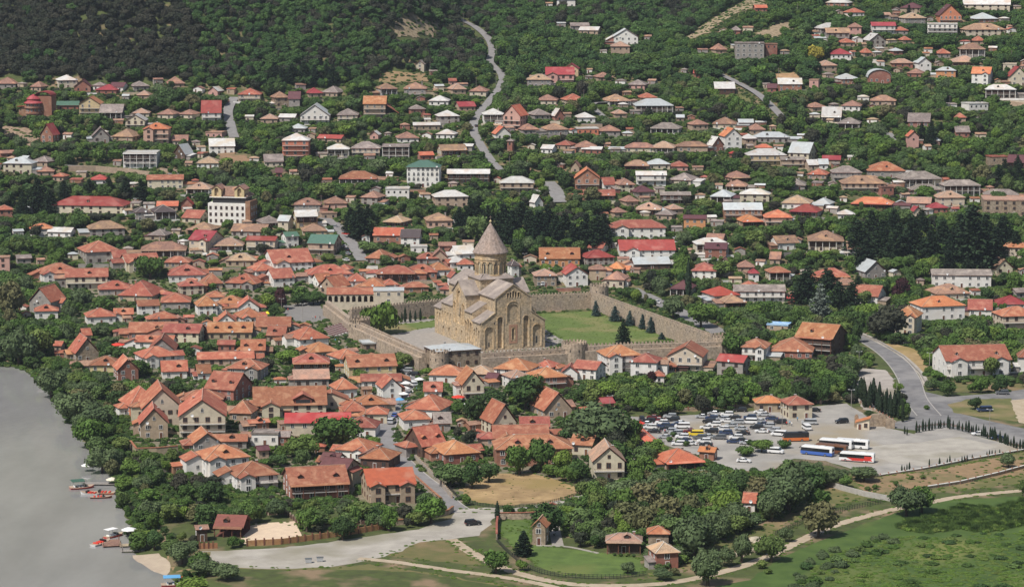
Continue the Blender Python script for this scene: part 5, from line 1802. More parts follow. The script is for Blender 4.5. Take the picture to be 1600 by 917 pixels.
# long colonnade by the car park
A = hit(1030, 712); Bq = hit(972, 664)
dv = Vector((Bq.x - A.x, Bq.y - A.y)); L = dv.length; rot = math.atan2(dv.y, dv.x)
root = thing('market_arcade', 'long narrow arcade with white pillars and orange roof beside the car park', 'arcade', (A.x + dv.x / 2, A.y + dv.y / 2, A.z), rot)
b = MB(); b.box(-L / 2, L / 2, -2, -1.8, 0, 2.8, 'wall_b'); b.box(-L / 2, L / 2, -1.8, 1.6, 0, .15, 'concrete_slab'); b.box(-L / 2, -L / 2 + .3, -2, 2, 0, 3, 'wall_w'); b.box(-L / 2, L / 2, 1.2, 1.3, 0, 2.7, 'wall_k'); b.build('wall', root)  # dark sheet behind the pillars stands for the shaded gaps
n = 13
for k in range(n): 
    b = MB(); x = -L / 2 + L * (k + .5) / n; b.box(x - .45, x + .45, 1.5, 2.0, 0, 3.0, 'wall_w'); b.build('pillar', root)
r, _ = roof_mb('g', L, 4.2, 3.0, .4, .4, 'roof_O', 'ridge_tile'); r.build('roof', root)
STRIPS.append((np.array([(A.x, A.y), (Bq.x, Bq.y)]), 4))
# white block hotel
g = hit(361, 352); root = thing('hotel_building', 'white block hotel with brick side and two arched attic gables under brown roof', 'building', (g.x, g.y + 6, g.z), R(-11))
b = MB(); b.box(-11.2, 9, -6, 7, -4, 11.4, 'wall_w'); b.build('wall', root)
b = MB(); b.box(9.002, 11.6, -6.05, 7, -4, 12.6, 'wall_b'); b.build('brick_wing', root)
b = MB(); b.box(-9, 9, -4.6, 6.5, 11.4, 14.2, 'glass'); b.build('terrace_storey', root)  # terrace band built as one dark box
b = MB(); b.box(-10.5, 9.2, -5.6, 7, 14.2, 14.6, 'wall_w'); b.build('cornice', root)
for k in range(7):
    for z in (2.2, 5.6, 9.0): inst('window', WIN['frame_brown'], root, (-9.8 + k * 2.9, -6.03, z), 0, (1.0, 1, 1.15))
for z in (2.2, 5.6, 9.0):
    for y in (-3, 1, 5): inst('window', WIN['frame_white'], root, (11.62, y, z), R(90))
b = MB()
for x in (-6.8, 5.6):
    q = plate([(x - 2.6, 14.6), (x + 2.6, 14.6), (x + 2.6, 18.6), (x, 20.6), (x - 2.6, 18.6)], [arch(x, 15.0, 2.2, 4.2)], .6, 'wall_y')
    q.transform(Matrix.Translation((0, -5, 0))); o = bpy.data.objects.new('attic_gable', q); col.objects.link(o); o.parent = root
    r, _ = roof_mb('f', 5.2, 9, 18.6, .75, .4, 'roof_b', 'ridge_pale'); r.v = [(a + x, c_ - .6, z) for a, c_, z in r.v]; r.build('attic_roof', root)
    b.box(x - 2.5, x + 2.5, -3.6, 4, 14.6, 18.4, 'wall_y')
b.build('attic_wall', root)
r, _ = roof_mb('h', 20, 11, 15.0, .75, .4, 'roof_b', 'ridge_pale'); r.v = [(a - .6, c_ + 2, z) for a, c_, z in r.v]; r.build('roof', root)
h = House(); h.X, h.Y, h.w, h.d, h.yaw, h.x0, h.x1, h.eave, h.ridge, h.yb, h.Z, h.H = g.x, g.y + 6, 24, 14, -11, 322, 402, 305, 286, 352, g.z, 14; EXTRA.append(h)
# red towered guesthouse on the left slope
g = hit(60, 186); root = thing('guesthouse', 'red brick guesthouse with round tiered tower and curved crimson roofs', 'building', (g.x, g.y + 5, g.z), R(-6))
b = MB(); b.box(-2, 8.5, -4, 6, -4, 13.5, 'wall_b'); b.build('wall', root)
b = MB(); b.lathe((-2.6, -3.2), [(4.6, -4), (4.6, 3.0), (5.3, 3.1), (5.3, 4.0), (4.5, 4.1), (4.5, 6.4), (5.6, 6.5), (5.6, 7.3), (4.3, 7.4), (4.3, 9.4)], 18, 'wall_b'); b.build('round_tower', root)
b = MB(); b.lathe((-2.6, -3.2), [(5.9, 9.3), (5.6, 9.8), (4.0, 10.6), (4.0, 11.8), (4.4, 11.9), (2.6, 13.4), (.2, 14.6)], 18, 'roof_r'); b.build('tower_roof', root)
for z in (5.2, 8.4, 1.6):
    for k in range(5):
        a = -2.6 + k * .5; inst('window', WIN['frame_white'], root, (-2.6 + 4.62 * math.cos(a), -3.2 + 4.62 * math.sin(a), z), a + R(90), (.8, 1, .9))
r, _ = roof_mb('a', 9.5, 11, 13.3, .55, .5, 'roof_r', 'roof_r'); r.v = [(a + 3.4, c_ + 1, z) for a, c_, z in r.v]; r.build('roof', root)
b = MB(); b.box(-12.5, -5, -1, 5, -4, 7, 'wall_b'); b.build('side_wing', root)
b = MB(); b.hexa([(-13.2, -2, 6.9), (-4.8, -2, 7.6), (-4.8, 5.5, 7.6), (-13.2, 5.5, 6.9), (-13.2, -2, 7.2), (-4.8, -2, 7.9), (-4.8, 5.5, 7.9), (-13.2, 5.5, 7.2)], 'roof_R'); b.build('wing_roof', root)
h = House(); h.X, h.Y, h.w, h.d, h.yaw, h.x0, h.x1, h.eave, h.ridge, h.yb, h.Z, h.H = g.x, g.y + 5, 20, 13, -6, 32, 84, 165, 137, 186, g.z, 13; EXTRA.append(h)
# gatehouse of the car park: curved stone screens and a ticket hut
g = hit(1362, 668); root = thing('entrance_gate', 'curved stone entrance screens of the car park', 'gate', (g.x, g.y, g.z), R(-8))
for x, w_, h_, y in ((-5.4, 1.6, 4.6, 0), (2.5, 6.4, 4.6, 2.6), (6.6, 3.2, 3.6, -.6)):
    q = plate([(x - w_ / 2, 0), (x + w_ / 2, 0), (x + w_ / 2, h_ * .6), (x + w_ * .3, h_ * .92), (x, h_), (x - w_ * .35, h_ * .95), (x - w_ / 2, h_ * .8)], [], 1.4, 'wall_s'); q.transform(Matrix.Translation((0, y, 0)))
    o = bpy.data.objects.new('stone_screen', q); col.objects.link(o); o.parent = root
STRIPS.append((np.array([(g.x - 8, g.y), (g.x + 9, g.y)]), 4))
g = hit(1350, 671); root = thing('ticket_hut', 'small stone ticket hut with sloping orange roof at the entrance', 'hut', (g.x, g.y + 1.5, g.z), R(-12))
b = MB(); b.box(-2.2, 2.2, -1.8, 1.8, 0, 2.9, 'wall_c'); b.build('wall', root)
b = MB(); b.hexa([(-2.9, -2.3, 2.5), (2.6, -2.3, 4.3), (2.6, 2.3, 4.3), (-2.9, 2.3, 2.5), (-2.9, -2.3, 2.75), (2.6, -2.3, 4.55), (2.6, 2.3, 4.55), (-2.9, 2.3, 2.75)], 'roof_O'); b.build('roof', root)
b = MB(); b.hexa([(-2.2, -1.8, 2.85), (2.2, -1.8, 2.85), (2.2, 1.8, 2.85), (-2.2, 1.8, 2.85), (-2.2, -1.8, 2.9), (2.2, -1.8, 4.1), (2.2, 1.8, 4.1), (-2.2, 1.8, 2.9)], 'wall_c'); b.build('gable_wall', root)
inst('door', DOOR, root, (-1.2, -1.83, 0)); inst('window', WIN['frame_brown'], root, (.9, -1.83, 1.6))
# arched gate of the stone compound
g = hit(862, 808); root = thing('compound_gate', 'arched stone gate with small tiled gable opening to the garden path', 'gate', (g.x, g.y, g.z), R(-3))
me = plate([(-2.1, 0), (2.1, 0), (2.1, 3.4), (0, 4.4), (-2.1, 3.4)], [arch(0, .05, 2.2, 3.0)], 1.2, 'wall_s'); o = bpy.data.objects.new('arch', me); col.objects.link(o); o.parent = root
r, _ = roof_mb('f', 4.2, 1.4, 3.45, .48, .3, 'roof_t', 'ridge_tile'); r.v = [(a, c + .6, z) for a, c, z in r.v]; r.build('roof', root)
b = MB(); b.box(-1.05, -.1, .5, .6, 0, 2.6, 'dark_iron'); b.box(.1, 1.05, .5, .6, 0, 2.6, 'dark_iron'); b.build('gate_leaf', root)
# concrete seating steps beside the wall
A = hit(497, 499); g = hit(527, 520); root = thing('seating_steps', 'stepped rows of dark red seats beside the left fortress wall', 'seating', (g.x, g.y, g.z), R(-58))
b = MB()
for k in range(8): b.box(-9, 9, -6.4 + k * 1.6, -4.8 + k * 1.6 - .03, 0, .25 + .3 * k, 'concrete_slab')
b.build('step', root)
for k in range(8):
    b = MB(); b.box(-8.6, 8.6, -6.1 + k * 1.6, -5.5 + k * 1.6, .25 + .3 * k, .7 + .3 * k, 'roof_m'); b.build('seat_row', root)
STRIPS.append((np.array([(g.x - 5, g.y - 5), (g.x + 5, g.y + 5)]), 9))
g = hit(596, 545); custom_house('low_annex', 'low flat-roofed stone annex outside the square fortress tower', 'annex', (592, 548), 15, 8, 3.0, 14, 'F', 's', 's')

# ------------------------------------------------------------ garden walls, fences, retaining walls
def wall_line(name, label, cat, pix, h, th, m, cap=None, posts=0, post_m='wall_b', panel=None, post_h=.5, gap=0, group=None, drop=2.0):
    pts = [hit(*p) for p in pix]
    g = pts[len(pts) // 2]
    root = thing(name, label, cat, (g.x, g.y, g.z), 0, group)
    b = MB(); c = MB(); pc = []
    for p, q in zip(pts, pts[1:]):
        L = math.hypot(q.x - p.x, q.y - p.y); n = max(1, int(L / 5))
        for k in range(n):
            a = p.lerp(q, k / n); e = p.lerp(q, (k + 1) / n); az = tz(a.x, a.y) - g.z; ez = tz(e.x, e.y) - g.z
            d = Vector((e.x - a.x, e.y - a.y)).normalized(); nn = Vector((-d.y, d.x)) * th / 2
            A = [(a.x - g.x - nn.x, a.y - g.y - nn.y), (e.x - g.x - nn.x, e.y - g.y - nn.y), (e.x - g.x + nn.x, e.y - g.y + nn.y), (a.x - g.x + nn.x, a.y - g.y + nn.y)]
            Z = [az, ez, ez, az]
            b.hexa([(x, y, z - drop) for (x, y), z in zip(A, Z)] + [(x, y, z + h) for (x, y), z in zip(A, Z)], m)
            if cap:
                cc = Vector((0, 0))
                w2 = nn * (1 + .25 / th)
                A2 = [(a.x - g.x - w2.x, a.y - g.y - w2.y), (e.x - g.x - w2.x, e.y - g.y - w2.y), (e.x - g.x + w2.x, e.y - g.y + w2.y), (a.x - g.x + w2.x, a.y - g.y + w2.y)]
                c.hexa([(x, y, z + h + .01) for (x, y), z in zip(A2, Z)] + [(x, y, z + h + .2) for (x, y), z in zip(A2, Z)], cap)
        if posts:
            n = max(1, int(L / posts))
            for k in range(n):
                a = p.lerp(q, k / n); pc.append((a.x - g.x, a.y - g.y, tz(a.x, a.y) - g.z))
    b.build('wall_body', root)
    if cap: c.build('coping', root)
    for i, (x, y, z) in enumerate(pc[:95]):
        q = MB(); q.box(x - .22, x + .22, y - .22, y + .22, z - 1, z + h + post_h, post_m); q.build('post', root)
    STRIPS.append((np.array([(p.x, p.y) for p in pts]), 1.2))
    return root
wall_line('boundary_wall', 'upper car park boundary wall with small brick posts', 'wall', [(1010, 646), (1060, 642), (1120, 638), (1178, 634)], .9, .3, 'fort_stone', None, 3.2, 'wall_b')
wall_line('boundary_wall', 'boundary wall with brick posts right of the visitor building', 'wall', [(1275, 630), (1318, 622), (1340, 628), (1400, 660)], .6, .3, 'fort_stone', None, 3.4, 'wall_b')
wall_line('boundary_wall', 'white-capped wall with brick posts along the lower car park edge', 'wall', [(1362, 746), (1440, 734), (1520, 718), (1612, 702)], .5, .35, 'fort_stone', 'wall_w', 3.6, 'wall_b')
wall_line('boundary_wall', 'second lower wall with brick posts on the brown slope', 'wall', [(1448, 764), (1500, 756), (1560, 742), (1612, 728)], .9, .35, 'fort_stone', 'wall_w', 3.6, 'wall_b')
wall_line('concrete_wall', 'bare concrete wall slanting down to the dirt path', 'wall', [(1272, 752), (1316, 766), (1350, 775), (1398, 784)], 1.7, .4, 'kerb_stone')
wall_line('garden_wall', 'tile-capped stone wall under the red-roofed villa along the road', 'wall', [(598, 822), (640, 818), (700, 804), (708, 798)], 1.5, .45, 'fort_stone', 'roof_t')
wall_line('garden_wall', 'tile-capped compound wall with gate behind the lawn', 'wall', [(780, 811), (815, 811), (848, 809), (856, 808)], 2.0, .4, 'fort_stone', 'roof_t')
wall_line('garden_wall', 'tile-capped side wall of the lawn compound', 'wall', [(778, 812), (776, 826), (776, 843)], 1.8, .4, 'fort_stone', 'roof_t')
wall_line('street_wall', 'brick-posted garden wall along the right of the street', 'wall', [(706, 778), (684, 752), (664, 732), (648, 716)], 1.3, .3, 'wall_g', None, 2.2, 'wall_t', .5)
wall_line('street_wall', 'tile-capped wall along the left of the street beside the red-roofed villa', 'wall', [(690, 785), (670, 768), (652, 752), (640, 742)], 1.3, .4, 'fort_stone', 'roof_t')
wall_line('log_fence', 'split-log fence with wide posts along the gravel road', 'fence', [(312, 857), (340, 856)], 1.6, .25, 'log_wood', None, 1.2, 'wood', .15)
wall_line('log_fence', 'long orange-brown split-log fence enclosing the dancing floor', 'fence', [(386, 853), (440, 850), (500, 842), (560, 833), (612, 824)], 1.7, .25, 'log_wood', None, 2.4, 'wood', .1)
wall_line('garden_wall', 'stone-posted wall behind the dancing floor and flower beds', 'wall', [(392, 806), (446, 803), (470, 820), (520, 820), (592, 818)], 1.1, .35, 'wall_k', None, 2.6, 'fort_stone', .5)
wall_line('courtyard_wall', 'tile-capped courtyard wall in front of the twin-gabled guesthouse', 'wall', [(204, 700), (213, 712), (245, 711), (278, 708)], 2.6, .5, 'wall_t', 'roof_t')
wall_line('stone_wall', 'grey stone garden wall above the river boats', 'wall', [(218, 742), (250, 738), (290, 734)], 2.2, .4, 'wall_g')
wall_line('terrace_wall', 'long tan retaining wall of the lower terrace street', 'wall', [(104, 268), (150, 268), (200, 272), (262, 280)], 3.2, .6, 'wall_t')
wall_line('terrace_wall', 'upper stone retaining wall right of the flat-roofed modern villa', 'wall', [(250, 268), (320, 274), (400, 272), (470, 268)], 1.8, .6, 'wall_t')
wall_line('road_wall', 'low stone guard wall outside the curved road', 'wall', [(1338, 520), (1376, 536), (1412, 558), (1438, 584), (1450, 606)], .7, .3, 'wall_g')
# dark picket fences: rails and posts
def picket(name, label, pix, h=1.4, m='dark_iron', step=1.1, cat='fence', rails=3):
    pts = smooth_line([hit(*p) for p in pix], 3.0); g = pts[len(pts) // 2]; gz = tz(g.x, g.y)
    root = thing(name, label, cat, (g.x, g.y, gz))
    b = MB(); c = MB(); acc = 0
    for p, q in zip(pts, pts[1:]):
        a = Vector((p.x - g.x, p.y - g.y, tz(*p) - gz)); e = Vector((q.x - g.x, q.y - g.y, tz(*q) - gz))
        for r_ in range(rails): b.beam(a + Vector((0, 0, h * (r_ + .6) / rails)), e + Vector((0, 0, h * (r_ + .6) / rails)), .06, .09, m)
        L = (e - a).length; n = max(1, round(L / step))
        for k in range(n):
            s_ = a.lerp(e, k / n); c.box(s_.x - .06, s_.x + .06, s_.y - .06, s_.y + .06, s_.z - .3, s_.z + h, m)
    b.build('rail', root); o = c.build('posts', root); o['kind'] = 'stuff'
    STRIPS.append((np.array([(p.x, p.y) for p in pts]), .8))
picket('picket_fence', 'dark picket fence curving round the compound lawn', [(776, 846), (798, 868), (826, 888), (860, 899), (920, 904), (975, 903), (1010, 898)])
picket('wire_fence', 'dark wire fence along the upper edge of the dirt path', [(1212, 836), (1270, 812), (1320, 798), (1380, 786)], 1.5)
picket('wire_fence', 'low dark fence round the dry yellow field', [(700, 762), (720, 780), (750, 790), (790, 794), (840, 790), (890, 778), (918, 766)], 1.1)
picket('wire_fence', 'fence along the car park edge near the coaches', [(1200, 742), (1240, 722), (1290, 726), (1345, 744)], .9, 'rail')
picket('wire_fence', 'fence of the cypress bed along the entrance curve', [(1434, 668), (1480, 664), (1530, 678), (1580, 694), (1612, 700)], .7, 'wood')
# ------------------------------------------------------------ vehicles
for nm, c in dict(paint_white=(.74, .74, .73), paint_silver=(.48, .50, .52), paint_black=(.02, .021, .024), paint_navy=(.03, .05, .11), paint_maroon=(.16, .02, .025), paint_yellow=(.75, .55, .04),
                  paint_grey=(.16, .17, .18), paint_blue=(.05, .12, .40), paint_orange=(.60, .16, .04), paint_brown=(.16, .07, .035), paint_red=(.55, .04, .03), paint_green=(.05, .13, .09)).items():
    plain(nm, c, .28, .5, .3 if nm in ('paint_silver', 'paint_grey') else 0)
plain('tyre', (.018, .018, .018), .8)
plain('rim', (.4, .4, .42), .35, .5, .8)
plain('car_glass', (.012, .015, .018), .08, .7)
plain('lamp_glass', (.75, .75, .72), .2)
plain('tail_red', (.45, .02, .02), .3)
w_ = MB(); w_.wheel((0, 0, 0), .33, .24, 'tyre', 14); w_.wheel((0, 0, 0), .19, .27, 'rim', 10); WHEEL = w_.mesh('wheel')
def loft(b, prof, m, hw):
    """side profile (x, z) polygon, widths per point -> symmetric body"""
    n = len(prof); i = len(b.v); k = b.mi(m)
    for x, z, w in prof: b.v.append((x, -w * hw, z))
    for x, z, w in prof: b.v.append((x, w * hw, z))
    for j in range(n):
        q = (j + 1) % n
        b.f.append((i + j, i + q, i + n + q, i + n + j)); b.m.append(k)
    b.f.append(tuple(i + j for j in reversed(range(n)))); b.m.append(k); b.f.append(tuple(i + n + j for j in range(n))); b.m.append(k)
CARM = {}
def car_parts(kind, paint):
    key = (kind, paint)
    if key in CARM: return CARM[key]
    b = MB(); g = MB(); rf = MB()
    if kind == 'sedan':
        L, wl = 2.25, .88
        loft(b, [(-2.2, .3, .92), (2.2, .3, .92), (2.28, .6, .94), (2.1, .82, .95), (1.1, .93, .98), (-1.45, .95, .98), (-2.15, .92, .95), (-2.27, .6, .94)], paint, wl)
        loft(g, [(1.05, .92, .9), (.35, 1.36, .74), (-.95, 1.38, .74), (-1.7, .94, .88)], 'car_glass', wl)
        loft(rf, [(.32, 1.36, .72), (.25, 1.44, .66), (-.85, 1.45, .66), (-.98, 1.37, .72)], paint, wl)
        wx = 1.35
    elif kind == 'suv':
        L, wl = 2.3, .94
        loft(b, [(-2.25, .38, .93), (2.2, .38, .93), (2.3, .7, .95), (2.15, .98, .95), (1.15, 1.1, .98), (-2.2, 1.1, .98), (-2.32, .7, .95)], paint, wl)
        loft(g, [(1.15, 1.09, .92), (.55, 1.58, .8), (-2.0, 1.6, .8), (-2.24, 1.09, .92)], 'car_glass', wl)
        loft(rf, [(.5, 1.57, .8), (.4, 1.7, .74), (-1.9, 1.72, .74), (-2.06, 1.58, .8)], paint, wl)
        wx = 1.4
    elif kind == 'van':
        L, wl = 2.6, 1.0
        loft(b, [(-2.6, .4, .95), (2.5, .4, .95), (2.6, .75, .96), (2.45, 1.05, .96), (1.75, 1.2, .98), (-2.6, 1.22, .98), (-2.65, .75, .97)], paint, wl)
        loft(g, [(1.78, 1.18, .95), (1.25, 1.78, .88), (-2.45, 1.78, .88), (-2.58, 1.18, .95)], 'car_glass', wl)
        loft(rf, [(1.25, 1.76, .9), (1.05, 2.0, .84), (-2.4, 2.02, .84), (-2.52, 1.76, .9)], paint, wl)
        wx = 1.65
    for k in (-1, 1):
        for z in ((-.0),): pass
    hl = MB(); hl.box(-.04, .04, -.2, .2, -.09, .09, 'lamp_glass'); hl = hl.mesh('headlight')
    tl = MB(); tl.box(-.04, .04, -.16, .16, -.1, .1, 'tail_red'); tl = tl.mesh('taillight')
    pl = MB()
    for x in ((-.3, .5) if kind != 'van' else (-1.2, 0, 1.1)):
        for s in (-1, 1): pl.box(x - .05, x + .05, s * wl * .80 - .06, s * wl * .80 + .06, .95, 1.42 if kind == 'sedan' else 1.66, paint)
    CARM[key] = (b.mesh('body'), g.mesh('window_glass'), rf.mesh('roof'), hl, tl, wx, wl, L, pl.mesh('door_pillar'))
    return CARM[key]
PAINTW = dict(w='white', s='silver', k='black', n='navy', m='maroon', y='yellow', g='grey', b='blue', r='red', e='dark green')
PAINTM = dict(w='paint_white', s='paint_silver', k='paint_black', n='paint_navy', m='paint_maroon', y='paint_yellow', g='paint_grey', b='paint_blue', r='paint_red', e='paint_green')
KIND = dict(s='sedan', u='suv', v='van')
# px py kind paint heading
CARS = '''1157 643 u k 172;1116 648 s s 160;1097 653 s s 168;1118 654 s w 165;1129 657 u s 172;1108 661 u k 168;1116 666 u w 170;1143 667 s s 176;1172 655 u n 175;1171 662 v w 172;1129 673 u w 168;1134 679 u n 176
1158 672 s s 172;1161 679 s k 176;1150 686 u w 170;1157 690 s k 172;1003 657 u k 90;1021 654 s m 168;1029 658 s m 165;1047 653 u s 170;1034 663 u w 168;1052 658 u k 172;1037 668 u n 168;1041 673 u k 170
1062 663 s s 168;1066 669 v w 176;1056 679 u s 170;1078 676 s m 170;1087 681 v y 176;1066 685 u w 170;1070 690 s n 172;1093 686 u g 168;1078 695 s w 170;1100 692 u w 172;1103 697 s k 172;1039 685 s s 170
1188 646 s w 165;1194 650 s s 172;1178 655 u g 160;1187 660 s s 168;1193 665 s n 176;1219 662 u k 170;1209 675 u s 165;1217 681 v w 160;1264 663 v s 176;1260 671 v w 100;1315 661 u k 200;1272 643 s k 170
1212 708 v w 340;1162 722 s w 345;617 817 s s 352;739 820 u k 20;522 356 s s 195;541 367 s r 160;502 348 s s 176;538 387 s w 120;541 392 s k 120;543 398 s s 120;541 408 s w 120
625 577 u g 165;636 581 u s 160;646 587 u k 155;644 603 v w 120;612 661 v s 80;617 651 s b 80;1566 616 u g 176;1538 643 v n 190;1524 644 s k 190;1529 680 s w 190;1541 679 s w 185;1558 686 s n 190
1420 538 s k 176;1433 539 s s 170;1582 590 v k 178;1013 470 s s 140;1025 474 s w 150;1042 448 u b 30;1060 381 u w 150;1068 385 s k 150;1078 379 s k 170;1056 374 s w 176;744 199 s k 100;900 368 s w 176
1010 664 s s 168;1016 670 u w 170;1022 676 s k 172;1048 660 s w 168;1058 667 u n 170;1047 676 u s 172;1030 672 s w 168;1014 660 u k 170;1072 664 s n 172;1080 668 u w 170;1052 690 s k 168;1060 696 u w 172;1076 690 u s 170;1086 697 s n 168;1098 680 u w 172;1106 684 s s 170;1112 676 u k 168;1104 670 s w 172;1112 656 u n 168;1096 661 s s 172;1136 650 u w 170;1148 654 s k 168;1152 662 u s 172;1140 680 u w 168;1146 692 s n 172;1136 660 s w 170;1182 670 u k 168;1190 676 s w 172;1200 668 u s 168;1206 656 s n 170;1166 694 s s 168;1124 686 u g 170
845 446 v w 120;138 341 u w 176;1332 421 v w 90;1012 688 s w 80;884 372 s s 170;1090 388 s g 170'''
CARL = [c.split() for ln in CARS.splitlines() for c in ln.split(';') if c.strip()]
CARPOS = []
seen_c = {}
for px, py, kd, pc, hd in CARL:
    px, py = float(px), float(py); hd = float(hd)
    g = hit(px, py); kind = KIND[kd]; P = car_parts(kind, PAINTM[pc])
    if any((c[0] - g.x) ** 2 + ((c[1] - g.y) * 1.6) ** 2 < 4.1 ** 2 for c in CARPOS): continue
    dd, nm, w = rel(px, py)
    inlot = 990 < px < 1280 and 640 < py < 730
    kn = {'sedan': 'saloon car', 'suv': 'estate car', 'van': 'minibus'}[kind]
    if inlot:
        near = min([c for c in CARPOS if c[4]] or [None], key=lambda c: (c[0] - g.x) ** 2 + (c[1] - g.y) ** 2) if CARPOS else None
        zone = 'left cluster' if px < 1110 else ('middle rows' if px < 1200 else 'right side')
        lab = '%s %s parked in the %s of the car park' % (PAINTW[pc], kn, zone)
    else: lab = '%s %s %s %s' % (PAINTW[pc], kn, w, nm)
    seen_c.setdefault(lab, []).append((px, py, g, P, kind, hd))
    CARPOS.append((g.x, g.y, px, py, inlot))
def split_label(lab, items):
    """tell equal labels apart by where they stand among their equals"""
    if len(items) == 1: return [lab]
    items2 = sorted(range(len(items)), key=lambda i: items[i][1])
    o = [None] * len(items)
    W = ['rearmost', 'second from rear', 'third from rear', 'fourth from rear', 'fifth from rear', 'sixth from rear', 'seventh from rear', 'eighth from rear', 'ninth from rear', 'tenth from rear', 'eleventh from rear', 'twelfth from rear', 'thirteenth from rear', 'fourteenth from rear', 'fifteenth from rear']
    for k, i in enumerate(items2):
        o[i] = ('nearest ' if k == len(items) - 1 else W[k] + ' ') + lab
    return o
for lab, L_ in seen_c.items():
    for l2, (px, py, g, P, kind, hd) in zip(split_label(lab, L_), L_):
        root = thing('parked_car' if kind != 'van' else 'parked_minibus', l2, 'car' if kind != 'van' else 'minibus', (g.x, g.y, g.z + .05), R(hd), 'vehicles in the car park and streets'); root.scale = (1.08,) * 3
        inst('body', P[0], root); inst('window_glass', P[1], root); inst('roof', P[2], root); inst('door_pillar', P[8], root)
        wl = P[6]; wx = P[5]
        for sx in (-1, 1):
            for sy in (-1, 1): inst('wheel', WHEEL, root, (sx * wx, sy * (wl - .12), .33))
        for sy in (-1, 1):
            inst('headlight', P[3], root, (P[7] + .0, sy * wl * .68, .68)); inst('taillight', P[4], root, (-P[7] - .0, sy * wl * .72, .72))
# coaches
def coach(px, py, hd, body, low, L, label, stripe=None):
    g = hit(px, py); root = thing('tour_coach', label, 'coach', (g.x, g.y, g.z + .04), R(hd), 'coaches in the car park'); root.scale = (.95, .95, .95)
    h = L / 2; b = MB()
    loft(b, [(-h, .4, 1), (h - .1, .4, 1), (h, .8, 1), (h, 1.5, 1), (-h, 1.5, 1)], low, 1.25)
    b.build('lower_body', root)
    b = MB(); loft(b, [(-h, 2.75, 1), (h - .35, 2.75, 1), (h - .45, 3.2, .96), (h - .9, 3.42, .9), (-h + .2, 3.45, .9), (-h, 3.2, .97)], body, 1.25)
    b.box(-h * .5, -h * .2, -.7, .7, 3.44, 3.62, body); b.build('roof', root)
    b = MB(); loft(b, [(-h + .02, 1.5, .995), (h - .02, 1.5, .995), (h - .36, 2.76, .985), (-h + .04, 2.76, .985)], 'car_glass', 1.25); b.build('window_band', root)
    b = MB(); b.box(-h - .01, -h + .9, -1.253, 1.253, 1.5, 2.77, body); b.box(-h - .03, -h, -.9, .9, 1.9, 2.7, 'car_glass'); b.build('rear_panel', root)
    for x in (-h + 2.6, h - 2.3):
        for s in (-1, 1):
            o = inst('wheel', WHEEL, root, (x, s * 1.12, .48), 0, (1.5, 1.2, 1.5))
    b = MB(); b.box(h - .02, h + .04, -1.05, -.7, .75, .98, 'lamp_glass'); b.build('headlight', root); b = MB(); b.box(h - .02, h + .04, .7, 1.05, .75, .98, 'lamp_glass'); b.build('headlight', root)
    for s in (-1, 1):
        b = MB(); b.beam((h - .2, s * 1.2, 2.9), (h + .35, s * 1.4, 2.5), .12, .3, 'dark_iron'); b.build('mirror', root)
    if stripe:
        b = MB()
        for s in (-1, 1):
            y0, y1 = (s * 1.252, s * 1.272) if s > 0 else (s * 1.272, s * 1.252)
            b.hexa([(-h + .4, y0, .7), (1.5, y0, .7), (1.5, y1, .7), (-h + .4, y1, .7), (-h + 1.2, y0, 1.5), (3.6, y0, 1.5), (3.6, y1, 1.5), (-h + 1.2, y1, 1.5)], stripe)
            b.box(-h + .6, -h + 3.4, y0 * 1.001, y1 * 1.001, 1.5, 2.3, stripe)
            b.box(-2.5, 5.4, y0, y1, .5, .66, stripe)
        b.build('stripe', root)
    STRIPS.append((np.array([(g.x - 4, g.y + 2), (g.x + 4, g.y - 2)]), 3))
coach(1243, 689, 187, 'paint_black', 'paint_orange', 9.5, 'orange and black coach parked near the minibuses')
coach(1277, 711, 152, 'paint_white', 'paint_blue', 12, 'white and blue coach, leftmost of the four clustered coaches')
coach(1299, 708, 152, 'paint_brown', 'paint_brown', 12, 'dark brown coach squeezed between blue and white ones')
coach(1306, 700, 155, 'paint_white', 'paint_white', 12.5, 'white coach parked beyond the dark brown coach', None)
coach(1331, 700, 158, 'paint_white', 'paint_white', 12.5, 'plain white coach, rearmost of the coach group')
coach(1339, 721, 160, 'paint_white', 'paint_white', 12.5, 'white coach with red-orange swoosh nearest the lower fence', 'paint_red')

# ------------------------------------------------------------ lamps, poles, parasols, people
def pole(px, py, h, kind, label, cat='utility pole', name='utility_pole'):
    g = hit(px, py); root = thing(name, label, cat, (g.x, g.y, g.z), rng.uniform(-.4, .4))
    b = MB(); b.cyl((0, 0), .11, .07, -.5, h, 8, 'wall_g'); b.build('pole', root)
    if kind == 'lamp':
        b = MB(); b.beam((0, 0, h), (.9, 0, h + .15), .1, .1, 'paint_silver'); b.beam((0, 0, h), (-.9, 0, h + .15), .1, .1, 'paint_silver'); b.build('arm', root)
        for s in (-1, 1): b = MB(); b.box(s * 1.0 - .25, s * 1.0 + .25, -.1, .1, h + .08, h + .22, 'dish_white'); b.build('lamp_head', root)
    elif kind == 'lantern':
        b = MB(); b.beam((-.6, 0, h - .2), (.6, 0, h - .2), .07, .07, 'dark_iron'); b.build('arm', root)
        for s in (-.6, .6): b = MB(); b.cyl((s, 0), .12, .2, h - .7, h - .2, 8, 'dish_white'); b.build('lantern', root)
    else:
        b = MB(); b.box(-.8, .8, -.05, .05, h - .7, h - .55, 'wood'); b.build('crossarm', root)
def poles(lst, h, kind, what, cat, name, grp):
    seen = {}
    for px, py in lst:
        dd, nm, w = rel(px, py); seen.setdefault('%s %s %s' % (what, w, nm), []).append((px, py))
    for lab, L_ in seen.items():
        for l2, (px, py) in zip(split_label(lab, L_), L_):
            pole(px, py, h, kind, l2, cat, name)
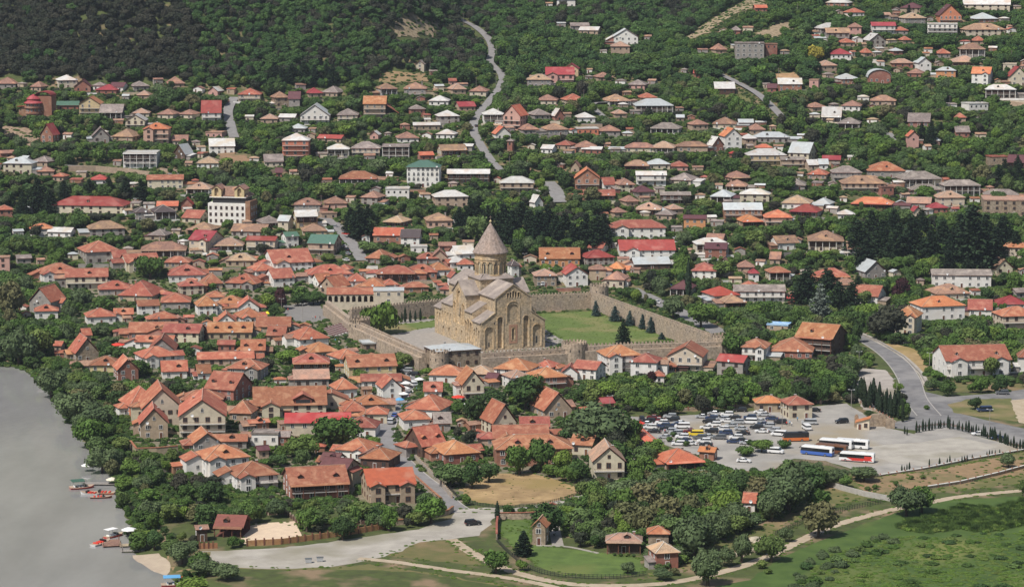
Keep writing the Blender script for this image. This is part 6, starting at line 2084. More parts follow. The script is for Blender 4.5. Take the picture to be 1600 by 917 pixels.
poles([(776, 92), (736, 108), (672, 118), (775, 138), (796, 268), (824, 274), (1484, 172), (1500, 258), (1454, 256), (912, 162), (655, 262), (1066, 375), (1090, 322), (1216, 128), (1206, 320), (1250, 330), (943, 118), (502, 330), (1580, 100), (380, 160), (744, 142), (1035, 190), (1155, 232), (262, 160),
       (297, 186), (930, 270), (1514, 96), (1380, 128), (1246, 26), (724, 40)], 8.5, 'u', 'grey utility pole', 'utility pole', 'utility_pole', 0)
poles([(440, 492), (473, 500), (820, 420), (953, 650), (1222, 668), (1330, 640), (1401, 622), (1452, 580), (1495, 594), (1342, 578), (1546, 672)], 7.5, 'lamp', 'white street lamp', 'street lamp', 'street_lamp', 0)
def parasol(px, py, m, label, r=2.0, h=2.6):
    g = hit(px, py); root = thing('parasol', label, 'parasol', (g.x, g.y, g.z))
    b = MB(); b.cyl((0, 0), .05, .05, 0, h, 6, 'paint_silver'); b.build('pole', root)
    b = MB(); b.lathe((0, 0), [(r, h - .75), (r, h - .6), (r * .5, h - .15), (.05, h + .15)], 8, m); b.build('canopy', root)
plain('cloth_yellow', (.75, .62, .03), .8); plain('cloth_red', (.62, .05, .03), .8); plain('cloth_white', (.76, .75, .72), .8); plain('cloth_blue', (.12, .35, .6), .8); plain('cloth_cream', (.70, .64, .5), .8)
parasol(423, 497, 'cloth_yellow', 'large yellow parasol beside the paved square', 3.6, 3.2)
parasol(405, 499, 'cloth_white', 'white parasol left of the yellow one', 2.4)
parasol(184, 547, 'cloth_red', 'red garden parasol among the riverside houses', 3.2, 3.0)
parasol(997, 669, 'cloth_red', 'red parasol at the end of the market arcade', 2.6)
parasol(634, 606, 'cloth_white', 'white market parasol, uppermost in the souvenir street', 2.2)
parasol(632, 614, 'cloth_white', 'white market parasol in the middle of the souvenir street', 2.2)
parasol(631, 623, 'cloth_white', 'white market parasol beside the gabled white house', 1.9)
parasol(655, 600, 'cloth_white', 'white parasol on the right of the souvenir street', 2.0)
parasol(716, 628, 'cloth_red', 'red parasol beside the cream cafe house', 2.6)
parasol(624, 632, 'cloth_blue', 'blue parasol low in the souvenir street', 2.0)
parasol(202, 838, 'cloth_white', 'white parasol on the boat landing', 2.4, 2.8)
parasol(136, 744, 'cloth_white', 'white parasol on the canopied barge landing', 1.9, 4.4)
parasol(175, 758, 'cloth_cream', 'cream parasol beside the moored barges', 2.0)
parasol(196, 760, 'cloth_blue', 'blue parasol on the landing above the barges', 2.6, 2.8)
g = hit(741, 645); t = thing('marquee', 'white domed marquee beside the cream cafe house', 'tent', (g.x, g.y + 3, g.z)); b = MB(); b.lathe((0, 0), [(4.2, 0), (4.2, 2.0), (3.8, 3.0), (2.4, 4.0), (.1, 4.6)], 20, 'cloth_white'); b.build('canopy', t)
STRIPS.append((np.array([(g.x, g.y + 3), (g.x + .1, g.y + 3)]), 5))

# people: one continuous body grown over a skeleton, three poses shared between the figures
def person_mesh(pose, top, legs):
    J = [(0, 0, .95), (0, 0, 1.2), (0, 0, 1.42), (0, 0, 1.55), (0, -.01, 1.66), (-.18, 0, 1.4), (-.25, -.02, 1.14), (-.24, -.12 if pose else 0, .9), (.18, 0, 1.4), (.25, .02, 1.14), (.24, -.1, .92 if pose != 2 else 1.1),
         (-.09, 0, .9), (-.1, -.12 * pose, .5), (-.1, .02 * pose, .08), (-.1, -.14, .03), (.09, 0, .9), (.1, .1 * pose, .5), (.1, .2 * pose, .09), (.1, .08 * pose - .12, .03)]
    E = [(0, 1), (1, 2), (2, 3), (3, 4), (2, 5), (5, 6), (6, 7), (2, 8), (8, 9), (9, 10), (0, 11), (11, 12), (12, 13), (13, 14), (0, 15), (15, 16), (16, 17), (17, 18)]
    rad = [.15, .14, .15, .06, .105, .07, .05, .035, .07, .05, .035, .1, .065, .045, .04, .1, .065, .045, .04]
    me = bpy.data.meshes.new('person'); me.from_pydata(J, E, []); o = bpy.data.objects.new('tmp', me); col.objects.link(o)
    md = o.modifiers.new('skin', 'SKIN')
    for i, r_ in enumerate(rad): me.skin_vertices[0].data[i].radius = (r_, r_ * .85)
    me.skin_vertices[0].data[0].use_root = True
    o.modifiers.new('s', 'SUBSURF').levels = 1
    dg = bpy.context.evaluated_depsgraph_get(); m2 = bpy.data.meshes.new_from_object(o.evaluated_get(dg)); bpy.data.objects.remove(o)
    m2.materials.clear()
    for m in (top, legs, 'skin_tone', 'hair'): m2.materials.append(MATS[m])
    for p in m2.polygons:
        z = p.center.z; p.material_index = 1 if z < .93 else (0 if z < 1.5 else (3 if z > 1.69 or (p.center.y > .03 and z > 1.58) else 2))
        p.use_smooth = True
    return m2
plain('skin_tone', (.45, .27, .19), .6); plain('hair', (.03, .02, .015), .6); plain('denim', (.05, .07, .13), .8); plain('cloth_dark', (.03, .03, .035), .8); plain('cloth_green', (.06, .2, .1), .8)
PM = [(person_mesh(1, 'cloth_white', 'denim'), 'white top and blue jeans'), (person_mesh(0, 'cloth_red', 'cloth_dark'), 'red top and dark trousers'), (person_mesh(2, 'cloth_dark', 'denim'), 'dark top and blue jeans'), (person_mesh(1, 'cloth_blue', 'cloth_dark'), 'blue top and dark trousers')]
seen = {}
for i, (px, py) in enumerate([(439, 484), (443, 485), (434, 483), (447, 480), (489, 499), (493, 499), (500, 499), (524, 535), (530, 538), (641, 600), (648, 604), (651, 611), (645, 616), (640, 622), (637, 630), (628, 638), (642, 592), (1039, 677), (1159, 660), (1234, 664), (1237, 666), (1229, 665), (1243, 653), (1246, 658),
                              (1460, 560), (1464, 563), (1417, 641), (1554, 612), (640, 640), (623, 516), (736, 500), (1242, 649), (430, 487), (450, 487), (1420, 652)]):
    me, cl = PM[i % 4]; dd, nm, w = rel(px, py); seen.setdefault('person in %s, standing %s %s' % (cl, w, nm), []).append((px, py, me))
for lab, L_ in seen.items():
    for l2, (px, py, me) in zip(split_label(lab, L_), L_):
        if len(l2.split()) > 16: l2 = l2.replace(', standing', ',').replace(' trousers', '')
        g = hit(px, py); o = inst('person', me, None, (g.x, g.y, g.z + .05), rng.uniform(0, 6.3)); tag(o, l2, 'person', 'people in the streets')

# ------------------------------------------------------------ boats and landings
def boat(px, py, L, W, hd, hull, canopy, label, name='motor_boat'):
    x, y = ray_plane(px, py, WATER); root = thing(name, label, 'boat', (x, y, WATER), R(hd)); h = L / 2
    b = MB(); k = b.mi(hull); ki = b.mi('wall_t')
    st = [(-h, .8, .55), (-h * .5, 1, .5), (h * .2, 1, .55), (h * .7, .7, .7), (h, .06, .95)]
    for x_, w, z in st:
        b.v += [(x_, -w * W / 2, z), (x_ * .94, -w * W * .32, -.25), (x_ * .94, w * W * .32, -.25), (x_, w * W / 2, z)]
    for i in range(len(st) - 1):
        a = 4 * i; c = a + 4
        for p, q in ((0, 1), (1, 2), (2, 3)): b.f.append((a + p, c + p, c + q, a + q)); b.m.append(k)
        b.f.append((a + 3, c + 3, c, a)); b.m.append(ki)
    b.f.append((0, 1, 2, 3)); b.m.append(k)
    b.build('hull', root)
    b = MB(); b.box(h * .15, h * .3, -W * .38, W * .38, .5, 1.25, 'car_glass'); b.build('windscreen', root)
    for x_ in (-h * .6, -h * .25, 0): b = MB(); b.box(x_ - .25, x_ + .25, -W * .34, W * .34, .5, .85, 'cloth_red' if hull != 'paint_red' else 'cloth_white'); b.build('seat', root)
    if canopy:
        for sx in (-h * .75, h * .1):
            for sy in (-1, 1): b = MB(); b.box(sx - .05, sx + .05, sy * W * .42 - .05, sy * W * .42 + .05, .5, 2.5, 'paint_silver'); b.build('canopy_post', root)
        b = MB(); b.box(-h * .85, h * .2, -W * .5, W * .5, 2.5, 2.62, canopy); b.build('canopy', root)
boat(158, 849, 8, 2.8, 60, 'paint_white', None, 'white open motor boat moored at the brown landing deck')
boat(178, 838, 7, 2.4, 50, 'paint_red', 'cloth_white', 'red and white boat moored behind the landing deck')
boat(128, 762, 8, 4.2, 20, 'paint_red', 'paint_green', 'red barge with dark green canopy, outermost of the moored group')
boat(140, 772, 6.5, 2.4, 160, 'paint_white', None, 'white rowing boat in front of the canopied barge')
boat(160, 771, 8, 2.8, 175, 'paint_orange', None, 'orange and cream boat in the moored group')
boat(158, 778, 7, 1.8, 5, 'wood', None, 'narrow dark wooden boat nearest the open river')
boat(277, 914, 9, 3.4, 10, 'paint_red', 'cloth_blue', 'red excursion boat with blue canopy at the bottom edge')
boat(66, 600, 6, 2.4, 80, 'paint_white', 'cloth_white', 'white boat with canopy under the bank trees')
boat(296, 905, 7, 2.6, 10, 'paint_white', None, 'white boat moored beside the excursion boat')
def deck(px, py, w, d, rz, label, m='wood', z=.4):
    x, y = ray_plane(px, py, WATER); root = thing('boat_landing', label, 'landing', (x, y, WATER), R(rz))
    b = MB()
    n = int(w / .5)
    for k in range(n): b.box(-w / 2 + k * .5, -w / 2 + k * .5 + .46, -d / 2, d / 2, z, z + .12, m)
    b.build('decking', root)
    for sx in (-1, 1):
        for sy in (-1, 1): b = MB(); b.cyl((sx * (w / 2 - .3), sy * (d / 2 - .3)), .14, .14, -3, z + 1.0, 8, m); b.build('pile', root)
deck(174, 850, 5.5, 8, 12, 'brown floating landing deck beside the white boat', 'roof_b')
deck(160, 757, 12, 3, -3, 'grey landing deck behind the moored barges', 'wall_g')
deck(200, 853, 5, 3, 15, 'pale landing deck under the white parasol', 'wall_t')
deck(222, 862, 12, 1.8, 3, 'narrow concrete jetty in front of the willow', 'wall_g')
deck(76, 594, 5, 4, 10, 'small white landing under the bank trees', 'wall_w')
# waste containers, boulders
for i, (px, py, l) in enumerate([(482, 879, 'grey metal waste container, left of the pair on the gravel road'), (500, 877, 'grey metal waste container, right of the pair on the gravel road')]):
    g = hit(px, py); root = thing('waste_container', l, 'container', (g.x, g.y, g.z), R(8)); b = MB(); b.hexa([(-.8, -.45, .15), (.8, -.45, .15), (.8, .45, .15), (-.8, .45, .15), (-.95, -.55, 1.25), (.95, -.55, 1.25), (.95, .55, 1.25), (-.95, .55, 1.25)], 'paint_silver'); b.build('bin_body', root)
    b = MB(); b.box(-1, 1, -.6, .6, 1.26, 1.36, 'paint_grey'); b.build('lid', root)
    for sx in (-.7, .7):
        b = MB(); b.wheel((sx, -.3, .12), .12, .08, 'tyre', 8); b.build('wheel', root)
surf('boulder_stone', (.52, .45, .34), (.38, .33, .25), .8, vary=.08, bump=.8)
def rock_mesh(seed, flat=.6):
    import bmesh
    bm = bmesh.new(); bmesh.ops.create_icosphere(bm, subdivisions=3, radius=1)
    r = random.Random(seed); ph = [r.uniform(0, 6) for _ in range(6)]
    for v in bm.verts:
        n = .18 * math.sin(3 * v.co.x + ph[0]) * math.sin(4 * v.co.y + ph[1]) + .14 * math.sin(7 * v.co.z + ph[2]) * math.cos(6 * v.co.x + ph[3]) + .06 * math.sin(15 * v.co.y + ph[4])
        v.co *= 1 + n; v.co.z *= flat
    me = bpy.data.meshes.new('boulder'); bm.to_mesh(me); bm.free(); me.materials.append(MATS['boulder_stone']); return me
RK = [rock_mesh(s) for s in range(4)]
g = hit(1181, 846); o = inst('boulder', RK[0], None, (g.x, g.y, g.z + .3), .3, (3.1, 2.2, 1.9)); tag(o, 'large pale boulder above the stone heap beside the dirt path', 'boulder')
mb = MB()
pts = []
A = hit(1127, 876); B = hit(1212, 848)
rm_ = [( [tuple(v.co) for v in m.vertices], [tuple(p.vertices) for p in m.polygons]) for m in (RK[1], RK[2])]
k = mb.mi('roof_w')
for i in range(130):
    t = rng.random(); x = A.x + (B.x - A.x) * t + rng.gauss(0, 1.0); y = A.y + (B.y - A.y) * t + rng.gauss(0, 1.0); s = rng.uniform(.25, .6)
    q = MB(); zz = rng.uniform(0, .6)
    q.box(-s, s, -s * .8, s * .8, -s * .5, s * .6, 'boulder_stone', rng.uniform(0, 3), (x, y))
    q.v = [(a + rng.uniform(-.2, .2) * s, b_ + rng.uniform(-.2, .2) * s, c + zz + rng.uniform(-.15, .15) * s) for a, b_, c in q.v]
    i0 = len(mb.v); mb.v += q.v
    for f in q.f: mb.f.append(tuple(i0 + a for a in f)); mb.m.append(mb.mi('boulder_stone'))
tag(mb.build('stone_rubble'), 'long heap of pale stone rubble beside the dirt path', 'rubble', None, 'stuff')
# ------------------------------------------------------------ foliage
def leaf_mat(name, cols, trans=0.0, rough=0.75):
    m, t, b = new_mat(name); N = t.nodes; L = t.links
    oi = N.new('ShaderNodeObjectInfo'); cr = N.new('ShaderNodeValToRGB')
    el = cr.color_ramp.elements
    while len(el) < len(cols): el.new(0.5)
    for i, c in enumerate(cols): el[i].position = i / (len(cols) - 1); el[i].color = (*c, 1)
    L.new(oi.outputs['Random'], cr.inputs[0])
    at = N.new('ShaderNodeAttribute'); at.attribute_name = 'tint'
    hs = N.new('ShaderNodeHueSaturation'); L.new(cr.outputs[0], hs.inputs['Color']); L.new(at.outputs['Fac'], hs.inputs['Value'])
    L.new(hs.outputs[0], b.inputs['Base Color']); b.inputs['Roughness'].default_value = rough; b.inputs['Specular IOR Level'].default_value = 0.12
    return m
leaf_mat('leaf_broad', [(.052, .100, .024), (.095, .155, .032), (.042, .080, .024), (.075, .135, .028), (.125, .165, .045), (.048, .092, .030), (.10, .150, .050), (.085, .155, .030), (.036, .064, .022), (.068, .118, .030)])
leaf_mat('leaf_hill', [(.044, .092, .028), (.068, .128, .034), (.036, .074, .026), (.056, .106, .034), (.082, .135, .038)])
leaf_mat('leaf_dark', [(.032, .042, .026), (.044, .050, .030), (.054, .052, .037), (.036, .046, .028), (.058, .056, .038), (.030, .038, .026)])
leaf_mat('leaf_grey', [(.082, .118, .052), (.100, .138, .060), (.070, .104, .046)])
leaf_mat('leaf_olive', [(.135, .125, .060), (.115, .115, .050), (.10, .11, .048)])
leaf_mat('leaf_bright', [(.105, .175, .030), (.13, .19, .035), (.095, .16, .03)])
leaf_mat('leaf_yellow', [(.30, .25, .045), (.26, .24, .045)])
leaf_mat('leaf_purple', [(.045, .018, .022), (.06, .025, .026)])
leaf_mat('leaf_conifer', [(.018, .036, .018), (.025, .045, .020), (.016, .030, .016)])
leaf_mat('leaf_spruce', [(.050, .090, .085), (.065, .105, .100), (.045, .080, .070)])
leaf_mat('leaf_silver', [(.16, .19, .15), (.14, .17, .14)])
leaf_mat('leaf_cypress', [(.016, .030, .016), (.022, .038, .020), (.020, .032, .014)])
leaf_mat('leaf_reed', [(.085, .145, .038), (.10, .165, .042), (.075, .13, .038)])
leaf_mat('leaf_meadow', [(.115, .185, .034), (.09, .16, .028), (.135, .18, .045), (.10, .17, .03)])

_ico_v = None
def ico(sub):
    import bmesh
    bm = bmesh.new(); bmesh.ops.create_icosphere(bm, subdivisions=sub, radius=1)
    v = np.array([tuple(x.co) for x in bm.verts]); f = np.array([[q.index for q in x.verts] for x in bm.faces]); bm.free(); return v, f
IV, IF = ico(2)
def cloud_mesh(name, clumps, nleaf, lsize, mat, up=0.35, seed=0, core=.82, droop=0, tintv=.22):
    """clumps: (x,y,z,rx,rz); leaves scattered through the shell of each clump"""
    r = np.random.RandomState(seed)
    V = []; F = []; T = []
    base = 0
    for (cx, cy, cz, rx, rz) in clumps:
        t = r.uniform(1 - tintv, 1 + tintv)
        bump = 1 + .16 * np.sin(IV[:, 0] * 5 + r.uniform(0, 6)) * np.cos(IV[:, 2] * 6 + r.uniform(0, 6))
        v = IV * bump[:, None] * core * np.array([rx, rx, rz]) + [cx, cy, cz]
        V.append(v); F.append(np.hstack([IF, IF[:, :1]]) + base); T.append(np.full(len(IF), t * .92)); base += len(v)  # cores tinted darker than the leaves: inner crown shade in the colour
    vol = np.array([c[3] ** 2 for c in clumps]); vol = vol / vol.sum()
    for (cx, cy, cz, rx, rz), p in zip(clumps, vol):
        n = max(8, int(nleaf * p)); t = r.uniform(1 - tintv, 1 + tintv)
        d = r.normal(size=(n, 3)); d[:, 2] = d[:, 2] * .9 + up; d /= np.linalg.norm(d, axis=1)[:, None]
        rad = r.uniform(.78, 1.26, n)
        c = d * rad[:, None] * np.array([rx, rx, rz]) + [cx, cy, cz]
        nn = d + r.normal(size=(n, 3)) * .55; nn /= np.linalg.norm(nn, axis=1)[:, None]
        a = np.cross(nn, r.normal(size=(n, 3))); a /= np.linalg.norm(a, axis=1)[:, None]; b = np.cross(nn, a)
        if droop: a = a * .5 + np.array([0, 0, -1]) * droop
        s = lsize * r.uniform(.6, 1.35, n)[:, None]
        q = np.stack([c - a * s - b * s * .7, c + a * s - b * s * .7, c + a * s + b * s * .7, c - a * s + b * s * .7], 1).reshape(-1, 3)
        V.append(q); F.append(np.arange(4 * n).reshape(n, 4) + base); base += 4 * n; T.append(t * r.uniform(.8, 1.2, n))
    return raw_mesh(name, np.concatenate(V), np.concatenate(F), np.concatenate(T), mat)
def raw_mesh(name, V, F, T, mat):
    tri = F[:, 3] == F[:, 0]
    tot = np.where(tri, 3, 4); st = np.concatenate([[0], np.cumsum(tot)[:-1]])
    mask = np.ones(F.shape, bool); mask[tri, 3] = False
    loops = F[mask]
    me = bpy.data.meshes.new(name); me.vertices.add(len(V)); me.vertices.foreach_set('co', V.astype(np.float32).ravel())
    me.loops.add(len(loops)); me.loops.foreach_set('vertex_index', loops.astype(np.int32))
    me.polygons.add(len(F)); me.polygons.foreach_set('loop_start', st.astype(np.int32)); me.polygons.foreach_set('loop_total', tot.astype(np.int32))
    me.update(calc_edges=True)
    a = me.attributes.new('tint', 'FLOAT', 'FACE'); a.data.foreach_set('value', T.astype(np.float32))
    me.materials.append(MATS[mat]); return me

def broad_clumps(seed, flat=.8, n=13, spread=.62, tall=1.0):
    r = random.Random(seed); out = [(0, 0, .0 * tall, .62, .62 * tall)]
    for k in range(n):
        a = k * 2.4 + r.uniform(-.4, .4); e = r.uniform(-.35, 1.0) ** 1
        rr = spread * math.sqrt(max(0.05, 1 - e * e * .8)) * r.uniform(.75, 1.15); s = r.uniform(.26, .46)
        out.append((rr * math.cos(a), rr * math.sin(a), e * .62 * flat * tall, s, s * r.uniform(.75, 1.0) * (1 + (tall - 1) * .4)))
    return out
# unit crowns: radius about 1, centred on z=0
P_BROAD = [cloud_mesh('crown', broad_clumps(10 + s, .85, 13 + s % 3), 1500, .075, 'leaf_broad', seed=s) for s in range(7)]
P_TALL = [cloud_mesh('crown', broad_clumps(200 + s, .9, 12, .5, 1.25), 1300, .075, 'leaf_broad', seed=90 + s, up=.2) for s in range(3)]
P_DARK = [cloud_mesh('crown', broad_clumps(40 + s, .9, 11, .58), 1300, .075, 'leaf_dark', seed=20 + s) for s in range(5)]
P_GREY = [cloud_mesh('crown', broad_clumps(60 + s, .8, 16, .66), 2200, .06, 'leaf_grey', seed=30 + s) for s in range(3)]
def remat(me, mat):
    m = me.copy(); m.materials.clear(); m.materials.append(MATS[mat]); return m
P_OLIVE = [remat(P_BROAD[1], 'leaf_olive')]; P_HILL = [remat(P_BROAD[k], 'leaf_hill') for k in (0, 4, 5)]; P_BRIGHT = [remat(P_BROAD[2], 'leaf_bright')]; P_YELLOW = [remat(P_BROAD[3], 'leaf_yellow')]; P_PURPLE = [remat(P_DARK[0], 'leaf_purple')]
P_WILLOW = [cloud_mesh('crown', broad_clumps(91, .8, 15, .6), 1800, .10, 'leaf_bright', seed=77, droop=.8)]
P_CEDAR = []
def cedar_mesh(seed, mat, n=3000):
    r = np.random.RandomState(seed); V = []; F = []; T = []; base = 0
    # unit height 1 (z 0..1), radius .38, layered horizontal boughs
    lay = 13
    for k in range(lay):
        z = .12 + .86 * k / lay; R_ = .40 * (1 - (k / lay) ** 1.6) + .03; nb = max(4, int(11 * (1 - k / lay) + 3))
        for j in range(nb):
            a = 2 * math.pi * (j + r.uniform(-.3, .3)) / nb + k; L_ = R_ * r.uniform(.65, 1.12); t = r.uniform(.75, 1.25)
            m = int(46 * L_ / .4) + 8
            u = r.uniform(.1, 1, m) ** .7; w = r.normal(size=m) * .05 * (1.15 - u * .6)
            x = L_ * u * math.cos(a) - w * math.sin(a); y = L_ * u * math.sin(a) + w * math.cos(a); zz = z - .05 * u + r.normal(size=m) * .008 + r.uniform(-.02, .02)
            c = np.stack([x, y, zz], 1); s = .016 * r.uniform(.7, 1.5, m)[:, None]
            n_ = np.array([0, 0, 1.0]) + r.normal(size=(m, 3)) * .45; n_ /= np.linalg.norm(n_, axis=1)[:, None]
            A = np.cross(n_, r.normal(size=(m, 3))); A /= np.linalg.norm(A, axis=1)[:, None]; B = np.cross(n_, A)
            q = np.stack([c - A * s - B * s, c + A * s - B * s, c + A * s + B * s, c - A * s + B * s], 1).reshape(-1, 3)
            V.append(q); F.append(np.arange(4 * m).reshape(m, 4) + base); base += 4 * m; T.append(np.full(m, t) * r.uniform(.85, 1.15, m))
    # slender core, the crown's inner shade put into its darker tint
    v = IV * np.array([.13, .13, .46]) + [0, 0, .5]; v[:, :2] *= np.clip(1.5 - v[:, 2:3] * 1.4, .1, 1.5)
    V.append(v); F.append(np.hstack([IF, IF[:, :1]]) + base); T.append(np.full(len(IF), .8))
    return raw_mesh('crown', np.concatenate(V), np.concatenate(F), np.concatenate(T), mat)
P_CEDAR = [cedar_mesh(3, 'leaf_conifer'), cedar_mesh(4, 'leaf_conifer')]
P_SPRUCE = [cedar_mesh(6, 'leaf_spruce')]; P_SILVER = [cedar_mesh(7, 'leaf_silver')]
def cypress_mesh(seed):
    r = np.random.RandomState(seed); n = 420
    z = r.uniform(0, 1, n); rad = .11 * np.sin(np.clip(z * 1.02 + .06, 0, 1) * math.pi) ** .55 * (1.15 - .5 * z) * r.uniform(.8, 1.15, n); a = r.uniform(0, 6.283, n)
    c = np.stack([rad * np.cos(a), rad * np.sin(a), .04 + z * .95], 1); nn = np.stack([np.cos(a), np.sin(a), np.full(n, .3)], 1) + r.normal(size=(n, 3)) * .4
    nn /= np.linalg.norm(nn, axis=1)[:, None]; A = np.cross(nn, np.array([.3, .2, .1]) + r.normal(size=(n, 3)) * .3); A /= np.linalg.norm(A, axis=1)[:, None]; B = np.cross(nn, A)
    s = .022 * r.uniform(.7, 1.4, n)[:, None]; q = np.stack([c - A * s - B * s, c + A * s - B * s, c + A * s + B * s, c - A * s + B * s], 1).reshape(-1, 3)
    v = IV * np.array([.085, .085, .47]) + [0, 0, .5]
    return raw_mesh('crown', np.concatenate([q, v]), np.concatenate([np.arange(4 * n).reshape(n, 4), np.hstack([IF, IF[:, :1]]) + 4 * n]), np.concatenate([r.uniform(.75, 1.25, n), np.full(len(IF), .85)]), 'leaf_cypress')  # core tint lowered, inner shade painted in
P_CYP = [cypress_mesh(s) for s in range(3)]
P_BUSH = [cloud_mesh('foliage', broad_clumps(120 + s, .6, 8, .6), 600, .10, 'leaf_broad', seed=50 + s) for s in range(3)]
P_MEAD = [cloud_mesh('foliage', broad_clumps(140 + s, .45, 7, .7), 420, .10, 'leaf_meadow', seed=60 + s, core=.75) for s in range(2)]
def reed_mesh(seed):
    r = np.random.RandomState(seed); n = 260; x = r.normal(size=n) * .55; y = r.normal(size=n) * .55; h = r.uniform(.6, 1.1, n); a = r.uniform(0, 3.14, n); lx = r.normal(size=n) * .12; ly = r.normal(size=n) * .12; w = .05
    q = np.stack([np.stack([x - w * np.cos(a), y - w * np.sin(a), np.zeros(n)], 1), np.stack([x + w * np.cos(a), y + w * np.sin(a), np.zeros(n)], 1), np.stack([x + lx + .02, y + ly, h], 1), np.stack([x + lx - .02, y + ly, h], 1)], 1).reshape(-1, 3)
    return raw_mesh('reeds', q, np.arange(4 * n).reshape(n, 4), r.uniform(.7, 1.3, n), 'leaf_reed')
P_REED = [reed_mesh(1), reed_mesh(2)]
_t = MB()
_prev = None
for (r0, z0), (r1, z1) in (((.075, -.25), (.05, .35)), ((.05, .35), (.03, .75))): _t.cyl((0, 0), r0, r1, z0, z1, 7, 'bark', cap=False)
for k in range(5):
    a = k * 1.26; _t.beam((0, 0, .3 + .05 * k), (.3 * math.cos(a), .3 * math.sin(a), .62 + .04 * k), .03, .03, 'bark')
TRUNK = _t.mesh('trunk')
_t = MB(); _t.cyl((0, 0), .03, .006, -.12, .97, 7, 'bark', cap=False); POLE_TRUNK = _t.mesh('trunk')

TREES = []      # (x, y, z, radius, height, kind, variant, individual)
def tree_obj(x, y, z, r, h, kind, label, group, var=0):
    rz = rng.uniform(0, 6.28)
    name = {'cedar': 'cedar_tree', 'spruce': 'spruce_tree', 'silver': 'cedar_tree', 'cypress': 'cypress_tree', 'bush': 'shrub', 'willow': 'willow_tree', 'dark': 'pine_tree'}.get(kind, 'broadleaf_tree')
    cat = {'cypress_tree': 'cypress', 'shrub': 'shrub', 'spruce_tree': 'spruce', 'cedar_tree': 'cedar', 'pine_tree': 'pine tree', 'willow_tree': 'willow'}.get(name, 'tree')
    root = thing(name, label, cat, (x, y, z), rz, group)
    if kind in ('cedar', 'spruce', 'silver', 'cypress'):
        P = {'cedar': P_CEDAR, 'spruce': P_SPRUCE, 'silver': P_SILVER, 'cypress': P_CYP}[kind]
        sx = r / (.40 if kind != 'cypress' else .115)
        inst('crown', P[var % len(P)], root, (0, 0, 0), 0, (sx, sx, h)); inst('trunk', POLE_TRUNK, root, (0, 0, 0), 0, (h * .7, h * .7, h))
    elif kind == 'bush':
        inst('foliage', P_BUSH[var % 3], root, (0, 0, h * .42), 0, (r, r, h * .6)); inst('stem', TRUNK, root, (0, 0, 0), 0, (h * .5, h * .5, h * .5))
    else:
        P = {'dark': P_DARK, 'grey': P_GREY, 'olive': P_OLIVE, 'bright': P_BRIGHT, 'yellow': P_YELLOW, 'purple': P_PURPLE, 'willow': P_WILLOW, 'tall': P_TALL, 'hill': P_HILL}.get(kind, P_BROAD)
        ch = h * .52
        inst('crown', P[var % len(P)], root, (0, 0, h - ch * .97), 0, (r * (.85 + .3 * ((var * 7) % 10) / 10), r * (1.12 - .3 * ((var * 3) % 10) / 10), ch)); inst('trunk', TRUNK, root, (0, 0, 0), 0, (h * .8, h * .8, h * .8))
    return root

